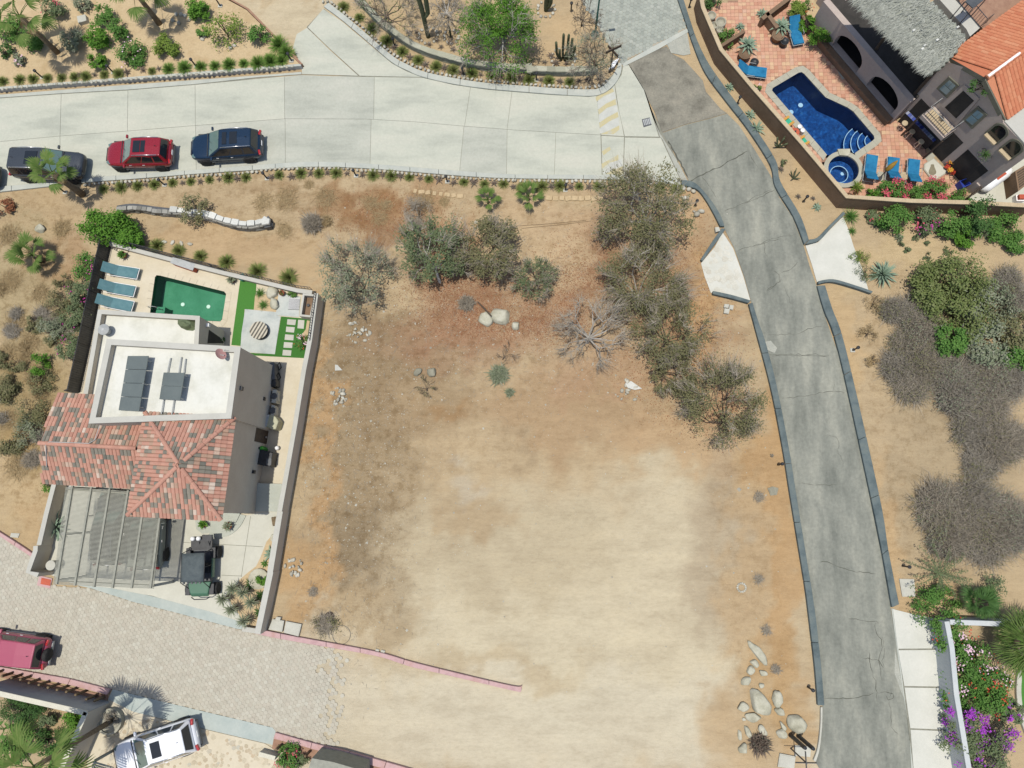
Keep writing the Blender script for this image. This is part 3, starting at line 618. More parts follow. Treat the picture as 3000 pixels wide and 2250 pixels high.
# ------------------------------------------------------------------ hexagon pavers
def hexfield(name,poly_px,pitch,mat,bed,rot=0.0,z=.05,part='paver',near=None,bed_px=None,fade=None):
 poly=[(p.x,p.y) for p in PW(poly_px)]; root=thing(name,W(PX(poly_px)[0]),kind='structure')
 MB().prism([(p.x,p.y) for p in PW(bed_px)] if bed_px else poly,-.05,z-.014).build('paver_bed',MT[bed],root)
 xs=[p[0] for p in poly]; ys=[p[1] for p in poly]; cells=[]
 dy=pitch*math.sqrt(3)/2; j=0; y=min(ys)-.2
 cx,cy=(min(xs)+max(xs))/2,(min(ys)+max(ys))/2; ca,sa=math.cos(rot),math.sin(rot)
 ext=max(max(xs)-min(xs),max(ys)-min(ys))*.75
 nj=int(2*ext/dy); ni=int(2*ext/pitch)
 for j in range(nj):
  for i in range(ni):
   lx,ly=-ext+i*pitch+(pitch/2 if j % 2 else 0),-ext+j*dy
   X,Y=cx+lx*ca-ly*sa,cy+lx*sa+ly*ca
   if inpoly(X,Y,poly) and not (fade and rnd.random()<fade(X,Y)):cells.append((X,Y))
 cells.sort(key=lambda p:(p[0]-near.x)**2+(p[1]-near.y)**2 if near else 0)
 rr=pitch/math.sqrt(3)*.965
 h=MB().prism([(math.cos(R(30+60*k))*rr,math.sin(R(30+60*k))*rr) for k in range(6)],-.05,0); me=h.mesh(part,MT[mat])
 big=MB()
 for q,(X,Y) in enumerate(cells):
  zz=z+rnd.uniform(-.004,.003)
  if q<300:
   link(part,me,root,Vector((X,Y,zz))-ORG[root.name],(0,0,rot))
  else:
   b=len(big.v)
   for k in range(6):a=R(30+60*k)+rot; big.v.append((X+math.cos(a)*rr,Y+math.sin(a)*rr,zz))
   for k in range(6):a=R(30+60*k)+rot; big.v.append((X+math.cos(a)*rr,Y+math.sin(a)*rr,zz-.03))
   big.f.append(tuple(b+k for k in range(6)))
   for k in range(6):big.f.append((b+6+k,b+6+(k+1) % 6,b+(k+1) % 6,b+k))
 if big.f:big.build(part+'_field',MT[mat],root,kind='stuff')
 return root
hexfield('paver_street',[(I_,(-150,1190),(0,1290),(320,1502)),(J_,(300,100),(440,185),(740,205),(1080,315),(1400,395),(1930,535)),(K_,(60,548),(230,588),(480,634),(900,712),(860,1000),(830,1300),(805,1490),(300,1362)),(J_,(2212,1328),(910,1018),(480,910),(0,828),(-150,800))],.235,'hexpave','hexbed',.22,near=W(J_(900,700)),bed_px=[(I_,(-150,1190),(0,1290),(320,1502)),(J_,(300,100),(440,185),(740,205),(1080,315),(1400,395),(1930,535)),(K_,(60,548),(230,588),(480,634),(590,655),(520,780),(620,900),(540,1060),(650,1180),(590,1320),(660,1455),(300,1362)),(J_,(2212,1328),(910,1018),(480,910),(0,828),(-150,800))],fade=lambda X,Y:max(0,(pix((X,Y,0))[0]-935-14*math.sin(Y*2.3)-10*math.sin(Y*5.1))/100))
hexfield('grey_paver_road',[(C,(530,-40),(690,200),(800,400),(885,512),(1410,235),(1330,-40))],.26,'hexgrey','hexbed',.4,near=W(C(1100,250)))
o=thing('concrete_beam',W(C(1100,400)),kind='structure'); MB().prism(PW([(C,(890,520),(900,545),(1190,400),(1430,262),(1415,235),(1150,375))]),-.05,.06).build('surface',MT['kerb_grey'],o)
# ================================================================== POOLS (water lets the sun through)
def water_mat(name,tint,bscale=5.0,strength=.25):
 m=bpy.data.materials.new(name); m.use_nodes=True; t=m.node_tree; t.nodes.clear()
 out=t.nodes.new('ShaderNodeOutputMaterial'); tr=t.nodes.new('ShaderNodeBsdfTransparent'); gl=t.nodes.new('ShaderNodeBsdfGlossy')
 tr.inputs[0].default_value=(*tint,1); gl.inputs['Roughness'].default_value=.04
 fr=t.nodes.new('ShaderNodeFresnel'); fr.inputs[0].default_value=1.33; mx=t.nodes.new('ShaderNodeMixShader')
 g=t.nodes.new('ShaderNodeNewGeometry'); n=noise(t,bscale,4,.6,g.outputs['Position'])
 b=t.nodes.new('ShaderNodeBump'); b.inputs['Strength'].default_value=strength; b.inputs['Distance'].default_value=.05
 t.links.new(n.outputs[0],b.inputs['Height']); t.links.new(b.outputs[0],gl.inputs['Normal']); t.links.new(b.outputs[0],fr.inputs['Normal'])
 t.links.new(fr.outputs[0],mx.inputs[0]); t.links.new(tr.outputs[0],mx.inputs[1]); t.links.new(gl.outputs[0],mx.inputs[2]); t.links.new(mx.outputs[0],out.inputs['Surface'])
 return m
MT['water_green']=water_mat('green_pool_water',(.80,.95,.88),4,.12)
MT['water_blue']=water_mat('blue_pool_water',(.62,.80,.93),6,.35)
MT['pool_green']=M('green_pool_plaster',[ob(66,148,116),ob(78,160,128),ob(90,168,138)],1.2,.7,.3,fine=.08,fscale=8)
def pool_blue_mat():
 m,t,b=base_mat('blue_mosaic',.35,.5); g=t.nodes.new('ShaderNodeNewGeometry')
 v=t.nodes.new('ShaderNodeTexVoronoi'); v.inputs['Scale'].default_value=7; t.links.new(g.outputs['Position'],v.inputs['Vector'])
 r=ramp(t,[(.008,.04,.14),(.013,.065,.20),(.02,.09,.25),(.07,.18,.34)],[0,.45,.85,1]); t.links.new(v.outputs['Color'],r.inputs[0])
 n=noise(t,3.5,6,.8,g.outputs['Position']); r2=ramp(t,[(.6,.6,.62),(1,1,1),(1.9,1.8,1.6)],[.35,.52,.72]); t.links.new(n.outputs[0],r2.inputs[0])  # noise puts rippling light into the tile colour
 t.links.new(mixc(t,r.outputs[0],r2.outputs[0],1.0,'MULTIPLY'),b.inputs['Base Color']); return m
MT['pool_blue']=pool_blue_mat()
MT['pool_wall_dark']=M('dark_blue_wall_tile',[(.006,.018,.07),(.010,.03,.11)],3,.4,.5,fine=.2)
MT['pool_shade_green']=M('shaded_green_plaster',[ob(36,100,74),ob(46,112,84)],2,.7,.3)  # darker than the floor plaster: the walls' weaker light put into colour
MT['slabgrey']=M('polished_concrete',[ob(186,194,194),ob(208,214,212),ob(216,220,218)],1.1,.7,.3,fine=.06)
MT['steptile']=M('step_concrete',[ob(196,200,190),ob(208,212,202)],1.5,.9,.2,fine=.06)
MT['stripe_b']=M('grey_stripe',[ob(108,104,96),ob(122,118,110)],5,.8,.2)
MT['stripe_p']=M('cream_stripe',[ob(216,206,188),ob(228,220,204)],5,.8,.2)
def pool(name,label,poly,depth,wz,wall,floor,water,zt=.05):
 t=thing(name,(sum((p for p in poly),Vector())/len(poly)),label,'pool')
 q=[(p.x,p.y) for p in poly]
 if sum(q[i][0]*q[(i+1) % len(q)][1]-q[(i+1) % len(q)][0]*q[i][1] for i in range(len(q)))<0:q=q[::-1]
 w=MB(); n=len(q)
 for i in range(n):
  a,b=q[i],q[(i+1) % n]; w.add([(a[0],a[1],-depth),(b[0],b[1],-depth),(b[0],b[1],zt-.001),(a[0],a[1],zt-.001)],[(3,2,1,0)])
 w.build('pool_wall',MT[wall],t)
 f=MB(); v,tr=cdt(q); f.add([(p.x,p.y,-depth) for p in v],tr); f.build('pool_floor',MT[floor],t)
 s=MB(); v,tr=cdt([(p.x,p.y) for p in inset([Vector((x,y,0)) for x,y in q],.004)]); s.add([(p.x,p.y,wz) for p in v],tr); s.build('water_surface',MT[water],t)
 return t
pl=pool('swimming_pool','green four-sided swimming pool in the cream patio beside the white-roofed house',pool_left,1.15,-.10,'pool_shade_green','pool_green','water_green')
for c in ((1480,945),(1688,963)):
 p=W(E_(*c),-1.1); MB().lathe(p,[(.13,-.05),(.13,.0),(.10,.012),(0,.012)],12).build('drain_cover',MT['whitemetal'],pl)
MB().prism(PW([(E_,(1350,1036),(1640,1048),(1802,1052),(1785,1080),(1660,1076),(1340,1032))],-.4),-1.1,-.42).build('bench',MT['pool_green'],pl)
q=W(E_(1290,985),-.05)
MB().prism(PW([(E_,(1275,965),(1340,968),(1332,1018),(1262,1014))],-.3),-1.1,-.28).build('corner_step',MT['pool_green'],pl)
h=MB()
for d in (0,.45):h.tube([Vector((q.x-.42+d*.05,q.y-d,.0)),Vector((q.x-.42,q.y-d,.5)),Vector((q.x-.2,q.y-d,.7)),Vector((q.x+.05,q.y-d,.55)),Vector((q.x+.12,q.y-d,-.2))],.022,6)
h.build('handrail',MT['greymetal'],pl,True)

# ================================================================== LEFT HOUSE PLOT
plot=[W(E_(870,425)),W(P1(1835,70)),W(P2(1545,1000)),W(P3(1900,300)),W(P3(1880,540)),W(K_(235,520)),W(J_(1960,500)),W(J_(1230,262)),W(J_(600,170)),W(J_(330,60)),W(I_(330,1420)),W(I_(450,880)),W(I_(600,150)),W(E_(660,1400))]
pt=thing('house_terrace',W(E_(1100,800)),kind='structure')
sheet(MB(),[(p.x,p.y) for p in plot],[[(p.x,p.y) for p in inset(pool_left,-.30)]],-.05,.035).build('surface',MT['patio'],pt)
# coping stones round the pool
def coping(poly,w,z0,z1,step,mat,root,name='coping_stone',skip=None):
 lp=[Vector(p) for p in poly]; lp.append(lp[0])
 a=sum(lp[i].x*lp[i+1].y-lp[i+1].x*lp[i].y for i in range(len(lp)-1))
 ins=[Vector((p.x,p.y,0)) for p in poly]; ins=ins if a>0 else ins[::-1]
 outs=inset(ins,-w); n=len(ins); pts=[]
 for i in range(n):
  a_,b_,c_,d_=ins[i],ins[(i+1) % n],outs[i],outs[(i+1) % n]; k=max(1,round((b_-a_).length/step))
  for j in range(k):
   if skip and skip((a_+b_)/2):continue
   g_=.006 if (b_-a_).length>.3 else 0
   s,e=j/k,(j+1)/k; L_e=max(.01,(b_-a_).length); s+=g_/L_e; e-=g_/L_e
   MB().prism([a_.lerp(b_,s),a_.lerp(b_,e),c_.lerp(d_,e),c_.lerp(d_,s)],z0,z1).build(name,MT[mat],root)
coping(pool_left,.32,-.02,.052,.5,'patio',pt)
def zone(l,m,z,name='surface',par=None):
 return MB().prism(PW(l),.0,z).build(name,MT[m],par or pt)
zone([(E_,(1950,740),(2080,770)),(P1,(830,60),(800,320),(650,310),(600,880),(580,905),(435,892))],'turf',.055,'artificial_turf')
zone([(P1,(1240,430),(1720,470),(1620,1105),(735,1058),(660,1015),(1140,1040))],'turf',.054,'artificial_turf')
zone([(P1,(660,312),(1160,360),(1155,410),(1232,430),(1140,1042),(580,1000),(600,700))],'slabgrey',.062,'terrace_slab')
zone([(P1,(1195,110),(1200,40),(1560,110),(1530,440),(1155,412),(1165,330))],'slabgrey',.07,'terrace_slab')
zone([(P1,(820,80),(1200,60),(1190,330),(1160,356),(800,320))],'bed',.06,'planting_bed')
for q in (((1345,475),(1485,485),(1470,572),(1335,560)),((1325,595),(1465,605),(1450,692),(1318,680)),((1308,720),(1448,730),(1440,818),(1298,808)),((1290,845),(1430,855),(1420,942),(1280,935)),((1272,970),(1410,980),(1400,1067),(1262,1060)),((1518,485),(1620,492),(1608,630),(1506,622))):
 zone([(P1,*q)],'concretebox',.068,'stepping_slab')
zone([(P1,(1660,495),(1705,500),(1650,900),(1600,780),(1580,720),(1640,640))],'bed',.058,'planting_bed')
# front court, side path, planting bed by the wall
zone([(Q1,(400,300),(1280,350),(1980,740)),(P3,(840,680),(1500,560),(1880,545),(1800,560),(1700,870),(1560,1030),(1460,1290),(1390,1430),(1260,1530),(1110,1659)),(J_,(1930,160),(1850,240),(1990,490),(1230,262),(600,168),(330,60)),(Q1,(150,1300))],'courtyard',.048,'court_slab')
MB().prism(PW([(P3,(1700,870),(1560,1030),(1460,1290),(1390,1430),(1260,1530),(1110,1659)),(J_,(1935,160),(1830,260),(2000,500),(2130,520)),(P3,(1620,1659),(1680,1200),(1715,900))]),0,.06).build('planting_bed',MT['bed'],pt)
for a,b in (((215,1045),(1500,1115)),((1300,620),(1150,1600)),((830,1575),(1160,1590)),((130,1525),(250,1530))):
 p,q=W(P3(*a),.0),W(P3(*b),.0); n=Vector((-(q-p).y,(q-p).x,0)).normalized()*.015
 MB().prism([p+n,q+n,q-n,p-n],.03,.0505).build('court_joint',MT['joint'],pt)
# curved entrance step with stone flags
cx=W(P3(720,640)); arc_o=PW([(P3,(620,960),(800,965),(980,920),(1130,790),(1230,610))]); arc_m=PW([(P3,(640,885),(800,880),(930,840),(1060,740),(1140,590))])
MB().prism(spline(arc_o,5)+spline(arc_m,5)[::-1],0,.12).build('entrance_step',MT['steptile'],pt)
MB().prism(spline(arc_m,5)+PW([(P3,(1140,540),(830,540),(600,640),(420,680),(440,830),(530,900)),])[::1],0,.2).build('entrance_landing',MT['steptile'],pt)
# stairs up to the side path: six treads
st=thing('side_stairs',W(P3(1600,320)),'pale concrete stairs between the taupe house wall and the garden wall','stairs')
la=[(1455,90),(1430,160),(1408,235),(1385,308),(1360,382),(1338,458),(1318,540)]; ra=[(1905,105),(1898,182),(1888,255),(1880,328),(1868,402),(1850,480),(1800,552)]
for i in range(6):
 MB().prism(PW([(P3,la[i],ra[i],ra[i+1],la[i+1])]),.0,.05+.02+(6-i)*.055).build('tread',MT['steptile'],st)

# ------------------------------------------------------------------ house body
ZL,ZU,ZE,ZA=3.55,5.84,5.35,6.75
hx=thing('white_roof_house',W(E_(1400,1600)),'taupe stucco house with white flat roofs and a multicoloured clay tile hip roof','house')
def walls(poly,z0,z1,m,name='wall',par=hx):
 p=[(q.x,q.y) for q in poly]
 MB().prism(p,z0,z1).build(name,MT[m],par)
low=[W(E_(797,990),ZL),W(E_(1615,1042),ZL),W(E_(1600,1330),ZL),W(I_(1100,420),ZL),W(I_(676,165),ZL)]
up=[W(E_(868,1228),ZU),W(E_(1945,1292),ZU),W(I_(1868,345),ZU),W(I_(722,385),ZU)]
def parapet_block(poly,zt,zf,thick,nm):
 inn=inset(poly,thick); outer=[(p.x,p.y) for p in poly]
 a=sum(outer[i][0]*outer[(i+1) % len(outer)][1]-outer[(i+1) % len(outer)][0]*outer[i][1] for i in range(len(outer)))
 if a<0:outer=outer[::-1]
 m=MB(); n=len(outer)
 for i in range(n):
  p,q=outer[i],outer[(i+1) % n]; m.add([(p[0],p[1],0),(q[0],q[1],0),(q[0],q[1],zt-.04),(p[0],p[1],zt-.04)],[(0,1,2,3)])
  p,q=inn[i],inn[(i+1) % n]; m.add([(p.x,p.y,zf),(q.x,q.y,zf),(q.x,q.y,zt-.04),(p.x,p.y,zt-.04)],[(3,2,1,0)])
 w=m.build('wall',MT['stucco'],hx)
 o2=inset(poly,-.03); i2=inset(poly,thick+.03)
 c=MB(); sheet(c,[(p.x,p.y) for p in o2],[[(p.x,p.y) for p in i2]],zt-.04,zt); c.build('parapet_cap',MT['stucco_cap'],hx)
 f=MB(); v,tr=cdt([(p.x,p.y) for p in inset(poly,thick*.6)]); f.add([(p.x,p.y,zf) for p in v],tr); f.build('flat_roof',MT['roofwhite'],hx)
 return inn
parapet_block(low,ZL,ZL-.45,.2,'low'); parapet_block(up,ZU,ZU-.45,.26,'up')
# body under the hip roof and the gabled wing
hip=[W(I_(1180,302),ZE),W(I_(1902,345),ZE),W(I_(1790,1168),ZE),W(I_(1040,1128),ZE)]
hipc=sum(hip,Vector())/4
apex=W(I_(1452,725),ZA)
body=[h.lerp(hipc,.12) for h in hip]
body[1]=W(P2(700,900)).lerp(body[1],.999); walls([Vector((b.x,b.y,0)) for b in body],0,ZE-.05,'stucco')
ZG,ZR=3.75,4.75
gable=[W(I_(470,150),ZG),W(I_(1160,330),ZG),W(I_(1085,905),ZG-.35),W(I_(345,865),ZG-.35)]
rid=[W(I_(322,548),ZR),W(I_(1140,592),ZR)]; gable[1]=gable[0]+(rid[1]-rid[0])*.92; gable[2]=gable[3]+(rid[1]-rid[0])*.93
gb=[g_.lerp(sum(gable,Vector())/4,.08) for g_ in gable]
walls([Vector((b.x,b.y,0)) for b in gb],0,ZG-.45,'stucco')
gm=MB().add([gb[0],gb[3],rid[0].lerp(rid[1],.05)-Vector((0,0,.12))],[(0,1,2)]); gm.build('gable_end',MT['stucco'],hx)
# roofs covered with barrel tiles
TILES=[]
def barrel(w=.225,l=.36,seg=4,h=.075,th=.014):
 m=MB(); vs=[]
 for y,k in ((-.02,1.0),(l,.88)):
  for i in range(seg+1):
   a=math.pi*i/seg; vs.append((-math.cos(a)*w/2*k,y,math.sin(a)*h*k+(0.018 if y<0 else 0)))
 n=seg+1
 m.add(vs,[(i,i+1,n+i+1,n+i) for i in range(seg)]+[tuple(range(n))])
 return m
def tile_face(poly,ez,eaves,ridge_pt,pitch=.205,run=.30):
 # poly: 3-D corners of a planar roof face; eaves: (a, b) lowest edge; tiles run uphill
 a,b=eaves; u=(b-a).normalized(); nrm=(b-a).cross(ridge_pt-a).normalized()
 if nrm.z<0:nrm=-nrm
 vup=nrm.cross(u); 
 if vup.dot(ridge_pt-a)<0:vup=-vup
 P=[((p-a).dot(u),(p-a).dot(vup)) for p in poly]; ur=vup.cross(nrm)
 x0,x1,y1=min(p[0] for p in P),max(p[0] for p in P),max(p[1] for p in P)
 out=[]; i=0; x=x0+pitch/2
 while x<x1:
  y=-.03
  while y<y1:
   if inpoly(x,y+run*.5,P):
    out.append((a+u*x+vup*y+nrm*.02,ur,vup,nrm))
   y+=run
  x+=pitch
 return out
def roof_base(polys,mat,par):
 m=MB()
 for p in polys:m.add(p,[tuple(range(len(p)))])
 return m.build('roof',MT[mat],par)
def mat_of():
 r=rnd.random()
 return 'tilered' if r<.50 else 'tilegrey' if r<.78 else 'tiletan' if r<.92 else 'tilepale'
BT={k:barrel().mesh('roof_tile',MT[k]) for k in ('tilered','tilegrey','tilepale','tiletan')}
def lay(tiles,roof,limit):
 d=sorted(tiles,key=lambda t:(t[0]-Vector((0,0,HCAM))).length); src=barrel(); big={k:MB() for k in BT}
 for i,(p,u,v,n) in enumerate(d):
  k=mat_of(); mtx=Matrix((u,v,n)).transposed()
  if i<limit:
   o=link('roof_tile',BT[k],roof,p-ORG[roof.name],mtx.to_euler())
  else:
   b=len(big[k].v); big[k].v+=[tuple(p+mtx@Vector(q)) for q in src.v]; big[k].f+=[tuple(j+b for j in f) for f in src.f]
 for k,m in big.items():
  if m.f:m.build('roof_tile_field',MT[k],roof,kind='stuff')
def caps(a,b,roof,mat,w=.26,step=.42):
 d=(b-a); n=int(d.length/step); t=d.normalized(); side=t.cross(Vector((0,0,1))).normalized(); upv=side.cross(t)
 me=barrel(w,step,5,.12).mesh('ridge_tile',MT[mat]); mtx=Matrix((side,t,upv)).transposed()
 for i in range(n):link('ridge_tile',me,roof,a+t*(i*step)+upv*.03-ORG[roof.name],mtx.to_euler())
low_s=Vector((0,0,.04))
faces=[[hip[i],hip[(i+1) % 4],apex] for i in range(4)]
rf=roof_base([[p-low_s for p in f] for f in faces],'tilered',hx)
tl=[]
for f in faces:tl+=tile_face(f,0,(f[0],f[1]),f[2])
lay(tl,rf,225)
for h in hip:caps(h,apex,rf,'tilered')
# soffit closes the eaves from below
MB().add([h-Vector((0,0,.12)) for h in hip],[(0,1,2,3)]).build('soffit',MT['stucco'],hx)
g_s=[gable[0],gable[1],rid[1],rid[0]]; g_n=[gable[3],gable[2],rid[1],rid[0]]
rg=roof_base([[p-low_s for p in g_s],[p-low_s for p in g_n]],'tilered',hx)
lay(tile_face(g_s,0,(gable[0],gable[1]),rid[0])+tile_face(g_n,0,(gable[3],gable[2]),rid[0]),rg,225)
caps(rid[0],rid[1],rg,'tilered')
MB().tube([W(I_(810,395),ZR),W(I_(770,520),ZR+.03),W(I_(720,550),ZR+.14),W(I_(400,538),ZR+.14),W(I_(370,560),ZR+.12),W(I_(378,740),ZG+.35)],.022,5).build('roof_pipe',MT['greymetal'],hx)
# wall fittings on the right-hand wall
nw=(body[2]-body[1]); nw=Vector((nw.y,-nw.x,0)).normalized()
if nw.x<0:nw=-nw
e0,e1=Vector((up[1].x,up[1].y,0)),Vector((body[2].x,body[2].y,0))
MB().prism([up[1]-nw*.3,up[1],Vector((body[2].x,body[2].y,0)),body[2]-nw*.3],0,5.2).build('wall',MT['stucco'],hx)
wn=(e1-e0); wn=Vector((-wn.y,wn.x,0)).normalized(); wn=wn if wn.x>0 else-wn
def on_right(p):return onplane(p,e0,wn)
def fitting(name,px,size,m,par=hx,out=.1):
 c=on_right(px); MB().box(c+wn*out/2,(out,size[0],size[1]),math.atan2(wn.y,wn.x)).build(name,MT[m],par)
fitting('wall_light',P1(560,1590),(.22,.3),'darkgrey',out=.18); fitting('wall_light',P2(938,376),(.2,.22),'black',out=.15); fitting('wall_light',P2(775,1560),(.2,.22),'black',out=.15)
dq=[on_right(P2(*q)) for q in ((835,845),(1030,905),(1005,1115),(800,1065))]
dd=MB(); dd.slab([p+wn*.02 for p in dq],.05); dd.build('side_door',MT['darkwood'],hx)
MB().box(on_right(P2(968,1000))+wn*.1,(.06,.1,.14),math.atan2(wn.y,wn.x)).build('door_handle',MT['steel'],hx)
# opening and light on the low block's side wall
lo0,lo1=Vector((low[1].x,low[1].y,0)),Vector((low[2].x,low[2].y,0)); ln=(lo1-lo0); ln=Vector((-ln.y,ln.x,0)).normalized(); ln=ln if ln.x>0 else-ln
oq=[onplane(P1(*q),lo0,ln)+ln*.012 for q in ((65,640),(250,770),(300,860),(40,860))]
MB().add(oq,[(0,1,2,3)]).build('alcove',MT['shade_tone'],hx)  # flat sheet on the wall, the recess's shade is its colour
c=onplane(P1(32,572),lo0,ln); MB().box(c+ln*.08,(.16,.2,.2),math.atan2(ln.y,ln.x)).build('wall_light',MT['whitemetal'],hx)
# inner partition, pipes, vents and hatch on the low roof
for q,m in (((885,1168),'greymetal'),):
 v=thing('roof_vent',W(E_(*q),ZL-.45),'round grey metal vent cap on the low white roof','vent'); p=ORG[v.name]
 MB().lathe(p,[(.16,0),(.16,.5),(.33,.52),(.33,.58),(.1,.72),(0,.74)],16).build('cap',MT['greymetal'],v)
v=thing('covered_grill',W(E_(1520,1105),ZL-.45),'grey-green tarpaulin bundle lying on the low white roof corner','tarpaulin'); p=ORG[v.name]
m=MB().lathe(p,[(.5,0),(.46,.15),(.30,.38),(.12,.5),(0,.52)],10); m.v=[(p.x+(x-p.x)*1.3*.9+(y-p.y)*-.35,p.y+(y-p.y)*.75+rnd.uniform(-.06,.06),z+rnd.uniform(-.05,.05)*(z>p.z+.05)) for x,y,z in m.v]; m.build('cover',MT['leaf_greygreen'],v)
# solar panels: two tilted arrays
MT['solar_frame']=MT['greymetal']
def array(label,q,z,n,rails=None):
 a=thing('solar_array',W(E_(*q[0]),ZU-.44),label,'solar panel','solar arrays on the white roof')
 P=[W(E_(*q[0]),z+.15),W(E_(*q[1]),z+.55),W(E_(*q[2]),z+.55),W(E_(*q[3]),z+.15)]
 for i in range(n):
  s,e=i/n+.004,(i+1)/n-.004
  qd=[P[0].lerp(P[3],s),P[1].lerp(P[2],s),P[1].lerp(P[2],e),P[0].lerp(P[3],e)]
  nn=(qd[1]-qd[0]).cross(qd[3]-qd[0]).normalized(); qd=qd if nn.z>0 else qd[::-1]
  o=MB().slab(qd,.04).build('panel',MT['solar'],a)
 for s in (.08,.5,.92):
  for e in (0.06,.94):
   p=P[0].lerp(P[3],s).lerp(P[1].lerp(P[2],s),e); MB().tube([Vector((p.x,p.y,z-.01)),p],.03,5).build('leg',MT['greymetal'],a)
 return a
Eh=lambda x,y:(x,y)
zr=ZU-.45
array('long grey solar array of four panels on the white roof',((1040,1362),(1207,1362),(1130,1812),(965,1805)),zr,4)
array('short grey solar array of two panels with bare rails on the white roof',((1330,1497),(1500,1500),(1462,1722),(1295,1715)),zr,2)
for a,b in (((1380,1382),(1355,1500)),((1468,1375),(1448,1500)),((1325,1720),(1308,1830)),((1410,1722),(1392,1835)),((1502,1388),(1488,1500))):
 r_=thing('mounting_rail',W(E_(*a),zr),'bare grey mounting rail of the short solar array','rail','bare solar rails'); MB().tube([W(E_(*a),zr+.12),W(E_(*b),zr+.14)],.035,4).build('rail',MT['greymetal'],r_)
 for q in (a,b):MB().tube([W(E_(*q),zr),W(E_(*q),zr+.14)],.03,4).build('foot',MT['greymetal'],r_)
# satellite dish
s=thing('satellite_dish',W(P1(370,1090),zr),'faded pink satellite dish on the white roof corner','satellite dish'); p=ORG[s.name]
MB().tube([p,p+Vector((0,0,.55))],.03,6).build('mast',MT['greymetal'],s)
m=MB(); N=18; cv=p+Vector((-.1,.06,.62)); nrm=Vector((.65,.25,.5)).normalized(); t1=nrm.orthogonal().normalized(); t2=nrm.cross(t1)
vs=[cv-nrm*.1]
for rr_,d in ((.18,-.06),(.32,-.01)):vs+=[cv+(t1*math.cos(6.2832*i/N)+t2*math.sin(6.2832*i/N))*rr_+nrm*d for i in range(N)]
m.add(vs,[(0,1+i,1+(i+1) % N) for i in range(N)]+[(1+i,1+N+i,1+N+(i+1) % N,1+(i+1) % N) for i in range(N)])
MT['dishpink']=M('faded_pink_metal',[ob(206,150,148),ob(216,164,162)],5,.6,.3); m.build('dish',MT['dishpink'],s,True)
MB().tube([p+Vector((0,0,.5)),cv-nrm*.1],.025,5).build('bracket',MT['greymetal'],s); MB().tube([cv-t2*.3,cv+nrm*.4-t2*.1],.014,4).build('feed_arm',MT['greymetal'],s)

# ------------------------------------------------------------------ pergola with single slats
pz=2.6
pg=thing('carport_pergola',W(Q1(900,1200)),'grey slatted carport pergola attached to the tile-roofed house','pergola')
TL,TR,BR,BL=W(Q1(405,345),pz),W(Q1(1676,430),pz),W(Q1(1548,1652),pz),W(Q1(245,1595),pz)
ns=78
for i in range(ns):
 t=i/(ns-1); a,b=TL.lerp(BL,t),TR.lerp(BR,t); d=(b-a).normalized(); nn=Vector((-d.y,d.x,0))*.0205
 MB().add([a+nn,b+nn,b-nn,a-nn]+[q-Vector((0,0,.045)) for q in (a+nn,b+nn,b-nn,a-nn)],[(3,2,1,0),(0,1,5,4),(1,2,6,5),(2,3,7,6),(3,0,4,7),(4,5,6,7)]).build('slat',MT['pergola'],pg)
for a,b in (((490,325),(285,1600)),((735,342),(520,1618)),((975,358),(768,1636)),((1215,380),(1008,1648)),((1440,420),(1255,1652)),((1655,500),(1502,1652))):
 p,q=W(Q1(*a),pz+.06),W(Q1(*b),pz+.06); d=(q-p).normalized(); nn=Vector((-d.y,d.x,0))*.055
 MB().add([p+nn,q+nn,q-nn,p-nn]+[w-Vector((0,0,.14)) for w in (p+nn,q+nn,q-nn,p-nn)],[(3,2,1,0),(0,1,5,4),(1,2,6,5),(2,3,7,6),(3,0,4,7),(4,5,6,7)]).build('beam',MT['pergola'],pg)
for f_ in (TL.lerp(TR,.04),TR.lerp(BR,.98).lerp(BL,.04),BL.lerp(TL,.04).lerp(BR,.04),TL.lerp(BL,.5).lerp(TR,.03)):
 MB().box((f_.x,f_.y,pz/2),(.14,.14,pz-.05),.1).build('post',MT['greymetal'],pg)
for a,b in ((TL.lerp(BL,.02),TR.lerp(BR,.02)),(BL.lerp(TL,.03),BR.lerp(TR,.03))):
 MB().tube([a-Vector((0,0,.12)),b-Vector((0,0,.12))],.06,4).build('cross_beam',MT['pergola'],pg)

# ------------------------------------------------------------------ garden walls of the plot
def wall_run(name,label,pts,h,th,m,cap,capw=.04,cat='wall',z0=0.0,caph=.06,seg=True):
 pts=[Vector((p.x,p.y,0)) for p in pts]; t=thing(name,pts[0],label,cat)
 off=offset(pts,th); lp=pts+off[::-1]
 MB().prism(lp,z0,h).build('wall_face',MT[m],t)
 c=offset(pts,-capw)+offset(pts,th+capw)[::-1]
 MB().prism(c,h,h+caph).build('wall_cap',MT[cap],t,bevel=.015)
 return t
gw=[W(P1(1930,150)),W(P1(1830,900)),W(P2(1735,0)),W(P2(1600,850)),W(P2(1470,1600)),W(P3(1915,545))]
wall_run('garden_wall','taupe garden wall with pale cap running between the house plot and the empty lot',gw[::-1],1.25,.2,'stucco','stucco_cap')
gw2=[W(P3(1915,545)),W(P3(1760,1500)),W(K_(330,60)),W(K_(228,545))]
wall_run('garden_wall','taupe front garden wall with broad pale cap beside the drive and yucca bed',[p+Vector((.02,0,0)) for p in gw2[::-1]],1.15,.26,'stucco','stucco_cap')
wall_run('low_wall','short low taupe wall at the street end of the yucca bed',PW([(K_,(60,505),(215,530))])[::-1],.5,.2,'stucco','stucco_cap')
nwl=[W(E_(915,462)),W(E_(1400,590)),W(E_(1850,705)),W(E_(2212,790)),W(P1(1560,30)),W(P1(1790,60))]
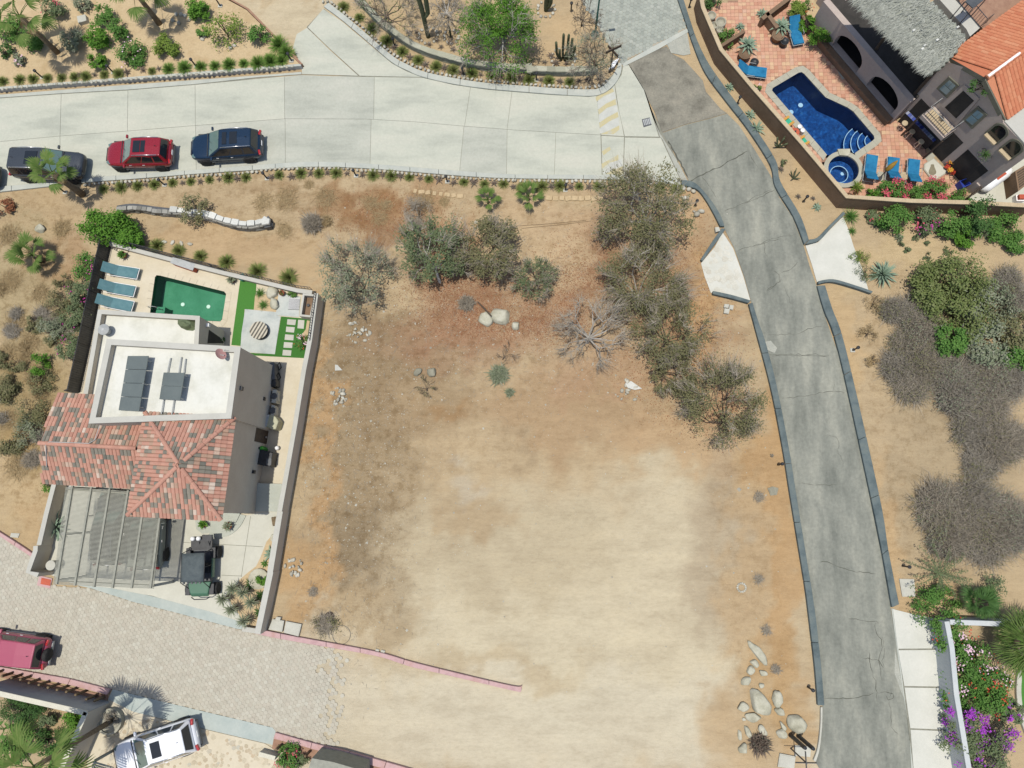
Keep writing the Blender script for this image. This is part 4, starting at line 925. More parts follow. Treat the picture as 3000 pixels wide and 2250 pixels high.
wall_run('garden_wall','low taupe wall under iron lattice above the pool patio',nwl[::-1],.55,.18,'stucco','stucco_cap')
sw=wall_run('garden_wall','taupe wall beside the carport with a raised corner',PW([(Q1,(400,300),(300,690),(210,1080))])[::1],1.1,.2,'stucco','stucco_cap')
wall_run('garden_wall','taupe corner wall with pale cap at the street end of the carport',PW([(Q1,(205,1090),(205,1140),(110,1420),(250,1475))])[::1],1.35,.2,'stucco','stucco_cap')
def lattice_fence(name,label,pts,z0,h,mat='black',step=.22,slope=1):
 pts=[Vector((p.x,p.y,0)) for p in pts]; t=thing(name,pts[0],label,'fence'); L=resample(pts,step)
 for zz in (z0+.02,z0+h):MB().tube([p+Vector((0,0,zz)) for p in pts],.022,4).build('rail',MT[mat],t)
 for i,p in enumerate(L):
  q=L[min(i+slope*3,len(L)-1)] if slope else p
  if i % 8==0:MB().tube([p+Vector((0,0,z0-.02)),p+Vector((0,0,z0+h+.04))],.03,4).build('post',MT[mat],t)
  MB().tube([p+Vector((0,0,z0)),q+Vector((0,0,z0+h))],.015,4).build('bar',MT[mat],t)
  if slope:MB().tube([q+Vector((0,0,z0)),p+Vector((0,0,z0+h))],.015,4).build('bar',MT[mat],t)
 return t
lattice_fence('lattice_fence','black iron lattice fence along the upper side of the pool patio',[p+Vector((.03,.09,0)) for p in nwl[:3]],.6,.75,step=.3)
lattice_fence('wall_railing','fine black railing on the taupe wall beside the stepping slabs',[p+Vector((-.1,0,0)) for p in gw[:2]],1.3,.35,step=.16,slope=0)
lattice_fence('wall_railing','fine black railing on the pool patio wall above the boulders',[p+Vector((0,.08,0)) for p in nwl[2:]],.6,.5,step=.2,slope=0)
lf=lattice_fence('screen_fence','tall dark picket screen along the left side of the pool patio and house',PW([(E_,(905,470),(865,640),(800,950),(740,1250),(650,1659)),(I_,(625,150))]),.02,1.25,step=.14,slope=0)
bk=MB(); pts=PW([(E_,(902,472),(862,640),(797,950),(737,1250),(648,1659)),(I_,(622,150))])
bk.prism([p+Vector((-.06,0,0)) for p in pts]+[p+Vector((-.03,0,0)) for p in pts[::-1]],.0,1.15); bk.build('screen_panel',MT['darkgrey'],lf)
# outdoor shower corner with raised rim
w=[W(P1(1575,40),.9),W(P1(1790,60),.9),W(P1(1715,430),.9),W(P1(1520,410),.9)]
t=thing('shower_tray',W(P1(1660,220)),'brown-floored box with pale raised rim in the terrace corner','shower')
sheet(MB(),[(p.x,p.y) for p in w],[[(p.x,p.y) for p in inset(w,.12)]],.04,.75).build('rim',MT['stucco_cap'],t); MB().prism(inset(w,.10),.04,.3).build('floor',MT['brown_stucco'],t)
p=W(P1(1682,250),.3); MB().lathe(p,[(.1,0),(.1,.1),(.05,.14),(0,.15)],10).build('drain',MT['darkgrey'],t)
# ================================================================== VEHICLES
def lerp4(q,u,v):return q[0].lerp(q[1],u).lerp(q[3].lerp(q[2],u),v)
def pane(q,u0,u1,v0,v1,off,m=None):
 n=(q[1]-q[0]).cross(q[3]-q[0]).normalized()*off
 return [lerp4(q,u0,v0)+n,lerp4(q,u1,v0)+n,lerp4(q,u1,v1)+n,lerp4(q,u0,v1)+n]
def wheel(root,x,y,r,w,rim='steel',side=1):
 mtx=Matrix.Translation((x,y,r))@Matrix.Rotation(-side*math.pi/2,4,'X')
 def ring(prof,n=20):
  mb=MB().lathe((0,0,0),prof,n); mb.v=[tuple(mtx@Vector(v)) for v in mb.v]; return mb
 ty=ring([(r*.62,-w/2),(r*.93,-w/2),(r,-w/2+.03),(r,w/2-.03),(r*.93,w/2),(r*.64,w/2)]).build('tyre',MT['rubber'],root,True,local=True)
 rm=ring([(r*.62,-w*.3),(r*.64,w*.42),(r*.58,w*.40),(r*.2,w*.30),(r*.14,w*.44),(0,w*.44)]).build('rim',MT['rubber'],ty,True,local=True)
 sp=MB()
 for k in range(5):
  a=k*2*math.pi/5; c_,s_=math.cos(a),math.sin(a); d=Vector((c_,s_,0)); n=Vector((-s_,c_,0))
  sp.add([mtx@(d*r*.12+n*.05+Vector((0,0,w*.40))),mtx@(d*r*.60+n*.035+Vector((0,0,w*.45))),mtx@(d*r*.60-n*.035+Vector((0,0,w*.45))),mtx@(d*r*.12-n*.05+Vector((0,0,w*.40)))],[(0,1,2,3)])
 sp.build('rim',MT[rim],ty,local=True)
def car(label,loc,rz,col_m,L=4.65,Wd=1.86,H=1.66,boxy=0.0,sunroof=((-.02,.12),),spare=False,rails='steel',group=None,name='parked_car',plate=True,trim='darkgrey'):
 t=thing(name,loc,label,'car',group,rz); hw=Wd/2
 zb=.30; belt=H*.60+boxy*.03
 st=[(-.5,.80,.52,.52*belt+.2),(-.485,.92,.42,belt*.93),(-.40,.985,zb,belt),(-.2,1,zb,belt+.01),(0,1,zb,belt),(.17,1,zb,belt-.01),(.24,.99,zb,belt-.03),(.36,.96-.02*(1-boxy),zb,belt-.09+.05*boxy),(.45,.86+.08*boxy,.34,belt-.17+.10*boxy),(.485,.72+.16*boxy,.40,belt-.26+.14*boxy),(.5,.55+.25*boxy,.46,belt-.38+.16*boxy)]
 b=MB(); ring=None
 for (fx,fw,z0,z1) in st:
  w=hw*fw; pts=[(0,z0),(w*.86,z0),(w,z0+.16),(w*1.0,(z0+z1)/2+.03),(w*.965,z1-.06),(w*.86,z1),(w*.5,z1+.03),(0,z1+.045)]
  rr=[(fx*L,y,z) for y,z in pts]+[(fx*L,-y,z) for y,z in pts[-2:0:-1]]
  base=len(b.v); b.v+=rr; n=len(rr)
  if ring is not None:
   for i in range(n):b.f.append((ring+i,base+i,base+(i+1) % n,ring+(i+1) % n))
  else:b.f.append(tuple(range(n)))
  ring=base
 b.f.append(tuple(range(ring+n-1,ring-1,-1)))
 body=b.build('body',col_m,t,True,local=True)
 sm=body.modifiers.new('smooth','SUBSURF'); sm.levels=1; sm.render_levels=1
 xb0,xb1,xr0,xr1=-.47*L,.215*L,(-.415-.03*boxy)*L,(.015+.05*boxy)*L
 wb,wr=hw*.93,hw*(.70+.08*boxy); zr=H-.03
 B_=[Vector((xb0,-wb*.96,belt)),Vector((xb1,-wb,belt-.03)),Vector((xb1,wb,belt-.03)),Vector((xb0,wb*.96,belt))]
 T_2=[Vector((xr0,-wr*.95,zr)),Vector((xr1,-wr,zr-.01)),Vector((xr1,wr,zr-.01)),Vector((xr0,wr*.95,zr))]
 xm=(xr0+xr1)/2
 g=MB().add(B_+T_2+[Vector((xm,-wr,zr+.02)),Vector((xm,wr,zr+.02)),Vector((xm,0,H+.015)),Vector((xr0,0,zr+.02)),Vector((xr1,0,zr+.015))],
     [(0,1,5,8,4),(1,2,6,12,5),(2,3,7,9,6),(3,0,4,11,7),(4,8,10,11),(8,5,12,10),(11,10,9,7),(10,12,6,9)])
 cab=g.build('cabin',col_m,t,False,local=True,bevel=.05)
 def glass(nm,q,u0,u1,v0,v1,m='glass',off=.012):
  p=pane(q,u0,u1,v0,v1,off); MB().slab(p,.006).build(nm,MT[m],cab,local=True)
 glass('windscreen',[B_[1],B_[2],T_2[2],T_2[1]],.04,.96,.03,.95,'screen')
 glass('rear_window',[B_[3],B_[0],T_2[0],T_2[3]],.08,.92,.18,.93)
 for q in ([B_[0],B_[1],T_2[1],T_2[0]],[B_[2],B_[3],T_2[3],T_2[2]]):
  flip=q[0] is B_[2]
  for u0,u1 in ((.06,.26),(.30,.57),(.60,.93)):
   if flip:u0,u1=1-u1,1-u0
   glass('side_window',q,u0,u1,.12,.86)
 for (a,b2) in sunroof:
  x0,x1=xr0+(xr1-xr0)*a,xr0+(xr1-xr0)*b2
  MB().box(((x0+x1)/2,0,H-.004),(x1-x0,wr*1.25,.045)).build('sunroof',MT['glass'],cab,local=True)
 if rails:
  for s_ in (-1,1):MB().tube([(xr0+.15,s_*(wr-.03),zr+.02),(xm,s_*(wr-.01),zr+.075),(xr1-.1,s_*(wr-.03),zr+.02)],.022,5).build('roof_rail',MT[rails],cab,True,local=True)
 for s_ in (-1,1):
  for fx in (-.30,.31):
   MB().box((fx*L,s_*(hw-.13),.38),(.80,.24,.72)).build('wheel_arch',MT['black'],body,local=True)
   wheel(t,fx*L,s_*(hw-.075),.345,.23,'steel',s_)
  m=MB().box((.165*L,s_*(hw+.12),belt+.06),(.13,.24,.15)); m.build('mirror',col_m,t,local=True,bevel=.04)
  MB().box((.44*L,s_*hw*.66,belt-.22),(.30,.24,.10),s_*-.5).build('headlight',MT['screen'],body,local=True,bevel=.04)
  MB().box((-.487*L,s_*hw*.74,belt-.12),(.14,.34,.16),s_*.25).build('taillight',MT['redlight'],body,local=True,bevel=.03)
  for fx in (-.10,.10):MB().box((fx*L,s_*(hw*.985),belt-.14),(.16,.035,.03)).build('door_handle',MT['steel'],body,local=True)
  MB().box((0,s_*hw*.97,.36),(L*.44,.06,.12)).build('sill',MT[trim],body,local=True)
 MB().box((.493*L,0,.62+.1*boxy),(.06,hw*1.0,.2+.1*boxy)).build('grille',MT['black'],body,local=True)
 MB().box((-.498*L,0,.50),(.10,hw*1.5,.18)).build('rear_bumper',MT[trim],body,local=True,bevel=.03)
 if plate:MB().box((-.508*L,0,.78),(.02,.34,.13)).build('number_plate',MT['whitemetal'],body,local=True)
 if spare:
  mb=MB().lathe((0,0,0),[(.0,0),(.34,0),(.37,.05),(.37,.2),(.30,.24),(0,.24)],18); mm=Matrix.Translation((-.49*L,0,.92))@Matrix.Rotation(-math.pi/2,4,'Y'); mb.v=[tuple(mm@Vector(v)) for v in mb.v]; mb.build('spare_wheel',MT['rubber'],t,True,local=True)
 # wipers and panel lines that read from above
 for s_ in (-.3,.25):MB().tube([(xb1+.03,s_*hw,belt+.03),(xb1-.28,s_*hw+.32,belt+.2)],.012,4).build('wiper',MT['black'],cab,local=True)
 MB().box((.235*L,0,belt+.005),(.05,hw*1.7,.03)).build('cowl',MT['black'],body,local=True)
 MB().tube([(xr0+.35,0,H),(xr0+.22,0,H+.1)],.018,4).build('aerial',MT['black'],cab,local=True)
 return t
MT['redlight']=paint('red_lamp',(.30,.012,.015),.2)
def place(rear,front,z=.75):
 a,b=W(rear,z),W(front,z); d=b-a; return Vector(((a.x+b.x)/2,(a.y+b.y)/2,.05)),math.atan2(d.y,d.x),d.length
c_,r_,l_=place(A(2118,1165),A(1548,1200)); car('dark blue parked SUV with two black roof panels',c_,r_,paint('blue_car_paint',(.005,.022,.05),.25,.3),L=4.65,Wd=1.88,H=1.66,sunroof=((.42,.66),(.76,.90)))
c_,r_,l_=place(A(1395,1240),A(866,1250)); car('bright red parked SUV with black glass roof panel',c_,r_,paint('red_car_paint',(.22,.006,.014),.25,.1),L=4.35,Wd=1.83,H=1.64,sunroof=((.50,.66),(.68,.92)))
c_,r_,l_=place(A(110,1335),A(690,1345)); car('dark grey boxy SUV parked under the roadside fan palm',c_,r_,paint('grey_car_paint',(.045,.052,.06),.3,.4),L=4.7,Wd=1.9,H=1.75,boxy=.6,sunroof=((.50,.85),))
c_,r_,l_=place(A(-560,1440),A(4,1420)); car('black car at the concrete kerb behind the dark grey SUV',c_,r_,paint('black_car_paint',(.012,.012,.014),.3,.2),L=4.4,Wd=1.85,H=1.6)
c_,r_,l_=place(J_(395,735),J_(-170,665)); car('faded pink-red SUV with a spare wheel parked on the hexagon pavers',c_,r_,paint('faded_red_paint',(.30,.055,.095),.4,.05,.3),L=4.2,Wd=1.8,H=1.72,boxy=.7,sunroof=(),spare=True,trim='greymetal',rails=None)
c_,r_,l_=place(J_(1575,1385),J_(958,1592)); car('white SUV with sunroof parked on the cream crazy-paved forecourt',c_,r_,paint('white_car_paint',(.72,.73,.75),.2,.0),L=4.8,Wd=1.9,H=1.68,sunroof=((.60,.86),))
jc=W(Q1(990,860),.8); jr=W(Q1(960,1290),.8)-W(Q1(1010,430),.8)
car('black SUV in the middle of the slatted carport',Vector((jc.x,jc.y,.05)),math.atan2(-jr.y,-jr.x),paint('carport_black_paint',(.02,.021,.022),.35,.1),L=4.3,Wd=1.8,H=1.65,group=None)
jc=W(Q1(1480,960),.8)
jp=car('grey-green open-bodied jeep under the carport edge nearest the drive',Vector((jc.x,jc.y,.05)),math.atan2(-jr.y,-jr.x),paint('olive_grey_paint',(.16,.18,.16),.5,.0,.1),L=3.9,Wd=1.85,H=1.7,boxy=1.0,sunroof=((.2,.8),),rails=None)

# ------------------------------------------------------------------ buggy with canvas roof
def buggy():
 fr,bk=W(J_(1600,255),.8),W(J_(1760,-320),.8)
 a,b=W(P3(480,1130),1.0),W(J_(1620,250),.8); d=b-a; rz=math.atan2(d.y,d.x)
 t=thing('utility_buggy',Vector(((a.x+b.x)/2,(a.y+b.y)/2,.05)),'green off-road buggy with dark canvas roof standing on the front drive','buggy',None,rz)
 L,w=3.1,.78
 grn=paint('buggy_green_paint',(.045,.12,.07),.45,0,.2); MT['buggy']=grn
 MB().box((.0,0,.52),(2.5,1.1,.22)).build('chassis',MT['darkgrey'],t,local=True)
 hood=MB().add([(.62,-.66,.80),(1.45,-.52,.72),(1.45,.52,.72),(.62,.66,.80),(.62,-.7,.98),(1.30,-.5,.90),(1.30,.5,.90),(.62,.7,.98)],[(0,1,5,4),(1,2,6,5),(2,3,7,6),(4,5,6,7),(3,0,4,7)]); hood.build('hood',grn,t,local=True,bevel=.05)
 roof=MB(); N=6
 for i in range(N+1):
  for j in range(N+1):
   x,y=-1.05+1.6*i/N,-.66+1.32*j/N; roof.v.append((x,y,1.80+.06*math.cos((i/N-.5)*3)*math.cos((j/N-.5)*3)-.012*((i % 2))))
 roof.f=[(i*(N+1)+j,(i+1)*(N+1)+j,(i+1)*(N+1)+j+1,i*(N+1)+j+1) for i in range(N) for j in range(N)]
 MT['canvas']=M('dark_canvas',[ob(86,97,104),ob(104,114,119)],4,.85,.2,.2,40,fine=.15); o=roof.build('canvas_roof',MT['canvas'],t,True,local=True); s_=o.modifiers.new('thick','SOLIDIFY'); s_.thickness=.03
 for s_ in (-1,1):
  MB().tube([(.98,s_*.62,.85),(.58,s_*.66,1.78),(-1.05,s_*.66,1.78),(-1.25,s_*.64,.75)],.028,6).build('roll_bar',MT['black'],t,True,local=True)
  MB().tube([(-.25,s_*.67,1.78),(-.35,s_*.68,.70)],.026,6).build('roll_bar',MT['black'],t,True,local=True)
  MB().box((-.15,s_*.70,.72),(1.1,.08,.34)).build('side_panel',grn,t,local=True,bevel=.03)
  MB().box((-1.0,s_*.72,.86),(.62,.30,.05)).build('mudguard',MT['black'],t,local=True,bevel=.02)
  MB().box((1.05,s_*.70,.82),(.62,.28,.05)).build('mudguard',MT['black'],t,local=True,bevel=.02)
  for x in (-1.0,1.05):wheel(t,x,s_*.78,.36,.30,'steel',s_)
  MB().box((-.1,s_*.33,.80),(.5,.48,.14)).build('seat',MT['rubber'],t,local=True,bevel=.05)
  MB().box((-.38,s_*.33,1.08),(.12,.48,.5)).build('seat_back',MT['rubber'],t,local=True,bevel=.05)
 for k in range(5):MB().box((.60,-.46+.23*k,1.80),(.10,.12,.10)).build('light_pod',MT['darkgrey'],t,local=True,bevel=.02)
 MB().tube([(1.5,-.55,.62),(1.62,-.35,.7),(1.62,.35,.7),(1.5,.55,.62)],.03,6).build('front_bumper',MT['black'],t,True,local=True)
 MB().box((-1.45,0,.78),(.55,1.25,.08)).build('cargo_bed',MT['black'],t,local=True)
 for y in (-.12,.22):MB().lathe((-1.85,y-.25,1.05),[(.05,0),(.13,.04),(.13,.18),(.05,.24),(0,.24)],10).build('cool_box',MT['whitemetal'],t,True,local=True)
 MB().box((-1.82,-.1,.98),(.3,.7,.05)).build('rear_shelf',MT['black'],t,local=True)
 MB().box((-1.85,.52,1.2),(.34,.5,.05)).build('rear_panel',MT['black'],t,local=True); MB().tube([(-1.4,.5,.8),(-1.85,.52,1.2)],.025,5).build('bracket',MT['black'],t,local=True)
 MB().tube([(-1.5,-.1,.8),(-1.82,-.1,.98)],.025,5).build('bracket',MT['black'],t,local=True)
buggy()

# ================================================================== LOUNGERS AND POOLSIDE PIECES
def lounger(label,foot,head,z,mat,frame,group,w=.66,z0=.05,pad=.07,arms=False,name='sun_lounger',recl=.55):
 a,b=W(foot,z),W(head,z); d=b-a; L=d.length; rz=math.atan2(d.y,d.x)
 t=thing(name,Vector(((a.x+b.x)/2,(a.y+b.y)/2,z0)),label,'lounger',group,rz)
 xs=L/2; kx=xs-.72
 if not arms:
  s_=MB().add([(-xs,-w/2,.30),(kx,-w/2,.30),(kx,w/2,.30),(-xs,w/2,.30)]+[(-xs,-w/2,.30+pad),(kx,-w/2,.30+pad),(kx,w/2,.30+pad),(-xs,w/2,.30+pad)],[(3,2,1,0),(4,5,6,7),(0,1,5,4),(2,3,7,6),(3,0,4,7),(1,2,6,5)])
 else:
  s_=MB().box(((kx-xs)/2,0,.33),(xs+kx,w,pad*1.6))
 s_.build('seat',MT[mat],t,local=True,bevel=.02)
 h=recl; q=[Vector((kx,-w/2,.31)),Vector((xs,-w/2,.31+h)),Vector((xs,w/2,.31+h)),Vector((kx,w/2,.31))]
 MB().slab(q,pad).build('backrest',MT[mat],t,local=True,bevel=.02)
 for s2 in (-1,1):
  MB().tube([(-xs-.03,s2*(w/2+.03),.31),(kx,s2*(w/2+.03),.31),(xs-.1,s2*(w/2+.03),.31)],.022,5).build('side_rail',MT[frame],t,local=True)
  for x in (-xs+.25,xs-.45):MB().tube([(x,s2*(w/2+.03),.31),(x+.06,s2*(w/2+.05),0)],.02,5).build('leg',MT[frame],t,local=True)
  if arms:MB().tube([(kx+.12,s2*(w/2+.06),.31),(kx+.05,s2*(w/2+.10),.56),(kx-.45,s2*(w/2+.10),.54),(kx-.5,s2*(w/2+.06),.31)],.02,5).build('armrest',MT[frame],t,True,local=True)
 MB().tube([(-xs-.03,-w/2-.03,.31),(-xs-.03,w/2+.03,.31)],.022,5).build('end_rail',MT[frame],t,local=True)
 MB().tube([(xs-.1,-w/2,.31),(xs-.1,w/2,.31)],.02,5).build('end_rail',MT[frame],t,local=True)
 return t
lounger('teal sling lounger nearest the lattice fence on the pool patio',E_(1112,695),E_(860,655),.42,'fabric_teal','whitemetal','teal loungers on the pool patio')
lounger('teal sling lounger between the two others on the pool patio',E_(1085,838),E_(835,795),.42,'fabric_teal','whitemetal','teal loungers on the pool patio')
lounger('teal sling lounger nearest the house wall on the pool patio',E_(1068,962),E_(815,912),.42,'fabric_teal','whitemetal','teal loungers on the pool patio')
lounger('blue padded lounger between the brown wall and the pool corner',D(125,590),D(-118,560),.42,'fabric_blue','greymetal','blue loungers on the terracotta patio',.7,.05,.1,True)
lounger('blue padded lounger beside the low garden wall planters',D(390,355),D(330,165),.42,'fabric_blue','greymetal','blue loungers on the terracotta patio',.7,.05,.1,True)
lounger('blue padded lounger nearest the round spa',D(985,1255),D(955,1480),.42,'fabric_blue','greymetal','blue loungers on the terracotta patio',.7,.05,.1,True)
lounger('blue padded lounger half covered by the folded mustard parasol',D(1160,1275),D(1140,1475),.42,'fabric_blue','greymetal','blue loungers on the terracotta patio',.7,.05,.1,True)
lounger('blue padded lounger beside the six-sided concrete plinth',D(1325,1290),D(1305,1500),.42,'fabric_blue','greymetal','blue loungers on the terracotta patio',.7,.05,.1,True)
# striped round table on the polished slab
t=thing('striped_table',W(P1(880,655),.06),'round grey and cream striped table on the polished terrace slab','table'); p=W(P1(872,650),.45); p.z=.06
MB().lathe(p,[(.5,0),(.5,.06),(.12,.08),(.12,.36),(0,.36)],20).build('base',MT['stripe_b'],t)
rr_=.56; nst=11
for i in range(nst):
 x0,x1=-rr_+2*rr_*i/nst,-rr_+2*rr_*(i+1)/nst; pts=[]
 for k in range(9):x=x0+(x1-x0)*k/8; pts.append((x,math.sqrt(max(0,rr_*rr_-x*x))))
 pts=pts+[(x,-y) for x,y in pts[::-1]]; a=R(-28); ca,sa=math.cos(a),math.sin(a)
 MB().prism([(p.x+x*ca-y*sa,p.y+x*sa+y*ca) for x,y in pts],p.z+.36,p.z+.42+(.002 if i % 2 else 0)).build('plank',MT['stripe_b' if i % 2 else 'stripe_p'],t)
# slatted terrace grille
t=thing('slat_grille',W(P1(1450,230),.07),'white slatted grille lying on the grey terrace slab by the shower','grille')
for i in range(22):
 a,b=W(P1(1370-i*.8,135+i*8.4),.07),W(P1(1545-i*.8,142+i*8.4),.07); d=(b-a).normalized(); nn=Vector((-d.y,d.x,0))*.012
 if i % 2:MB().prism([a+nn,b+nn,b-nn,a-nn],.07,.11).build('slat',MT['darkgrey'],t)
 else:MB().prism([a+nn,b+nn,b-nn,a-nn],.07,.12).build('slat',MT['whitemetal'],t)
# grey and red storage bench at the lattice wall
a,b=W(E_(1405,595),.4),W(E_(1580,655),.4); d=b-a; rz=math.atan2(d.y,d.x)
t=thing('storage_bench',Vector(((a.x+b.x)/2,(a.y+b.y)/2,.04)),'red storage bench with grey lid by the patio lattice wall','bench',None,rz)
MB().box((0,0,.26),(d.length,.38,.52)).build('chest',MT['redplastic'],t,local=True,bevel=.02); MB().box((0,.02,.55),(d.length+.06,.46,.06)).build('lid',MT['greymetal'],t,local=True,bevel=.02)
def pot(label,px,r,h,z0,plant=None,group=None,mat='pot',n=60,pm='leaf_green',ph=.35,name='potted_plant'):
 q=W(px,z0+h); t=thing(name,Vector((q.x,q.y,z0)),label,'plant pot',group); p=ORG[t.name]
 MB().lathe(p,[(r*.62,0),(r*.95,h*.85),(r,h*.86),(r,h),(r*.86,h),(r*.82,h*.86),(0,h*.86)],14).build('pot',MT[mat],t,True)
 if plant:
  mb=MB()
  for i in range(n):
   a=rnd.uniform(0,6.283); e=rnd.uniform(.15,1.3); d=Vector((math.cos(a)*math.cos(e),math.sin(a)*math.cos(e),math.sin(e))); L=ph*rnd.uniform(.5,1.1); s_=Vector((-d.y,d.x,0)).normalized()*ph*.10
   b0=p+Vector((0,0,h*.85))+d*r*.2; m=b0+d*L*.55+Vector((0,0,.02)); e_=b0+d*L-Vector((0,0,L*.15))
   mb.add([b0-s_*.4,b0+s_*.4,m+s_,e_,m-s_],[(0,1,2,4),(4,2,3)])
  mb.build('foliage',MT[pm],t)
 return t
pot('terracotta pot of dark leaves beside the corner of the pool patio',E_(985,540),.24,.35,.04,1)
pot('terracotta pot with pale flowers at the turf edge of the pool patio',E_(1870,745),.2,.3,.04,1,pm='leaf_greygreen')
pot('small terracotta pot between the boulder and the grey slab',P1(1242,42),.18,.28,.07,1,pm='leaf_dark',n=20,ph=.2)
pot('terracotta pot of bright leaves on the curved entrance step beside the carport',P3(520,755),.2,.3,.2,1,pm='leaf_bright')
pot('terracotta pot of dull leaves on the curved entrance step',P3(920,780),.24,.32,.2,1,pm='leaf_greygreen')
# machines and bins along the right-hand house wall
def box_thing(name,label,cat,px4,z,h,m,group=None,extra=None):
 q=[W(p,z+h) for p in px4]; t=thing(name,Vector((sum(p.x for p in q)/4,sum(p.y for p in q)/4,z)),label,cat,group)
 MB().prism(q,z,z+h).build('casing',MT[m],t,bevel=.03); return t,q
def ac_unit(label,px4,h=.75,m='concretebox'):
 t,q=box_thing('air_conditioner',label,'air conditioner',px4,.04,h,m,'air conditioners along the house wall')
 c=sum(q,Vector())/4; MB().lathe(Vector((c.x,c.y,.04+h)),[(.2,0),(.2,.02),(.16,.03),(.05,.03),(0,.03)],14).build('fan_grille',MT['darkgrey'],t)
 e=(q[1]-q[2]); n=Vector((e.y,-e.x,0)).normalized(); n=n if n.x>0 else-n
 m0=(q[1]+q[2])/2; MB().box((m0.x+n.x*.01,m0.y+n.y*.01,.04+h*.5),(.03,e.length*.6,h*.6),math.atan2(n.y,n.x)).build('coil_grille',MT['greymetal'],t)
ac_unit('pale air conditioner beside the covered bicycles on the side path',[P2(*q) for q in ((1095,225),(1165,230),(1150,445),(1075,440))])
ac_unit('pale air conditioner beside the tall round-lidded tank on the side path',[P2(*q) for q in ((1075,470),(1135,485),(1120,665),(1062,655))])
t=thing('round_lid_tank',W(P2(1120,740),.04),'cream water tank with a rounded front on the side path','tank'); mb=MB()
q=[W(P2(x,y),.9) for x,y in ((920,640),(1050,635),(1140,660),(1195,740),(1150,870),(1080,875),(1000,830),(890,820))]
mb.prism([Vector((p.x,p.y,0)) for p in q],.04,.9); MT['tankcream']=M('cream_plastic',[ob(190,188,156),ob(204,202,170)],3,.5,.3); mb.build('casing',MT['tankcream'],t,bevel=.06)
MB().prism([Vector((p.x,p.y,0)) for p in (q[0],q[1],q[6],q[7])],.9,.93).build('lid',MT['greymetal'],t)
t=thing('covered_bicycles',W(P2(1170,60),.04),'dark bundle of covered bicycles leaning by the house wall corner','bicycle'); p=ORG[t.name]
MB().box(p+Vector((0,.35,.5)),(.35,1.1,.9),.1).build('cover',MT['darkgrey'],t,bevel=.12); MB().box(p+Vector((.05,-.35,.45)),(.42,.5,.8),.1).build('bag',MT['black'],t,bevel=.1)
for dy in (.1,.75):MB().tube([p+Vector((.22,dy,.0)),p+Vector((.22,dy+.25,.33)),p+Vector((.22,dy,.66)),p+Vector((.22,dy-.25,.33)),p+Vector((.22,dy,.0))],.03,5).build('wheel',MT['rubber'],t)
t=thing('gas_cylinder',W(P2(985,1200),.04),'bright green gas cylinder behind the black workbench','gas cylinder'); MT['gasgreen']=M('gas_green',[(.02,.25,.02),(.03,.32,.03)],4,.4,.4)
MB().lathe(ORG[t.name],[(.12,0),(.16,.05),(.16,.75),(.10,.9),(.05,.95),(.05,1.05),(0,1.05)],14).build('cylinder',MT['gasgreen'],t,True); MB().lathe(ORG[t.name]+Vector((0,0,1.04)),[(.07,0),(.07,.06),(0,.07)],8).build('valve',MT['black'],t)
t,q=box_thing('black_workbench','black covered workbench against the right-hand house wall','bench',[P2(*q) for q in ((895,1190),(1100,1255),(1060,1480),(845,1440))],.04,.9,'black')
MB().box(W(P2(1040,1400),.94),(.3,.4,.1)).build('tool_tray',MT['darkgrey'],t)
t=thing('globe_bollard',W(P2(1190,1180),.05),'small white globe light on the side path','lamp'); MB().lathe(ORG[t.name],[(.1,0),(.1,.1),(.14,.2),(.1,.32),(0,.34)],12).build('globe',MT['whitemetal'],t,True)
t=thing('wall_lamp_post',W(P2(1180,1545),.04),'steel pole lamp with green shade reaching over the side path','lamp'); p=ORG[t.name]
pz_=onplane(P2(1010,1550),e0,wn); pe=W(P2(1345,1540),pz_.z); MB().tube([pz_,pe],.035,6).build('arm',MT['greymetal'],t)
MB().tube([Vector((pe.x,pe.y,.04)),pe],.03,6).build('pole',MT['greymetal'],t); MB().lathe(pe,[(.2,-.04),(.2,.04),(.1,.16),(0,.18)],14).build('shade',MT['lampgreen'],t,True)
# slatted bench by the garden wall
t=thing('slatted_bench',W(P3(1690,700),.05),'small grey slatted bench against the front garden wall','bench'); a=.25
for i in range(4):
 q0,q1=W(P3(1640+i*26,640-i*6),.45),W(P3(1662+i*22,775-i*2),.45); d=(q1-q0).normalized(); nn=Vector((-d.y,d.x,0))*.04
 MB().prism([q0+nn,q1+nn,q1-nn,q0-nn],.42,.45).build('slat',MT['wood'],t)
for x,y in ((1640,640),(1715,622),(1662,775),(1728,768)):
 q0=W(P3(x,y),.43); MB().box((q0.x,q0.y,.235),(.05,.05,.38)).build('leg',MT['darkgrey'],t)
# round lidded drum in the carport corner; meter boxes and covers
t=thing('round_drum',W(Q1(215,1355),.05),'round grey lidded drum in the walled carport corner','drum'); p=W(Q1(215,1355),.8); p.z=.05
MB().lathe(p,[(.27,0),(.27,.72),(.29,.73),(.29,.78),(.05,.80),(0,.80)],18).build('drum',MT['concretebox'],t)
t=thing('red_cover',W(Q1(160,1560),.05),'orange-red square cover in a pink concrete surround beside the carport','cover')
MB().prism(PW([(Q1,(80,1485),(245,1525),(215,1655),(45,1610))]),.0,.075).build('surround',MT['kerb_pink'],t); MB().prism(PW([(Q1,(110,1515),(232,1540),(220,1618),(95,1595))]),.05,.10).build('lid',MT['redplastic'],t)
def cover(label,l,h=.22,m='concretebox',group=None,name='utility_box'):
 t=thing(name,W(PX(l)[0]),label,'utility box',group); poly=PW(l); MB().prism(poly,0,h).build('box',MT[m],t,bevel=.01); MB().prism(inset(poly,.06),h,h+.015).build('lid',MT[m],t); return t
cover('square concrete meter box touching the end of the taupe garden wall',[(K_,(282,448),(376,462),(360,552),(250,532))])
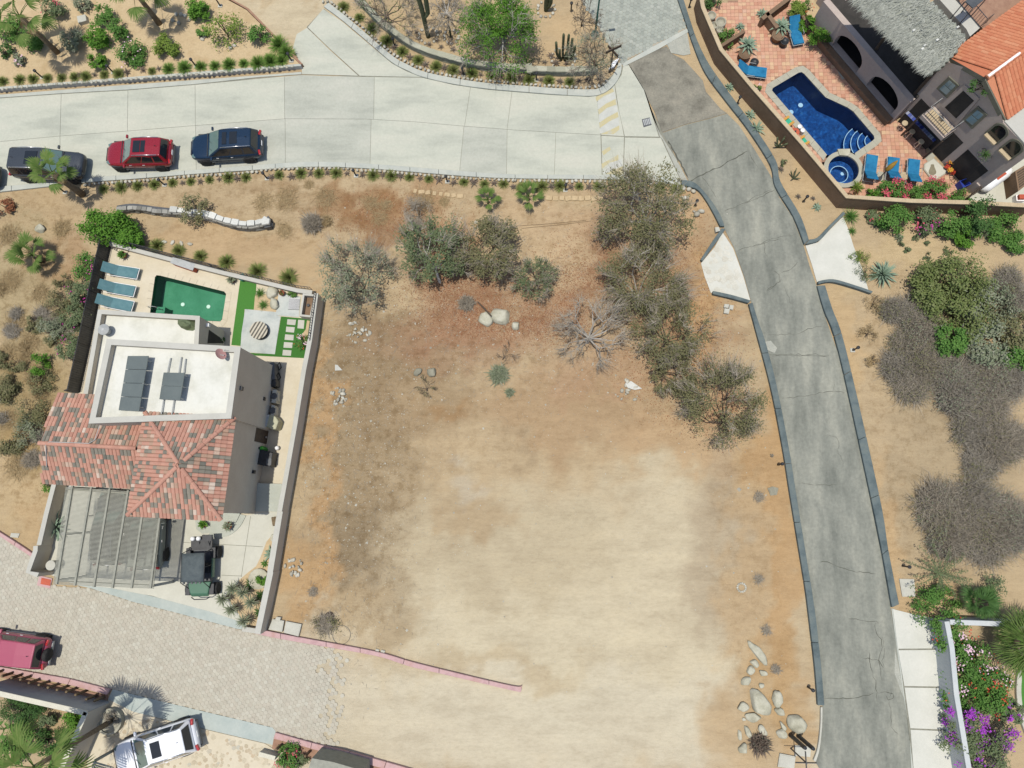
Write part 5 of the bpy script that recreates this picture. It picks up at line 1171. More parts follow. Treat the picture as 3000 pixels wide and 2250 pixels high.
cover('square concrete meter box beside another one at the pink kerb',[(K_,(390,465),(516,490),(492,588),(372,558))])
cover('small concrete box with a black pipe behind the meter boxes',[(K_,(315,430),(352,434),(342,462),(304,456))],.25)
cover('white concrete cover behind the small half-round stones at the rock pile',[(M_,(905,1470),(1035,1482),(1028,1565),(902,1555))],.12)
cover('large white concrete cover beside the rock pile plant',[(M_,(782,1535),(910,1560),(898,1659),(765,1645))],.12)
cover('pale concrete cover under the feathery shrub by the right kerb',[(M_,(1750,125),(1870,128),(1882,270),(1775,270))],.08)
cover('dark metal box on the blue-grey kerb end by the crazy-paved apron',[(G_,(1635,612),(1668,608),(1676,640),(1642,650))],.3)
for i,q in enumerate((((1715,1225),(1755,1228),(1745,1258),(1710,1252)),((1757,1232),(1790,1236),(1784,1272),(1752,1266)),((1715,1260),(1758,1265),(1750,1305),(1710,1298)))):
 cover('small grey concrete block in the cluster of three below the apron',[(G_,*q)],.2,group='three concrete blocks')
for q in (((1112,692),(1138,696),(1135,720),(1106,712)),((1155,700),(1187,706),(1182,728),(1150,722))):
 cover('small rounded concrete block behind the pink kerb of the empty lot',[(K_,*q)],.12,group='two kerb blocks')
cover('pale drain cover on the sand near the pink kerb corner',[(I_,(95,1275),(165,1280),(150,1315),(85,1310))],.06)
cover('flat grey-green slab on the sand strip beside the road kerb',[(L_,(1515,1190),(1555,1175),(1605,1188),(1590,1245),(1540,1250))],.06,'greyrock')
t=thing('manhole_ring',W(K_(735,430)),'rusty round manhole grid in the scrubby corner behind the pink kerb','manhole'); p=W(K_(735,430)); 
MB().lathe(p,[(.27,0),(.27,.1),(.2,.1),(.2,.06),(0,.06)],16).build('rim',MT['darkwood'],t)
for i in range(5):MB().box((p.x-.16+.08*i,p.y,.085),(.03,.36,.03)).build('grid_bar',MT['darkwood'],t)
t=thing('wire_hoop',W(K_(832,580)),'thin wire hoop lying beside the pink kerb','hoop'); p=W(K_(832,580)); MB().tube([p+Vector((math.cos(a*.2618)*.52,math.sin(a*.2618)*.52,.04)) for a in range(25)],.012,4).build('hoop',MT['darkgrey'],t)
# ================================================================== TOP-RIGHT VILLA WITH THATCH AND ORANGE TILE ROOF
ZW=1.5
wt=PX([(C,(1512,-60),(1535,60),(1682,402)),(D,(0,706),(400,1160),(772,1602)),(H_,(1300,118),(1800,132),(2300,160))])
wl=[W(p,ZW) for p in wt]
vw=wall_run('compound_wall','long brown stucco wall with tan cap round the terracotta pool patio',wl,ZW-.06,.22,'brown_stucco','tan_cap',.02)
vp=thing('villa_patio',W(D(600,700)),kind='structure')
pat=[Vector((p.x,p.y,0)) for p in offset(wl[:6],.2)]+[W(H_(1300,108)),W(D(1760,1570)),W(D(1600,1420)),W(D(1160,960)),W(D(700,440)),W(D(430,90)),W(D(440,-80))]
hole_r=[[(p.x,p.y) for p in inset(pool_right,-.3)],[(p.x,p.y) for p in inset(spa,-.3)]]
v_,f_=cdt([(p.x,p.y) for p in pat],[])
def in_hole(x,y):return any(inpoly(x,y,h) for h in hole_r)
# bed under the tiles, open over the pools
bx0,bx1=min(p.x for p in pat),max(p.x for p in pat); by0,by1=min(p.y for p in pat),max(p.y for p in pat)
patp=[(p.x,p.y) for p in pat]
bedm=MB(); s=.3; nx=int((bx1-bx0)/s); ny=int((by1-by0)/s)
hb=[[(p.x,p.y) for p in inset(pool_right,-.05)],[(p.x,p.y) for p in inset(spa,-.05)]]
for i in range(nx):
 for j in range(ny):
  x,y=bx0+i*s,by0+j*s
  if inpoly(x+s/2,y+s/2,patp) and not any(inpoly(x+a,y+b,h) for h in hb for a in (0,s) for b in (0,s)):bedm.add([(x,y,.034),(x+s,y,.034),(x+s,y+s,.034),(x,y+s,.034)],[(0,1,2,3)])
bedm.build('tile_bed',MT['terra_bed'],vp)
ts=.262; rot=.0; cells=[]
for i in range(int((bx1-bx0)/ts)+1):
 for j in range(int((by1-by0)/ts)+1):
  x,y=bx0+i*ts,by0+j*ts
  if inpoly(x,y,patp) and not any(inpoly(x+a,y+b,h) for h in hole_r for a in (-.1,.1) for b in (-.1,.1)):cells.append((x,y))
cells.sort(key=lambda p:p[0]**2+p[1]**2)
tm=MB().prism([(-.125,-.125),(.125,-.125),(.125,.125),(-.125,.125)],-.03,0).mesh('tile',MT['terra']); big=MB()
for q,(x,y) in enumerate(cells):
 z=.05+rnd.uniform(-.002,.002)
 if q<300:link('tile',tm,vp,Vector((x,y,z))-ORG[vp.name])
 else:big.prism([(x-.125,y-.125),(x+.125,y-.125),(x+.125,y+.125),(x-.125,y+.125)],z-.02,z)
big.build('tile_field',MT['terra'],vp,kind='stuff')
coping(pool_right,.42,-.02,.075,.62,'coping',vp,skip=lambda p:(p-spa_c).length<spa_r+.45)
pr=pool('swimming_pool','deep blue mosaic swimming pool with curved corner steps in the terracotta patio',pool_right,1.5,-.10,'pool_wall_dark','pool_blue','water_blue')
pc=W(D(1000,1128),0)
for k,(rr_,zz) in enumerate(((1.55,-.95),(1.2,-.72),(.85,-.5),(.48,-.3))):
 arc=[pc+Vector((math.cos(a),math.sin(a),0))*rr_ for a in [R(125+i*10) for i in range(12)]]
 arc=[p for p in arc if inpoly(p.x,p.y,[(q.x,q.y) for q in pool_right])]
 if len(arc)>2:
  MB().prism([pc+Vector((-.03,.01,0))]+arc,-1.5,zz).build('corner_step',MT['pool_blue'],pr)
  MB().tube([Vector((p.x,p.y,zz+.01)) for p in arc],.03,4).build('step_edge',MT['whitemetal'],pr)
for q in ((402,852),(325,908)):MB().lathe(W(D(*q),-1.48),[(.16,-.02),(.16,.01),(.1,.02),(0,.02)],12).build('drain_cover',MT['whitemetal'],pr)
for q in ((487,700),(870,1000)):MB().lathe(W(D(*q),-.45),[(.05,0),(.05,.03),(0,.03)],8).build('pool_light',MT['whitemetal'],pr)
sp=pool('round_spa','round blue mosaic spa with pale rim touching the swimming pool',spa,1.0,-.06,'pool_wall_dark','pool_blue','water_blue')
ring=[(spa_r*1.0,.05),(spa_r*1.0,.16),(spa_r*1.30,.16),(spa_r*1.30,.03)]
vs=[]; n=36; mb=MB()
for r_q,z in ring:vs+=[(spa_c.x+math.cos(6.2832*i/n)*r_q,spa_c.y+math.sin(6.2832*i/n)*r_q,z) for i in range(n)]
mb.add(vs,[(k*n+i,(k+1)*n+i,(k+1)*n+(i+1) % n,k*n+(i+1) % n) for k in range(3) for i in range(n)]); mb.build('rim',MT['coping'],sp)
MB().lathe(Vector((spa_c.x,spa_c.y,-1.0)),[(spa_r*.98,.01),(spa_r*.98,.42),(spa_r*.60,.42),(spa_r*.58,.012)],28).build('bench',MT['pool_blue'],sp)
MB().tube([Vector((spa_c.x+math.cos(i*.2244)*spa_r*.6,spa_c.y+math.sin(i*.2244)*spa_r*.6,-.57)) for i in range(29)],.03,4).build('bench_edge',MT['whitemetal'],sp)
MB().lathe(W(D(740,1408),-.98),[(.12,-.02),(.12,.01),(0,.02)],12).build('drain_cover',MT['whitemetal'],sp)
MB().prism(PW([(D,(690,1220),(795,1218),(790,1262),(770,1275),(705,1270))]),.05,.24).build('spillway_stone',MT['boulder'],sp,bevel=.03)

# ------------------------------------------------------------------ the villa itself
vh=thing('thatched_villa',W(D(1300,700)),'brown stucco villa with grey palm thatch, orange barrel tile roof and arched arcade','house')
f0,f1=W(D(1174,921)),W(D(1592,1366)); fu=(f1-f0).normalized(); fn=Vector((fu.y,-fu.x,0)); fn=fn if fn.x<0 else-fn
ZEV=5.6
dep=(W(D(2110,75),ZEV)-W(D(1610,440),ZEV)); dep.z=0; DL=dep.length+4; dep.normalize()
def onF(p,off=0.0):return onplane(p,f0+fn*off,fn)
f2=f1+fu*2.3
apx=onF(D(1925,618),.2); ridz=max(apx.z,ZEV+.9)
mid_s=(Vector((apx.x,apx.y,0))-f0).dot(fu); sp_=(f1-f0).length
wm=MB()
top5=[f0,f1,f1+dep*DL,f0+dep*DL]
wm.prism(top5,0,ZEV-.1); pk=f0+fu*mid_s+Vector((0,0,ridz-.14))
wm.add([f0+Vector((0,0,ZEV-.1)),f1+Vector((0,0,ZEV-.1)),pk],[(0,1,2)])
wm.build('wall',MT['grey_stucco'],vh)
MB().prism([f1+fn*.003,f2,f2+dep*DL,f1+dep*DL],0,5.45).build('wing_wall',MT['grey_stucco'],vh)
MB().prism([f1+dep*.05,f2+fn*.05,f2+dep*DL,f1+dep*DL],5.45,5.55).build('wing_cap',MT['stucco_cap'],vh)
# the gable roof, each row of barrel tiles a part
eL0,eR0=W(D(1612,442),ZEV)+fn*.15,W(D(2090,952),ZEV)+fn*.15
rg0=Vector((apx.x,apx.y,ridz))+fn*.15
slopes=((eL0,rg0),(eR0,rg0))
vr=roof_base([[eL0-low_s,eL0+dep*DL-low_s,rg0+dep*DL-low_s,rg0-low_s],[eR0-low_s,rg0-low_s,rg0+dep*DL-low_s,eR0+dep*DL-low_s]],'tileorange',vh)
src=barrel(.25,.46,5,.085)
for e,g0 in slopes:
 upv=(g0-e); upv=upv-dep*upv.dot(dep); L=upv.length; upv.normalize(); nn=dep.cross(upv).normalized(); nn=nn if nn.z>0 else-nn
 skew=(g0-e).dot(dep)
 mtx=Matrix((upv.cross(nn),upv,nn)).transposed(); row=MB(); y=0
 while y<L-.1:
  b=len(row.v); row.v+=[tuple(mtx@(Vector(q)+Vector((0,y,0)))) for q in src.v]; row.f+=[tuple(j+b for j in f) for f in src.f]; y+=.42
 me=row.mesh('tile_row',MT['tileorange'])
 for k in range(int(DL/.235)):link('tile_row',me,vr,e+dep*(.1+k*.235)+nn*.02-ORG[vr.name])
caps(rg0,rg0+dep*DL,vr,'tileorange',.3,.45)
MB().tube([rg0+Vector((0,0,.12)),rg0+dep*2.3+Vector((0,0,.1))],.08,8).build('ridge_mortar',MT['whitemetal'],vr)
MT['fascia']=M('grey_green_fascia',[ob(122,122,108),ob(140,138,124)],2,.9,.2)
for a,b in ((eL0,rg0),(eR0,rg0)):
 a2,b2=a-Vector((0,0,.05)),b-Vector((0,0,.05)); MB().slab([a2,b2,b2-Vector((0,0,.32)),a2-Vector((0,0,.32))],.09).build('rake_board',MT['fascia'],vh)
for q,dz in (((1755,460),0),):pass
# windows, door, openings on the gable wall
def wall_panel(name,pts,m,out,par=vh,thick=.04):
 q=[onF(D(*p))+fn*out for p in pts]; return MB().slab(q if (q[1]-q[0]).cross(q[3]-q[0]).dot(fn)>0 else q[::-1],thick).build(name,MT[m],par)
for fr,pn in ((((1608,615),(1692,690),(1592,792),(1508,712)),((1615,642),(1668,690),(1590,765),(1532,715))),(((1843,855),(1922,928),(1797,1042),(1722,962)),((1845,882),(1895,925),(1800,1010),(1745,965)))):
 w_=wall_panel('window',fr,'fascia',.0,vh,.07); q=[onF(D(*p))+fn*.075 for p in pn]
 for u0,u1,v0,v1 in ((.02,.46,.02,.48),(.02,.46,.52,.98),(.52,.98,.02,.98)):
  # three panes behind a cross bar
  pp=[lerp4(q,a,b) for a,b in ((v0,u0),(v1,u0),(v1,u1),(v0,u1))]; MB().slab(pp if (pp[1]-pp[0]).cross(pp[3]-pp[0]).dot(fn)>0 else pp[::-1],.012).build('pane',MT['glass_sky_tint'],w_)
wall_panel('door_surround',((1738,680),(1858,792),(1672,1012),(1545,845)),'grey_stucco',.0,vh,.08)
wall_panel('balcony_door',((1730,728),(1816,810),(1672,952),(1580,862)),'shade_tone',.085,vh,.02)  # flat panel, the shade of the doorway painted as near-black
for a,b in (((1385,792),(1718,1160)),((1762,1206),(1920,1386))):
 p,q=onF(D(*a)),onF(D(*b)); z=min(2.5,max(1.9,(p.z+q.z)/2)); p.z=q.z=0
 MB().slab([p+fn*.005+Vector((0,0,.05)),q+fn*.005+Vector((0,0,.05)),q+fn*.005+Vector((0,0,z)),p+fn*.005+Vector((0,0,z))][::1],.004).build('opening_shade_panel',MT['shade_tone'],vh)  # no real hole: a flat panel coloured as the shade inside
 sd_=MB(); 
for cx_,cy_,s_ in ((2010,1068,1.0),(2130,1195,1.0)):
 c=onF(D(cx_,cy_)); w2,h2=.38,.55; pts=[c+fu*-w2+Vector((0,0,-h2)),c+fu*w2+Vector((0,0,-h2))]+[c+fu*(math.cos(R(a))*w2)+Vector((0,0,.1+math.sin(R(a))*w2)) for a in range(0,181,20)]
 o_=MB(); o_.add([p+fn*.03 for p in pts],[tuple(range(len(pts)))]); 
 fr=[c+(p-c)*1.3 for p in pts]; m_=MB(); n_=len(pts)
 m_.add([p+fn*.06 for p in fr]+[p+fn*.06 for p in pts]+[p-fn*.02 for p in fr],[(i,(i+1) % n_,n_+(i+1) % n_,n_+i) for i in range(n_)]+[(2*n_+i,2*n_+(i+1) % n_,(i+1) % n_,i) for i in range(n_)])
 w_=m_.build('arched_window',MT['fascia'],vh); o_.build('pane',MT['glass'],w_)
 MB().box(c+fn*.12+Vector((0,0,-h2-.08)),(w2*2.1,.3,.1),math.atan2(fu.y,fu.x)).build('window_sill',MT['tan_cap'],w_)
# balcony: slab, boards, railing
bz=2.75
b0,b1=onF(D(1500,842)),onF(D(1690,1020)); s0,s1=(b0-f0).dot(fu),(b1-f0).dot(fu)
bl=[f0+fu*s0+fn*.02,f0+fu*s1+fn*.02,f0+fu*s1+fn*1.0,f0+fu*s0+fn*1.0]
ba=thing('balcony',Vector((bl[0].x,bl[0].y,bz-.3)),'tan-floored balcony with thin rails on the villa gable wall','balcony')
MB().prism(bl,bz-.3,bz).build('slab',MT['grey_stucco'],ba)
nb=11
for k in range(nb):
 a,b=s0+.12+(s1-s0-.24)*k/nb,s0+.12+(s1-s0-.24)*(k+1)/nb-.012
 MB().prism([f0+fu*a+fn*.15,f0+fu*b+fn*.15,f0+fu*b+fn*.85,f0+fu*a+fn*.85],bz,bz+.035).build('floor_board',MT['tan_cap'],ba)
for z in (bz+.45,bz+.9):
 MB().tube([f0+fu*(s0+.04)+fn*.03+Vector((0,0,z)),f0+fu*(s0+.04)+fn*.95+Vector((0,0,z)),f0+fu*(s1-.04)+fn*.95+Vector((0,0,z)),f0+fu*(s1-.04)+fn*.03+Vector((0,0,z))],.022,4).build('rail',MT['darkgrey'] if z<bz+.6 else MT['greymetal'],ba)
for k in range(13):
 p=f0+fu*(s0+.04+(s1-s0-.08)*k/12)+fn*.95; MB().tube([p+Vector((0,0,bz)),p+Vector((0,0,bz+.9))],.012,4).build('baluster',MT['darkgrey'],ba)
# dark lattice canopy over the bar
cb=[W(D(1215,1100)),W(D(1392,1288)),W(D(1392,1288))+dep*2.2,W(D(1215,1100))+dep*2.2]; cz=2.3
cn=thing('bar_canopy',cb[0],'black lattice canopy over the poolside bar','canopy')
for k in range(16):
 a,b=cb[0].lerp(cb[1],k/15),cb[3].lerp(cb[2],k/15); MB().tube([a+Vector((0,0,cz)),b+Vector((0,0,cz))],.05,4).build('slat',MT['black'],cn)
for k in range(12):
 a,b=cb[0].lerp(cb[3],k/11),cb[1].lerp(cb[2],k/11); MB().tube([a+Vector((0,0,cz-.09)),b+Vector((0,0,cz-.09))],.05,4).build('slat',MT['black'],cn)
for p in cb:MB().box((p.x,p.y,cz/2),(.1,.1,cz-.1),.7).build('post',MT['darkwood'],cn)
MT['bluetile']=MV('blue_white_tile',[ob(40,60,170),ob(210,216,230),ob(60,84,190),ob(180,190,220)],.4,.5)
bc=thing('tiled_bar',W(D(1290,950)),'blue and white tiled bar counter under the black canopy','bar counter')
ba0,ba1=W(D(1252,915),1.0),W(D(1480,1150),1.0); d=(ba1-ba0).normalized(); n_=Vector((-d.y,d.x,0)); n_=n_ if n_.y>0 else-n_
MB().prism([ba0,ba1,ba1+n_*.5,ba0+n_*.5],.05,1.0).build('counter',MT['shade_tone'],bc)  # counter body takes its shadow as base colour
for k in range(14):
 a,b=ba0.lerp(ba1,k/14+.004),ba0.lerp(ba1,(k+1)/14-.004); MB().prism([a-n_*.02,b-n_*.02,b+n_*.22,a+n_*.22],1.0,1.02).build('tile',MT['bluetile'],bc)
for q in ((1245,1000),(1305,1068),(1378,1150)):
 t=thing('bar_stool',W(D(*q),.05),'steel-legged bar stool in front of the tiled bar','stool','stools at the tiled bar'); p=W(D(*q),.75); p.z=.05
 MB().lathe(p+Vector((0,0,.7)),[(.17,0),(.19,.02),(.19,.05),(.15,.07),(0,.07)],12).build('seat',MT['tan_cap'],t)
 for k in range(4):
  a=.785+k*1.5708; MB().tube([p+Vector((math.cos(a)*.12,math.sin(a)*.12,.7)),p+Vector((math.cos(a)*.22,math.sin(a)*.22,0))],.018,4).build('leg',MT['steel'],t)
 MB().tube([p+Vector((math.cos(k*.5236)*.19,math.sin(k*.5236)*.19,.25)) for k in range(13)],.012,4).build('foot_ring',MT['steel'],t)
# arcade with two arches, rooms behind coloured as deep shade, ledge in front
a0,a1=W(D(560,330)),W(D(1132,1003)); au=(a1-a0).normalized(); an=Vector((au.y,-au.x,0)); an=an if an.x<0 else-an; AL=(a1-a0).length; ZAr=2.45
def onA(p):q=onplane(p,a0,an); return (q-a0).dot(au),q.z
def arch(s0,s1,zb,zs,zc):
 r=(s1-s0)/2; return [(s0,zb),(s1,zb),(s1,zs)]+[((s0+s1)/2+math.cos(R(a))*r,zs+math.sin(R(a))*(zc-zs)) for a in range(15,180,15)]+[(s0,zs)]
o1=(onA(D(690,345))[0],onA(D(865,555))[0]); o2=(onA(D(955,660))[0],onA(D(1140,870))[0])
o1=(max(.4,o1[0]-.15),max(o1[1],o1[0]+2.3)); o2=(max(o2[0],o1[1]+.45),AL-.4)
hl=[arch(*o1,.55,1.25,2.12),arch(*o2,.55,1.25,2.12)]
v_,f_=cdt([(-1.2,0),(AL,0),(AL,ZAr),(-1.2,ZAr)],hl)
am=MB(); P=lambda s,z,o:a0+au*s+an*o+Vector((0,0,z))
am.add([P(p.x,p.y,0) for p in v_],f_); am.add([P(p.x,p.y,-.4) for p in v_],[f[::-1] for f in f_])
for h in hl:
 for i in range(len(h)):
  (s_a,z_a),(s_b,z_b)=h[i],h[(i+1) % len(h)]; am.add([P(s_a,z_a,0),P(s_b,z_b,0),P(s_b,z_b,-.4),P(s_a,z_a,-.4)],[(0,1,2,3)])
am.add([P(-1.2,ZAr,0),P(AL,ZAr,0),P(AL,ZAr,-.4),P(-1.2,ZAr,-.4)],[(0,1,2,3)]); am.add([P(AL,0,0),P(AL,ZAr,0),P(AL,ZAr,-.4),P(AL,0,-.4)],[(0,1,2,3)])
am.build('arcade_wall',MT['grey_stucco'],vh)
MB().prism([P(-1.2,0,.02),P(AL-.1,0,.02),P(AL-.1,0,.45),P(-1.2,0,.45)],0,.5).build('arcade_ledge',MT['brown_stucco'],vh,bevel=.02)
MB().prism([P(-1.2,0,-.4),P(AL,0,-.4),P(AL,0,-.4)+dep*3.2,P(-1.2,0,-.4)+dep*3.2],ZAr-.22,ZAr-.02).build('terrace_floor',MT['shade_tone'],vh)  # shade under the thatch is put into this floor's colour
MB().prism([P(-1.2,0,-2.6),P(AL,0,-2.6),P(AL,0,-2.7),P(-1.2,0,-2.7)],0,ZAr-.2).build('arcade_back',MT['shade_tone'],vh)
MB().prism([P(-1.2,0,0),P(AL,0,0),P(AL,0,-2.6),P(-1.2,0,-2.6)],0,.06).build('arcade_floor',MT['shade_tone'],vh)
for s_ in (-1.1,AL*.45,AL-.3):MB().tube([P(s_,ZAr-.1,-.6),P(s_,6.0,-.6)],.1,8).build('thatch_post',MT['darkwood'],vh)
# palm thatch: a thick rough slab sloping up and away, ragged fringe at the eaves
ZT0,ZT1=5.9,6.7
te=[W(D(840,-10),ZT0),W(D(1440,600),ZT0),W(D(1545,540),ZT0+.15),W(D(1770,290),ZT1),W(D(1750,240),ZT1),W(D(1660,140),ZT1),W(D(1510,-10),ZT1),W(D(1380,-120),ZT1),W(D(700,-140),ZT0)]
e_d=(te[1]-te[0]); e_d.z=0; e_d.normalize(); e_n=Vector((-e_d.y,e_d.x,0)); e_n=e_n if e_n.x>0 else-e_n
tp=[(p.x,p.y) for p in te]; gm=MB(); st_=.22; xs=[p[0] for p in tp]; ys=[p[1] for p in tp]; idx={}
for i in range(int((max(xs)-min(xs))/st_)+2):
 for j in range(int((max(ys)-min(ys))/st_)+2):
  x,y=min(xs)+i*st_,min(ys)+j*st_
  d_=(Vector((x,y,0))-Vector((te[0].x,te[0].y,0))).dot(e_n); z=ZT0+max(-.4,d_)*(ZT1-ZT0)/5.2+.07*mn.noise((x*1.5,y*1.5,0))+.05*mn.noise((x*5,y*5,3))
  idx[i,j]=len(gm.v); gm.v.append((x,y,z))
for (i,j),k in list(idx.items()):
 if (i+1,j+1) in idx and inpoly(gm.v[k][0]+st_/2,gm.v[k][1]+st_/2,tp):gm.f.append((k,idx[i+1,j],idx[i+1,j+1],idx[i,j+1]))
used=sorted({i for f in gm.f for i in f}); rm_={o:n for n,o in enumerate(used)}; gm.v=[gm.v[i] for i in used]; gm.f=[tuple(rm_[i] for i in f) for f in gm.f]
th=gm.build('thatch',MT['thatch'],vh,True); sld=th.modifiers.new('thick','SOLIDIFY'); sld.thickness=.28; sld.offset=-1
fr=MB()
for k in range(9500):
 if k<3000:s_=rnd.random(); b=te[0].lerp(te[1],s_)+e_n*rnd.uniform(-.05,.9); dirv=-e_n+e_d*rnd.uniform(-.35,.35); L=rnd.uniform(.25,.6)
 else:
  b=Vector((rnd.uniform(min(xs),max(xs)),rnd.uniform(min(ys),max(ys)),0))
  if not inpoly(b.x,b.y,tp):continue
  dirv=-e_n+e_d*rnd.uniform(-.5,.5); L=rnd.uniform(.2,.5)
 d_=(Vector((b.x,b.y,0))-Vector((te[0].x,te[0].y,0))).dot(e_n); b.z=ZT0+max(-.4,d_)*(ZT1-ZT0)/5.2+rnd.uniform(.03,.10)
 dirv=dirv.normalized(); w_=Vector((-dirv.y,dirv.x,0))*rnd.uniform(.012,.03); e2=b+dirv*L+Vector((0,0,rnd.uniform(-.14,.05)))
 fr.add([b-w_,b+w_,e2],[(0,1,2)])
fr.build('thatch_fringe',MT['thatch_strand'],th,kind='stuff')
for q in ((1335,225),(1520,310),(1425,345),(1410,370),(1670,225)):
 b=W(D(*q),6.4); d_=(Vector((b.x,b.y,0))-Vector((te[0].x,te[0].y,0))).dot(e_n); z=ZT0+d_*(ZT1-ZT0)/5.2+.12
 MB().box((b.x,b.y,z),(.16,.1,.1),.6).build('pale_tuft',MT['whitestone'],th)
# roof terrace behind: parapet, railing, tiled floor, awning
zt=5.55
MB().prism([W(D(*q),zt) for q in ((1505,-30),(1625,-30),(1690,30),(1855,225),(1775,295),(1745,235),(1655,138))],3.0,zt).build('roof_parapet',MT['stucco_cap'],vh)
MB().prism([W(D(*q),zt-.3) for q in ((1660,-60),(2260,-60),(2260,120),(2105,72),(1880,235),(1700,30))],3.0,zt-.3).build('roof_terrace',MT['terra_bed'],vh)
t=thing('terrace_railing',W(D(1740,60),zt-.3),'thin dark railing along the villa roof terrace','railing')
ra=[W(D(1635,-30),zt),W(D(1850,222),zt),W(D(1905,185),zt)]
for z in (.05,.75):MB().tube([p+Vector((0,0,z)) for p in ra],.02,4).build('rail',MT['darkgrey'],t)
for p in resample(ra,.16):MB().tube([p,p+Vector((0,0,.75))],.012,4).build('baluster',MT['darkgrey'],t)
t=thing('grey_awning',W(D(1800,20),zt-.3),'slate grey awning panel on the villa roof terrace','awning'); q=[W(D(*p),zt+1.6) for p in ((1730,15),(1795,72),(1915,-20),(1840,-60))]
MB().slab(q if (q[1]-q[0]).cross(q[3]-q[0]).z>0 else q[::-1],.06).build('canvas',MT['darkgrey'],t)
for p in q:MB().tube([Vector((p.x,p.y,zt-.3)),p],.03,5).build('pole',MT['darkgrey'],t)
# upper-left wing with an arch
w0,w1=W(D(470,-40)),W(D(700,105)); MB().prism([W(D(505,60)),W(D(640,215)),W(D(640,215))+Vector((3.2,3.6,0)),W(D(505,60))+Vector((3.2,3.6,0))],0,2.45).build('side_wing',MT['grey_stucco'],vh)
# lower yard walls, concrete yard, tank, bins
wall_run('yard_wall','grey-brown wall between the villa yard and the concrete drive',PW([(D,(1745,1545),(1880,1440),(2100,1290),(2300,1150))])[::-1],1.0,.25,'grey_stucco','grey_stucco',.01)
apron('concrete_yard',[(D,(1770,1600),(2000,1420),(2300,1200)),(H_,(2300,150),(1780,128))],'courtyard',.05)
t=thing('gas_tank',W(D(1975,1450),.05),'long white gas tank with a red stripe label on the concrete yard','gas tank'); a,b=W(D(1895,1515),.55),W(D(2075,1385),.55); d=(b-a).normalized()
MB().tube([a-d*.28,a-d*.2,a-d*.05,a+d*.1,b-d*.1,b+d*.05,b+d*.2,b+d*.28],[.02,.2,.33,.38,.38,.33,.2,.02],16).build('tank',MT['whitemetal'],t,True)
m0=a.lerp(b,.55); MB().box((m0.x,m0.y,.93),(.7,.26,.03),math.atan2(d.y,d.x)).build('red_label',MT['redplastic'],t)
for s_ in (.15,.85):p=a.lerp(b,s_); MB().box((p.x,p.y,.16),(.1,.5,.32),math.atan2(d.y,d.x)).build('cradle',MT['greymetal'],t)
t=thing('blue_bin',W(D(1735,1475),.05),'open blue plastic bin in the dark villa yard','bin'); q=[W(D(*p),.6) for p in ((1690,1465),(1755,1440),(1785,1490),(1720,1520))]; MT['binblue']=M('bin_blue',[(.012,.03,.22),(.02,.05,.30)],4,.5,.4)
sheet(MB(),[(p.x,p.y) for p in q],[[(p.x,p.y) for p in inset(q,.04)]],.05,.6).build('bin_wall',MT['binblue'],t); MB().prism(inset(q,.03),.05,.1).build('bin_floor',MT['binblue'],t)
t=thing('red_box',W(D(2148,1625),.05),'small orange-red box on a white stand in the concrete yard','box'); p=ORG[t.name]
MB().box(p+Vector((0,0,.2)),(.5,.4,.4)).build('stand',MT['whitemetal'],t); MB().box(p+Vector((0,0,.5)),(.36,.28,.2)).build('box',MT['redplastic'],t)
t=thing('louvred_gate',W(D(1815,1600),.05),'dark louvred gate between the yard and the garden wall','gate'); a,b=W(D(1765,1600),1.2),W(D(1865,1520),1.2); d=(b-a).normalized()
for k in range(9):p=a.lerp(b,k/8); MB().box((p.x,p.y,.65),(.09,.05,1.2),math.atan2(d.y,d.x)+.5).build('slat',MT['darkwood'],t)
for z in (.15,1.2):MB().tube([Vector((a.x,a.y,z)),Vector((b.x,b.y,z))],.03,4).build('rail',MT['darkwood'],t)
cb4=[(D,(2140,1385),(2230,1330),(2230,1500),(2165,1550))]; t=thing('louvred_cupboard',W(D(2180,1450),.05),'brown cupboard with dark louvred top at the yard edge','cupboard'); poly=PW(cb4,1.2); MB().prism(poly,.05,1.2).build('frame',MT['brown_stucco'],t); 
ii=inset(poly,.1)
for k in range(7):a,b=ii[0].lerp(ii[3],k/7+.02),ii[1].lerp(ii[2],k/7+.02); a2,b2=ii[0].lerp(ii[3],(k+1)/7-.03),ii[1].lerp(ii[2],(k+1)/7-.03); MB().prism([a,b,b2,a2],1.2,1.23).build('slat',MT['darkwood'],t)
# low walls and planters on the patio
wall_run('patio_wall','low brown divider wall with gate gap on the terracotta patio beside a planter',PW([(D,(80,175),(170,300))]),.8,.25,'brown_stucco','brown_stucco',.01)
wall_run('patio_wall','low brown wall running from the planter corner to the villa arcade',[W(p,.8) for p in (D(100,165),D(330,-10))],.8,.25,'brown_stucco','brown_stucco',.01)
wall_run('patio_wall','short low brown wall between the compound wall and the patio gate',[W(p,.8) for p in (C(1690,390),C(1890,262))],.8,.2,'brown_stucco','brown_stucco',.01)
wall_run('planter_wall','rounded brown planter wall beside the villa arcade',[W(p,.5) for p in (D(400,130),D(500,260),D(610,400))],.5,.2,'brown_stucco','brown_stucco',.01)
zone_b=MB().prism(PW([(D,(405,110),(500,240),(620,390),(700,300),(560,120),(480,20))]),.0,.4).build('raised_bed',MT['bed'],vp)
for q in (((690,560),(730,545),(775,635),(735,650)),((850,745),(890,728),(942,810),(905,832)),((1400,1280),(1455,1235),(1490,1270),(1435,1318))):
 MB().prism(PW([(D,*q)]),.0,.07).build('paving_slab',MT['coping'],vp)
t=thing('concrete_plinth',W(D(1480,1370),.05),'six-sided concrete plinth with a dark water stain on the patio','plinth'); q=PW([(D,(1470,1285),(1590,1400),(1490,1468),(1455,1462),(1390,1380),(1395,1335))])
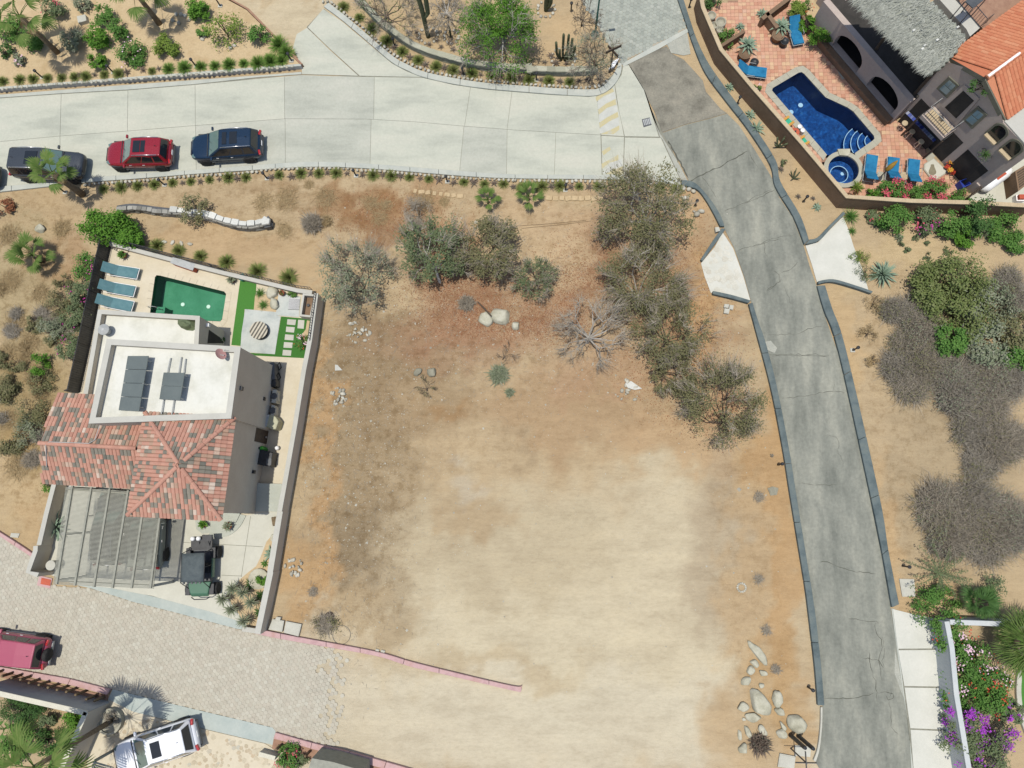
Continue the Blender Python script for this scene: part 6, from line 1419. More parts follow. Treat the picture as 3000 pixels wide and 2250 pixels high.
MB().prism(q,.0,.13).build('edge',MT['coping'],t); MB().prism(inset(q,.06),.1,.15).build('top',MT['courtyard'],t)
st2=[D(1470+math.cos(a)*(26+9*math.sin(3*a)),1375+math.sin(a)*(52+8*math.cos(2*a))) for a in [k*.3 for k in range(21)]]; MT['stain']=M('damp_stain',[ob(140,132,110),ob(160,152,130)],3,.9,.2); MB().prism([W(p,.15) for p in st2],.14,.154).build('damp_stain',MT['stain'],t)
# parasol, small furniture
t=thing('folded_parasol',W(D(1085,1395),.05),'folded mustard parasol tilted over a blue lounger','parasol'); a,b=W(D(1092,1385),1.7),W(D(1190,1300),2.5); bs=W(D(1050,1430),.05)
MB().tube([a.lerp(b,s_) for s_ in (0,.12,.4,.7,.9,1)],[.03,.13,.16,.12,.06,.02],9).build('canopy',MT['mustard'],t,True)
MB().tube([bs,Vector((bs.x,bs.y,1.6)),a],.028,6).build('pole',MT['darkgrey'],t); MB().lathe(bs,[(.32,0),(.32,.06),(.08,.1),(0,.1)],16).build('base',MT['coping'],t)
t=thing('slatted_side_table',W(D(1240,1425),.05),'round tan slatted side table between two blue loungers','table'); p=W(D(1240,1425),.45); p.z=.05
for k in range(7):
 x0,x1=-.27+.54*k/7,-.27+.54*(k+1)/7-.012; y=math.sqrt(max(.001,.27**2-((x0+x1)/2)**2)); MB().box((p.x+(x0+x1)/2,p.y,p.z+.4),(x1-x0,2*y,.03)).build('slat',MT['tan_cap'],t)
for k in range(4):a=.785+k*1.5708; MB().tube([p+Vector((math.cos(a)*.2,math.sin(a)*.2,0)),p+Vector((math.cos(a)*.16,math.sin(a)*.16,.39))],.02,5).build('leg',MT['wood'],t)
MB().tube([p+Vector((-.2,0,.37)),p+Vector((.2,0,.37))],.02,4).build('brace',MT['wood'],t)
def stripe_chair(label,c0,c1):
 a,b=W(D(*c0),.45),W(D(*c1),.45); d=b-a; rz=math.atan2(d.y,d.x); t=thing('painted_chair',Vector(((a.x+b.x)/2,(a.y+b.y)/2,.05)),label,'chair','painted chairs by the pool',rz); L=d.length
 MB().box((0,0,.40),(L*.5,.44,.05)).build('seat',MT['aqua'],t,local=True,bevel=.01)
 for s_ in (-1,1):
  MB().box((s_*L*.38,0,.5),(.16,.52,.06)).build('armrest',MT['orange'],t,local=True,bevel=.015)
  for y in (-.2,.2):MB().box((s_*L*.36,y,.235),(.05,.05,.47)).build('leg',MT['orange'],t,local=True)
  MB().box((s_*L*.31,0,.38),(.05,.40,.06)).build('rail',MT['orange'],t,local=True)
stripe_chair('orange and aqua chair by the pool nearer the pool corner lounger',(272,960),(325,1018))
stripe_chair('orange and aqua chair by the pool nearer the round spa',(398,1115),(448,1178))
t=thing('orange_table',W(D(358,1068),.05),'round orange table between the two painted chairs','table'); p=W(D(358,1068),.5); p.z=.05
MB().lathe(p,[(.2,0),(.2,.03),(.04,.06),(.04,.42),(.27,.43),(.27,.47),(0,.47)],18).build('table',MT['redplastic'],t); MB().lathe(p+Vector((0,0,.47)),[(.06,0),(.05,.1),(0,.1)],8).build('candle_jar',MT['black'],t)
for q in ((380,1048),(404,1078)):
 t=thing('white_stool',W(D(*q),.05),'small round white stool beside the orange table','stool','white stools by the orange table'); MB().lathe(ORG[t.name],[(.1,0),(.12,.02),(.05,.2),(.15,.34),(.15,.38),(0,.38)],14).build('stool',MT['whitemetal'],t,True)
for q,r_q,g_ in (((1618,122),.30,1),((1692,175),.36,2),((1636,203),.26,3),((1686,238),.24,4)):
 t=thing('stone_urn',W(C(*q),.05),'open round grey urn in the cluster of water urns behind the brown wall','urn','water urns'); p=W(C(*q),.5); p.z=.05
 MB().lathe(p,[(r_q*.5,0),(r_q,.2),(r_q*1.02,.45),(r_q*.85,.5),(r_q*.78,.47),(r_q*.85,.3),(0,.28)],16).build('urn',MT['coping'],t,True)
# ================================================================== LOWER-LEFT NEIGHBOUR
nl=[W(P6(1420,740),2.1),W(P6(0,420),2.1),W(P6(-300,350),2.1)]
MT['bluewall']=M('blue_grey_stucco',[ob(190,192,196),ob(204,206,210)],1,.95,.15,.1,40,fine=.05); MT['creamcap']=M('cream_cap',[ob(228,222,204),ob(238,232,216)],2,.9,.2)
wall_run('street_wall','tall pale blue-grey garden wall with cream cap facing the paver street',nl,2.06,.22,'bluewall','creamcap',.03)
nr=[W(P6(1425,745),2.1),W(P6(1100,1480),2.1),W(P6(980,1760),2.1)]
wall_run('side_wall','taupe garden wall turning down from the street wall beside the white SUV',[p+Vector((0,-.06,0)) for p in nr[::-1]],2.06,.22,'stucco','creamcap',.03)
gb_=thing('planting_strip',W(P6(800,330)),kind='structure'); MB().prism(PW([(P6,(-200,60),(0,90),(700,250),(1280,380),(1745,480),(1760,550),(1000,440),(0,180),(-200,130))]),0,.06).build('surface',MT['terra_bed'],gb_)
for i,q in enumerate(((80,70),(235,108),(388,135),(530,160),(665,212),(822,245),(965,288),(1108,325),(1255,355),(1402,403),(1570,475),(1700,500))):
 t=thing('short_post',W(P6(*q)),'dark round post in the strip before the blue-grey wall','post','short posts before the blue-grey wall'); p=ORG[t.name]
 MB().lathe(p,[(.085,0),(.08,1.0),(.06,1.04),(0,1.05)],8).build('post',MT['wood'],t)
for i,q in enumerate(((345,1470),(415,1480),(490,1495),(575,1522),(655,1528),(728,1556),(810,1578),(870,1590),(945,1608),(1025,1645))):
 t=thing('short_post',W(K_(*q)),'dark round post in the strip below the lower pink kerb','post','short posts below the lower pink kerb'); p=ORG[t.name]
 MB().lathe(p,[(.08,0),(.075,.85),(.055,.89),(0,.9)],8).build('post',MT['wood'],t)
gb_=thing('planting_strip',W(K_(700,1560)),kind='structure'); MB().prism(PW([(K_,(285,1415),(590,1495),(885,1580),(1340,1700),(900,1700),(500,1570),(270,1500))]),0,.06).build('surface',MT['terra_bed'],gb_)
wall_run('stub_wall','short pale-capped stub wall at the end of the lower pink kerb',PW([(K_,(200,1500),(330,1535))])[::-1],.6,.2,'stucco','creamcap',.02)
apron('crazy_paved_forecourt',[(J_,(880,1105),(1240,1245),(1620,1335),(2150,1460),(2212,1500)),(K_,(330,1560),(200,1750)),(J_,(700,1750),(720,1500),(800,1300))],'sandpave' if 'sandpave' in MT else 'patio',.045)
fo=[o for o in bpy.data.objects if o.name.startswith('crazy_paved_forecourt')][0]
MT['crazy']=MV('crazy_paving_stone',[ob(214,200,174),ob(222,210,186),ob(204,188,162),ob(216,194,164),ob(208,204,190)],.9,.15,.2,30)
fp=[J_(*q) for q in ((1000,1200),(1640,1360),(2140,1480),(2200,1640),(1500,1655),(760,1650),(800,1400))]
for i in range(420):
 u,v=rnd.uniform(260,800),rnd.uniform(2080,2250)
 if inpoly(u,v,fp):
  c=W((u,v)); r_q=rnd.uniform(.06,.17); k=rnd.randint(5,7); a0_=rnd.random()*6
  MB().prism([(c.x+math.cos(a0_+6.283*j/k)*r_q*rnd.uniform(.75,1.1),c.y+math.sin(a0_+6.283*j/k)*r_q*rnd.uniform(.75,1.1)) for j in range(k)],.04,.052+rnd.random()*.006).build('flagstone',MT['crazy'],fo)
# entrance pergola of the neighbour: only its slats show over the white SUV
pg2=thing('entrance_pergola',W(J_(1150,1700)),'grey slatted pergola at the foot of the white SUV','pergola')
for i in range(16):
 a,b=W(J_(748-i*3,1610+i*22),2.2),W(J_(915-i*3,1660+i*22),2.2); d=(b-a).normalized(); nn=Vector((-d.y,d.x,0))*.035
 MB().add([a+nn,b+nn,b-nn,a-nn]+[q-Vector((0,0,.07)) for q in (a+nn,b+nn,b-nn,a-nn)],[(3,2,1,0),(0,1,5,4),(1,2,6,5),(2,3,7,6),(3,0,4,7),(4,5,6,7)]).build('slat',MT['pergola'],pg2)
a,b=W(J_(770,1600),2.16),W(J_(700,1960),2.16); MB().tube([a,b],.06,4).build('beam',MT['pergola'],pg2)
for p in (a,b):MB().box((p.x,p.y,1.1),(.12,.12,2.1)).build('post',MT['pergola'],pg2)
t=thing('round_planter',W(P6(1830,880),.0),'round grey planter ring round the base of the tall palm','planter'); p=ORG[t.name]
MB().lathe(p,[(.72,0),(.72,.4),(.60,.4),(.60,.3),(0,.3)],24).build('ring',MT['coping'],t)
# ================================================================== LOWER-RIGHT NEIGHBOUR: white wall
wp=PW([(N_,(690,742),(720,900),(745,1170),(790,1440),(835,1720))]); MT['whitewall']=M('white_blue_wall',[ob(208,214,220),ob(220,224,228)],1,.95,.15,.08,40,fine=.05)
wall_run('white_wall','white garden wall overgrown with bougainvillea beside the pavement slabs',[p+Vector((.05,0,0)) for p in wp[::-1]],1.5,.25,'whitewall','whitewall',.01)
wall_run('white_wall','white wall end running right behind the feathery shrub',PW([(N_,(705,735),(990,745),(1300,760))])[::-1],1.4,.25,'whitewall','whitewall',.01)
la_=thing('lawn',W(N_(1240,1350)),kind='structure'); MB().prism(PW([(N_,(1205,1040),(1195,1180),(1215,1330),(1244,1430),(1400,1500),(1400,1040)),]),0,.06).build('surface',MT['turf'],la_)
kerb('white_lawn_edge',PW([(N_,(1195,1060),(1185,1190),(1205,1340),(1250,1470))]),PW([(N_,(1225,1060),(1215,1185),(1232,1330),(1275,1450))]),'concretebox',.2,9)
# ================================================================== VEGETATION BUILDERS
def rv(rg):
 while True:
  v=Vector((rg.uniform(-1,1),rg.uniform(-1,1),rg.uniform(-1,1)))
  if .05<v.length<1:return v
def leaf(mb,p,n,s,rg,asp=.55):
 n=n.normalized(); a=n.orthogonal().normalized(); a.rotate(Matrix.Rotation(rg.uniform(0,6.283),3,n)); b=n.cross(a)
 l,w=s*rg.uniform(.7,1.3),s*asp*rg.uniform(.7,1.2); k=len(mb.v)
 mb.v+=[tuple(p-a*l),tuple(p+b*w+n*s*.12),tuple(p+a*l),tuple(p-b*w+n*s*.12)]; mb.f.append((k,k+1,k+2,k+3))
def crown_pts(c,r,h,n,clumps,rg,spread=.32,z0=0.0,flat=.0):
 cs=[]
 for i in range(clumps):
  v=rv(rg); v=v.normalized()*(v.length**.45); cs.append(Vector((c.x+v.x*r*.78,c.y+v.y*r*.78,z0+(h-z0)*(.5+.5*v.z*.8))))
 out=[]
 for i in range(n):
  k=rg.choice(cs); v=rv(rg)*r*spread*rg.choice((.6,.8,1.0,1.25)); v.z *= .7
  p=k+v; p.z=max(p.z,.04); out.append((p,(p-Vector((c.x,c.y,z0))).normalized()+Vector((0,0,.55))+rv(rg)*.8))
 return out
def shrub(label,px,r,h,m,n=900,ls=.07,clumps=14,name='shrub',cat='shrub',group=None,z0=0.0,bark='bark_dark',flower=None,asp=.55,spread=.34,seed=None,squash=None,zc=None):
 rg=random.Random(seed if seed is not None else hash(label+str(px)) % 99991); q=W(px,z0+h*.5 if zc is None else zc); loc=Vector((q.x,q.y,z0)); t=thing(name,loc,label,cat,group)
 mb=MB()
 for p,nn in crown_pts(loc,r,h,n,clumps,rg,spread):
  p=p+Vector((0,0,z0)); 
  if squash:d=p-loc; ca,sa=math.cos(squash[1]),math.sin(squash[1]); dx,dy=d.x*ca+d.y*sa,(-d.x*sa+d.y*ca)*squash[0]; p=loc+Vector((dx*ca-dy*sa,dx*sa+dy*ca,d.z))
  leaf(mb,p,nn,ls,rg,asp)
 cr=mb.build('foliage',MT[m],t)
 st=MB()
 for i in range(6):
  a=rg.uniform(0,6.283); e=Vector((math.cos(a)*r*.6,math.sin(a)*r*.6,h*.75)); st.tube([loc,loc+e*.45+Vector((0,0,h*.1)),loc+e],[.03,.02,.008],4)
 st.build('stem',MT[bark],t)
 for fm,fn_ in (flower or ()):
  f=MB(); fc=[x for x in crown_pts(loc,r,h,fn_,max(3,clumps//2),rg,spread*.8)]
  for p,nn in fc:p=p+Vector((0,0,z0+h*.12)); leaf(f,p,Vector((nn.x*.3,nn.y*.3,1)),ls*.85,rg,.8)
  f.build('blossom',MT[fm],t)
 return t
def grow(rg,st,tips,p,d,L,r,lev,maxl,up,wob=.22,split=(2,3),ang=.65):
 k=4 if lev<maxl else 3; path=[p]; q=p.copy(); dd=d.copy()
 for i in range(k):
  dd=(dd+rv(rg)*wob+Vector((0,0,up))).normalized(); q=q+dd*L/k; q.z=max(q.z,.05); path.append(q.copy())
 st.tube(path,[max(.011,r*(1-.45*i/k)) for i in range(k+1)],5 if lev<2 else 3,cap=False)
 if lev>=maxl-1:tips+=path[1:]
 if lev<maxl:
  for i in range(rg.randint(*split)):
   a=dd.orthogonal(); a.rotate(Matrix.Rotation(rg.uniform(0,6.283),3,dd)); nd=(dd+a*rg.uniform(.5,1.0)*ang*1.3).normalized()
   grow(rg,st,tips,path[-1 if i else rg.randint(k-1,k)],nd,L*rg.uniform(.6,.85),r*.55,lev+1,maxl,up,wob,split,ang)
def tree(label,base,crown,r,h,m,bark,n=2600,ls=.06,seed=1,limbs=5,group=None,up=.10,maxl=4,name='mesquite_tree',thick=.10,dens=1.0,sp=.22,bare=False,tilt=.45):
 # base: pixel where the trunk stands; the limbs reach out to radius r, the top at h
 rg=random.Random(seed); q=W(base); t=thing(name,q,label,'tree',group); st=MB(); tips=[]
 cc=W(crown,h*.6); lean=Vector((cc.x-q.x,cc.y-q.y,0))
 top=q+lean*.35+Vector((0,0,h*.28)); st.tube([q-Vector((0,0,.1)),q+lean*.12+Vector((0,0,h*.15)),top],[thick,thick*.85,thick*.75],7)
 tips2=[]
 for i in range(limbs):
  a=6.283*(i+rg.uniform(-.3,.3))/limbs; tgt=Vector((cc.x+math.cos(a)*r*.62,cc.y+math.sin(a)*r*.62,h*rg.uniform(.55,.85))); d=(tgt-top); L=d.length*.5
  grow(rg,st,tips,top,d.normalized(),L,thick*.55,1,maxl,up*.3,.2)
 st.build('trunk',MT[bark],t)
 if not bare or n:
  mb=MB(); 
  if tips:
   tips2=[q_ for q_ in tips if rg.random()<.4] or tips
   def fit(p):
    d=Vector((p.x-cc.x,p.y-cc.y,0)); k=d.length/r
    if k>1:d=d/k*rg.uniform(.75,1.0)
    return Vector((cc.x+d.x,cc.y+d.y,max(.1,min(p.z,h*1.05))))
   k1=int(n*dens*.44)
   for i in range(k1):
    p=fit(rg.choice(tips2)+rv(rg)*r*sp*rg.choice((.25,.5,.8))); leaf(mb,p,Vector((0,0,1))+rv(rg)*.9,ls,rg,.42)
   if n>600:
    tw=MB()
    for p,nn in crown_pts(cc,r*1.0,h,k1,int(16+r*5),rg,.2,h*.3):leaf(mb,fit(p),Vector((0,0,1))+rv(rg)*.9,ls,rg,.42)
    for i in range(int(r*330)):
     p=rg.choice(tips); d=(p-top)*rg.uniform(.1,.35)+rv(rg)*r*.22; s=Vector((-d.y,d.x,0)).normalized()*.011; e=p+d; e.z=max(.1,min(e.z,h*1.1)); tw.add([p-s,p+s,e],[(0,1,2)])
    tw.build('twigs',MT['dry' if maxl>3 else bark],t,kind='stuff')
   mb.build('crown',MT[m],t)
 return t
def dry_bush(label,px,r,h,m='dry',n=900,seed=1,group=None,name='dry_shrub',leafm=None,ln=0,ls=.05,w=.012,curl=.5):
 rg=random.Random(seed); q=W(px,h*.35); loc=Vector((q.x,q.y,0)); t=thing(name,loc,label,'shrub',group); mb=MB()
 for i in range(n):
  a=rg.uniform(0,6.283); e=rg.uniform(.1,1.45); o=rv(rg)*r*.55; o.z=0; d=Vector((math.cos(a)*math.cos(e),math.sin(a)*math.cos(e),math.sin(e)*h/r)); L=r*rg.uniform(.3,.75)
  b=loc+o; b.z=rg.uniform(0,h*.3); mid=b+d*L*.5+rv(rg)*L*.18*curl; end=b+d*L+rv(rg)*L*.3*curl; end.z=max(.02,end.z); mid.z=max(.02,mid.z)
  s=Vector((-d.y,d.x,rg.uniform(-.5,.5))).normalized()*w*rg.uniform(.6,1.5); k=len(mb.v)
  mb.v+=[tuple(b-s),tuple(b+s),tuple(mid+s*.7),tuple(mid-s*.7),tuple(end)]; mb.f+=[(k,k+1,k+2,k+3),(k+3,k+2,k+4)]
 mb.build('twigs',MT[m],t)
 if leafm:
  lf_=MB()
  for p,nn in crown_pts(loc,r,h,ln,12,rg,.36):leaf(lf_,p,nn,ls,rg,.5)
  lf_.build('foliage',MT[leafm],t)
 return t
def rosette_mesh(rg,n,L,w,m,droop=.35,e0=.1,e1=1.35,fold=.25,nm='leaf'):
 mb=MB()
 for i in range(n):
  a=i*2.39996+rg.uniform(-.15,.15); e=e0+(e1-e0)*(i/n); l=L*rg.uniform(.8,1.1)*(1-.25*(i/n)); d=Vector((math.cos(a),math.sin(a),0)); s=Vector((-d.y,d.x,0))
  pts=[]
  for f in (0,.4,.75,1.0):ee=e-droop*f*f; pts.append(Vector((0,0,.03))+d*math.cos(ee)*l*f+Vector((0,0,math.sin(ee)*l*f)))
  ws=[w*.55,w,w*.6,.0]; k=len(mb.v)
  for p,ww in zip(pts[:3],ws):mb.v+=[tuple(p-s*ww+Vector((0,0,ww*fold*2))),tuple(p),tuple(p+s*ww+Vector((0,0,ww*fold*2)))]
  mb.v.append(tuple(pts[3]))
  for j in range(2):mb.f+=[(k+3*j,k+3*j+1,k+3*j+4,k+3*j+3),(k+3*j+1,k+3*j+2,k+3*j+5,k+3*j+4)]
  mb.f+=[(k+6,k+7,k+9),(k+7,k+8,k+9)]
 return mb
def rosette(label,px,L,n,w,m='leaf_agave',group=None,name='agave',split=False,z0=0.0,seed=1,**kw):
 q=W(px,z0); t=thing(name,Vector((q.x,q.y,z0)),label,'agave' if name=='agave' else name.replace('_',' '),group)
 rg=random.Random(seed)
 if split:
  mb=rosette_mesh(rg,n,L,w,m,**kw); per=10
  for i in range(n):
   o=MB(); o.v=mb.v[i*per:(i+1)*per]; o.f=[tuple(j-i*per for j in f) for f in mb.f[i*6:(i+1)*6]]; o.build('leaf',MT[m],t,local=True)
 else:
  rosette_mesh(rg,n,L,w,m,**kw).build('leaves',MT[m],t,local=True)
 return t
def fan_frond(rg,L,pet,seg=26,droop=.5,wseg=.035,arc=1.35):
 # a fan leaf: stalk along +x, then folded blades spread in an arc
 mb=MB(); mb.tube([(0,0,0),(pet*.5,0,pet*.12),(pet,0,pet*.14)],[.025,.018,.012],4); c=Vector((pet,0,pet*.14))
 for i in range(seg):
  a=-arc+2*arc*i/(seg-1)+rg.uniform(-.03,.03); l=L*(1-.25*abs(a)/arc)*rg.uniform(.9,1.08); d=Vector((math.cos(a),math.sin(a),0)); s=Vector((-d.y,d.x,0)); k=len(mb.v); pts=[]
  for f,ww in ((.03,.3),(.5,1.0),(.78,.8),(1.0,.08)):
   z=.08*f-droop*max(0,f-.35)**2*L*1.4; p=c+d*l*f+Vector((0,0,z)); w_=wseg*ww
   mb.v+=[tuple(p-s*w_-Vector((0,0,w_*.5))),tuple(p+s*w_-Vector((0,0,w_*.5)))]
  for j in range(3):mb.f.append((k+2*j,k+2*j+1,k+2*j+3,k+2*j+2))
 return mb
def palm(label,base,h,L,n,pet,name='fan_palm',group=None,seed=1,trunk_r=.14,lean=(0,0),m='leaf_palm',seg=26,elo=-.5,ehi=1.2,z0=0.0,wseg=.035,dead=0,arc=1.35):
 rg=random.Random(seed); q=W(base,z0); t=thing(name,Vector((q.x,q.y,z0)),label,'palm',group); p=ORG[t.name]
 top=Vector((lean[0],lean[1],h)); MB().tube([(0,0,-.05),(top*.33+Vector((0,0,0))),top*.7,top],[trunk_r*1.25,trunk_r,trunk_r*.9,trunk_r*1.0],9).build('trunk',MT['palmtrunk'],t,True,local=True)
 mes=[fan_frond(rg,L,pet,seg,rg.uniform(.35,.7),wseg,arc).mesh('frond',MT[m]) for _ in range(3)]
 for i in range(n):
  a=i*2.39996+rg.uniform(-.2,.2); e=elo+(ehi-elo)*((i+.5)/n)
  link('frond',mes[i % 3],t,top,(rg.uniform(-.25,.25),-e,a),(rg.uniform(.85,1.1),)*3)
 if dead:
  me=fan_frond(rg,L*.7,pet*.6,12,.9,wseg).mesh('dead_frond',MT['straw'])
  for i in range(dead):link('dead_frond',me,t,top-Vector((0,0,.15)),(0,1.0+rg.random()*.3,rg.uniform(0,6.28)))
 return t
# ------------------------------------------------------------------ planted rows: tufts, agaves, stones, path lights
def tuft_mesh(rg,r,n,m,h=None):
 mb=MB(); h=h or r*.95
 for i in range(n):
  a=rg.uniform(0,6.283); e=rg.uniform(.05,1.5); d=Vector((math.cos(a)*math.cos(e),math.sin(a)*math.cos(e),math.sin(e)*h/r)); L=r*rg.uniform(.75,1.1); b=Vector((d.x,d.y,0))*r*.15
  s=Vector((-math.sin(a),math.cos(a),0))*.009; mid=b+d*L*.6; end=b+d*L-Vector((0,0,L*.12*math.cos(e))); end.z=max(.015,end.z); k=len(mb.v)
  mb.v+=[tuple(b-s),tuple(b+s),tuple(mid+s),tuple(mid-s),tuple(end)]; mb.f+=[(k,k+1,k+2,k+3),(k+3,k+2,k+4)]
 return mb.mesh('grass_tuft',MT[m])
_rg=random.Random(11)
TUFT=[tuft_mesh(_rg,.46,300,'tuft') for _ in range(4)]; TUFTL=[tuft_mesh(_rg,.50,320,'tuft_lush',.5) for _ in range(3)]
AGV=[rosette_mesh(_rg,11,.36,.035,'',e0=.25,e1=1.3).mesh('agave',MT['leaf_agave_dark']) for _ in range(4)]
def put(name,me,px,label,cat,group,z0=0.0,s=1.0,zoff=.0):
 q=W(px,z0+zoff); o=link(name,me,None,Vector((q.x,q.y,z0)),(0,0,rnd.uniform(0,6.28)),(s*rnd.uniform(.74,1.2),)*3); return tag(o,label,cat,group)
ZB=.35  # raised top-left garden
gbed=thing('raised_garden',W(A(800,300)),kind='structure')
gpoly=PW([(A,(-120,742),(0,735),(900,665),(1500,620),(2212,565)),(B,(372,550),(100,270),(-60,110)),(A,(1830,10),(1780,-80),(-120,-80))],0.0)
MB().prism(gpoly,-.02,ZB).build('surface',MT['bed'],gbed)
wall_run('retaining_wall','low dark-faced concrete wall holding the raised garden beside the road',PW([(A,(-120,758),(0,750),(900,682),(1500,636),(2212,580)),(B,(380,562))]),ZB+.02,.16,'greymetal','kerb_grey',.0,caph=.02)
tc=thing('terracotta_edging',W(B(200,380)),'thin terracotta edging strip along the raised garden and dirt track','edging'); MB().prism(PW([(B,(375,552),(100,265),(-60,105)),(A,(1830,0),(1850,0)),(B,(-40,100),(120,265),(392,545))]),0,ZB+.05).build('strip',MT['redplastic'] if False else MT['terra_bed'],tc)
L_TOP,L_CURVE,L_LOW='grass tuft in the row along the raised garden wall','round grass tuft in the bed below the curved stone wall','round grass tuft in the bed along the lower road kerb'
for q in ((30,665),(165,650),(272,645),(390,640),(505,635),(610,630),(700,625),(850,610),(965,605),(1235,580)):put('grass_tuft',rnd.choice(TUFT),A(*q),L_TOP,'grass tuft','tufts along the raised garden wall',ZB,1.0)
for q in ((1370,565),(1500,555),(1630,545),(1745,540),(1860,530),(1975,520),(2090,515),(2190,500)):put('grass_tuft',rnd.choice(TUFTL),A(*q),'lush grass tuft at the road end of the raised garden wall','grass tuft','lush tufts on the raised garden',ZB,1.05)
for q in ((120,500),(210,495)):put('grass_tuft',rnd.choice(TUFTL),B(*q),'lush grass tuft at the road end of the raised garden wall','grass tuft','lush tufts on the raised garden',ZB,1.05)
for q in ((190,370),(250,430)):put('grass_tuft',rnd.choice(TUFTL),B(*q),'big spiky tuft beside the terracotta edging strip','grass tuft','big tufts by the terracotta edging',ZB,1.35)
for c,l in ((B,((710,65),(840,150),(945,245),(1060,340),(1185,425),(1315,495),(1460,545),(1600,575),(1750,600),(1905,620),(2065,635),(2200,650))),(C,((140,650),(300,660),(465,670)))):
 for q in l:put('grass_tuft',rnd.choice(TUFT),c(*q),L_CURVE,'grass tuft','tufts below the curved stone wall',0,1.05)
for c,l in ((A,((845,1535),(985,1520),(1120,1510),(1255,1500),(1400,1485),(1550,1475),(1700,1460),(1855,1440),(1995,1440))),(F_,((190,178),(367,162),(510,165),(650,162),(950,178),(1098,185),(1245,195),(1400,208),(1685,235),(1850,250),(2005,250),(2155,275))),(G_,((80,280),(240,270),(388,265),(545,270),(705,270),(1190,280),(1335,295)))):
 for q in l:put('grass_tuft',rnd.choice(TUFT),c(*q),L_LOW,'grass tuft','tufts along the lower road kerb',0,1.0)
for c,l,lb,gp,z in ((B,((1125,390),(1245,470),(1375,530),(1530,555),(1670,595),(1820,610),(1980,620),(2150,640)),'small dark agave between the tufts below the curved stone wall','agaves below the curved stone wall',0),(C,((80,640),(235,650),(390,665),(545,660),(615,650),(700,640)),'small dark agave between the tufts below the curved stone wall','agaves below the curved stone wall',0),
      (A,((915,1535),(1050,1500),(1185,1500),(1485,1485),(1625,1475),(1780,1455),(1930,1450)),'small dark agave between the tufts along the lower kerb','agaves along the lower kerb',0),(F_,((130,195),(293,190),(445,165),(580,158),(740,165),(865,175),(1030,178),(1172,185),(1330,205),(1485,215),(1602,240),(1765,240),(1930,245),(2083,270)),'small dark agave between the tufts along the lower kerb','agaves along the lower kerb',0),(G_,((15,275),(318,270),(475,275),(622,275)),'small dark agave between the tufts along the lower kerb','agaves along the lower kerb',0),
      (B,((1405,365),(1500,385),(1600,405),(1245,275),(1300,265),(1320,315),(1465,330),(1575,355)),'small dark agave on the sand by the saguaro','agaves by the saguaro',0),(C,((265,510),(355,515),(440,520),(315,460)),'small dark agave at the foot of the candelabra cactus','agaves by the candelabra cactus',0),(A,((1030,590),(1160,570),(1290,560),(650,610),(770,610)),'small dark agave on the raised garden wall','agaves on the raised garden',ZB)):
 for q in l:put('agave',rnd.choice(AGV),c(*q),lb,'agave',gp,z,1.0)
# edging stones
STN=[]
for k in range(6):
 m=MB(); bm=bmesh.new(); bmesh.ops.create_icosphere(bm,subdivisions=1,radius=1); 
 for v in bm.verts:v.co *= rnd.uniform(.82,1.12)
 m.v=[tuple(Vector((v.co.x*.14,v.co.y*.11,v.co.z*.08+.03))) for v in bm.verts]; m.f=[tuple(v.index for v in f.verts) for f in bm.faces]; bm.free(); STN.append(m.mesh('edging_stone',MT['rivstone'],True))
def stones(pl,label,group,z,step=.27,s=1.0):
 for p in resample(pl,step):
  o=link('edging_stone',rnd.choice(STN),None,Vector((p.x+rnd.uniform(-.03,.03),p.y+rnd.uniform(-.03,.03),z)),(0,0,rnd.uniform(0,6.28)),(s*rnd.uniform(.75,1.2),s*rnd.uniform(.75,1.2),s)); tag(o,label,'stone',group)
stones(PW([(A,(-60,728),(400,688),(900,656),(1500,612),(1900,580),(2212,556)),(B,(300,540))],ZB),'small river stone in the row on top of the raised garden wall','stones on the raised garden wall',ZB,.34)
stones(PW([(B,(545,20),(620,30),(700,100),(800,180),(900,260),(1000,350),(1070,410),(1190,495),(1300,550),(1450,595),(1650,635),(1850,660),(2200,690)),(C,(150,695),(400,708),(600,718),(720,700),(780,650))]),'small river stone in the row behind the curved concrete kerb','stones behind the curved kerb',.1,.30)
stones(PW([(A,(700,1502),(1100,1472),(1600,1432),(2050,1400)),(F_,(0,155),(140,132),(600,125),(1100,155),(1600,200),(2100,222)),(G_,(0,226),(700,230),(1100,240),(1300,265))]),'small river stone in the row behind the lower concrete kerb','stones behind the lower kerb',.1,.30)
stones(PW([(G_,(1385,282),(1440,295),(1492,325))]),'large white river stone behind the start of the blue-grey kerb','white stones at the blue-grey kerb',.06,.34,1.5)
for (c,cx_,cy_,r_q,gl) in ((B,1398,290,.62,'saguaro'),(B,1582,300,.5,'young cactus'),(C,275,80,.58,'potted-looking cactus stump'),(C,415,480,.8,'candelabra cactus')):
 p0=W(c(cx_,cy_)); stones([p0+Vector((math.cos(a*.2618)*r_q,math.sin(a*.2618)*r_q,0)) for a in range(25)],'small river stone in the ring round the '+gl,'stone ring round the '+gl,.02,.3)
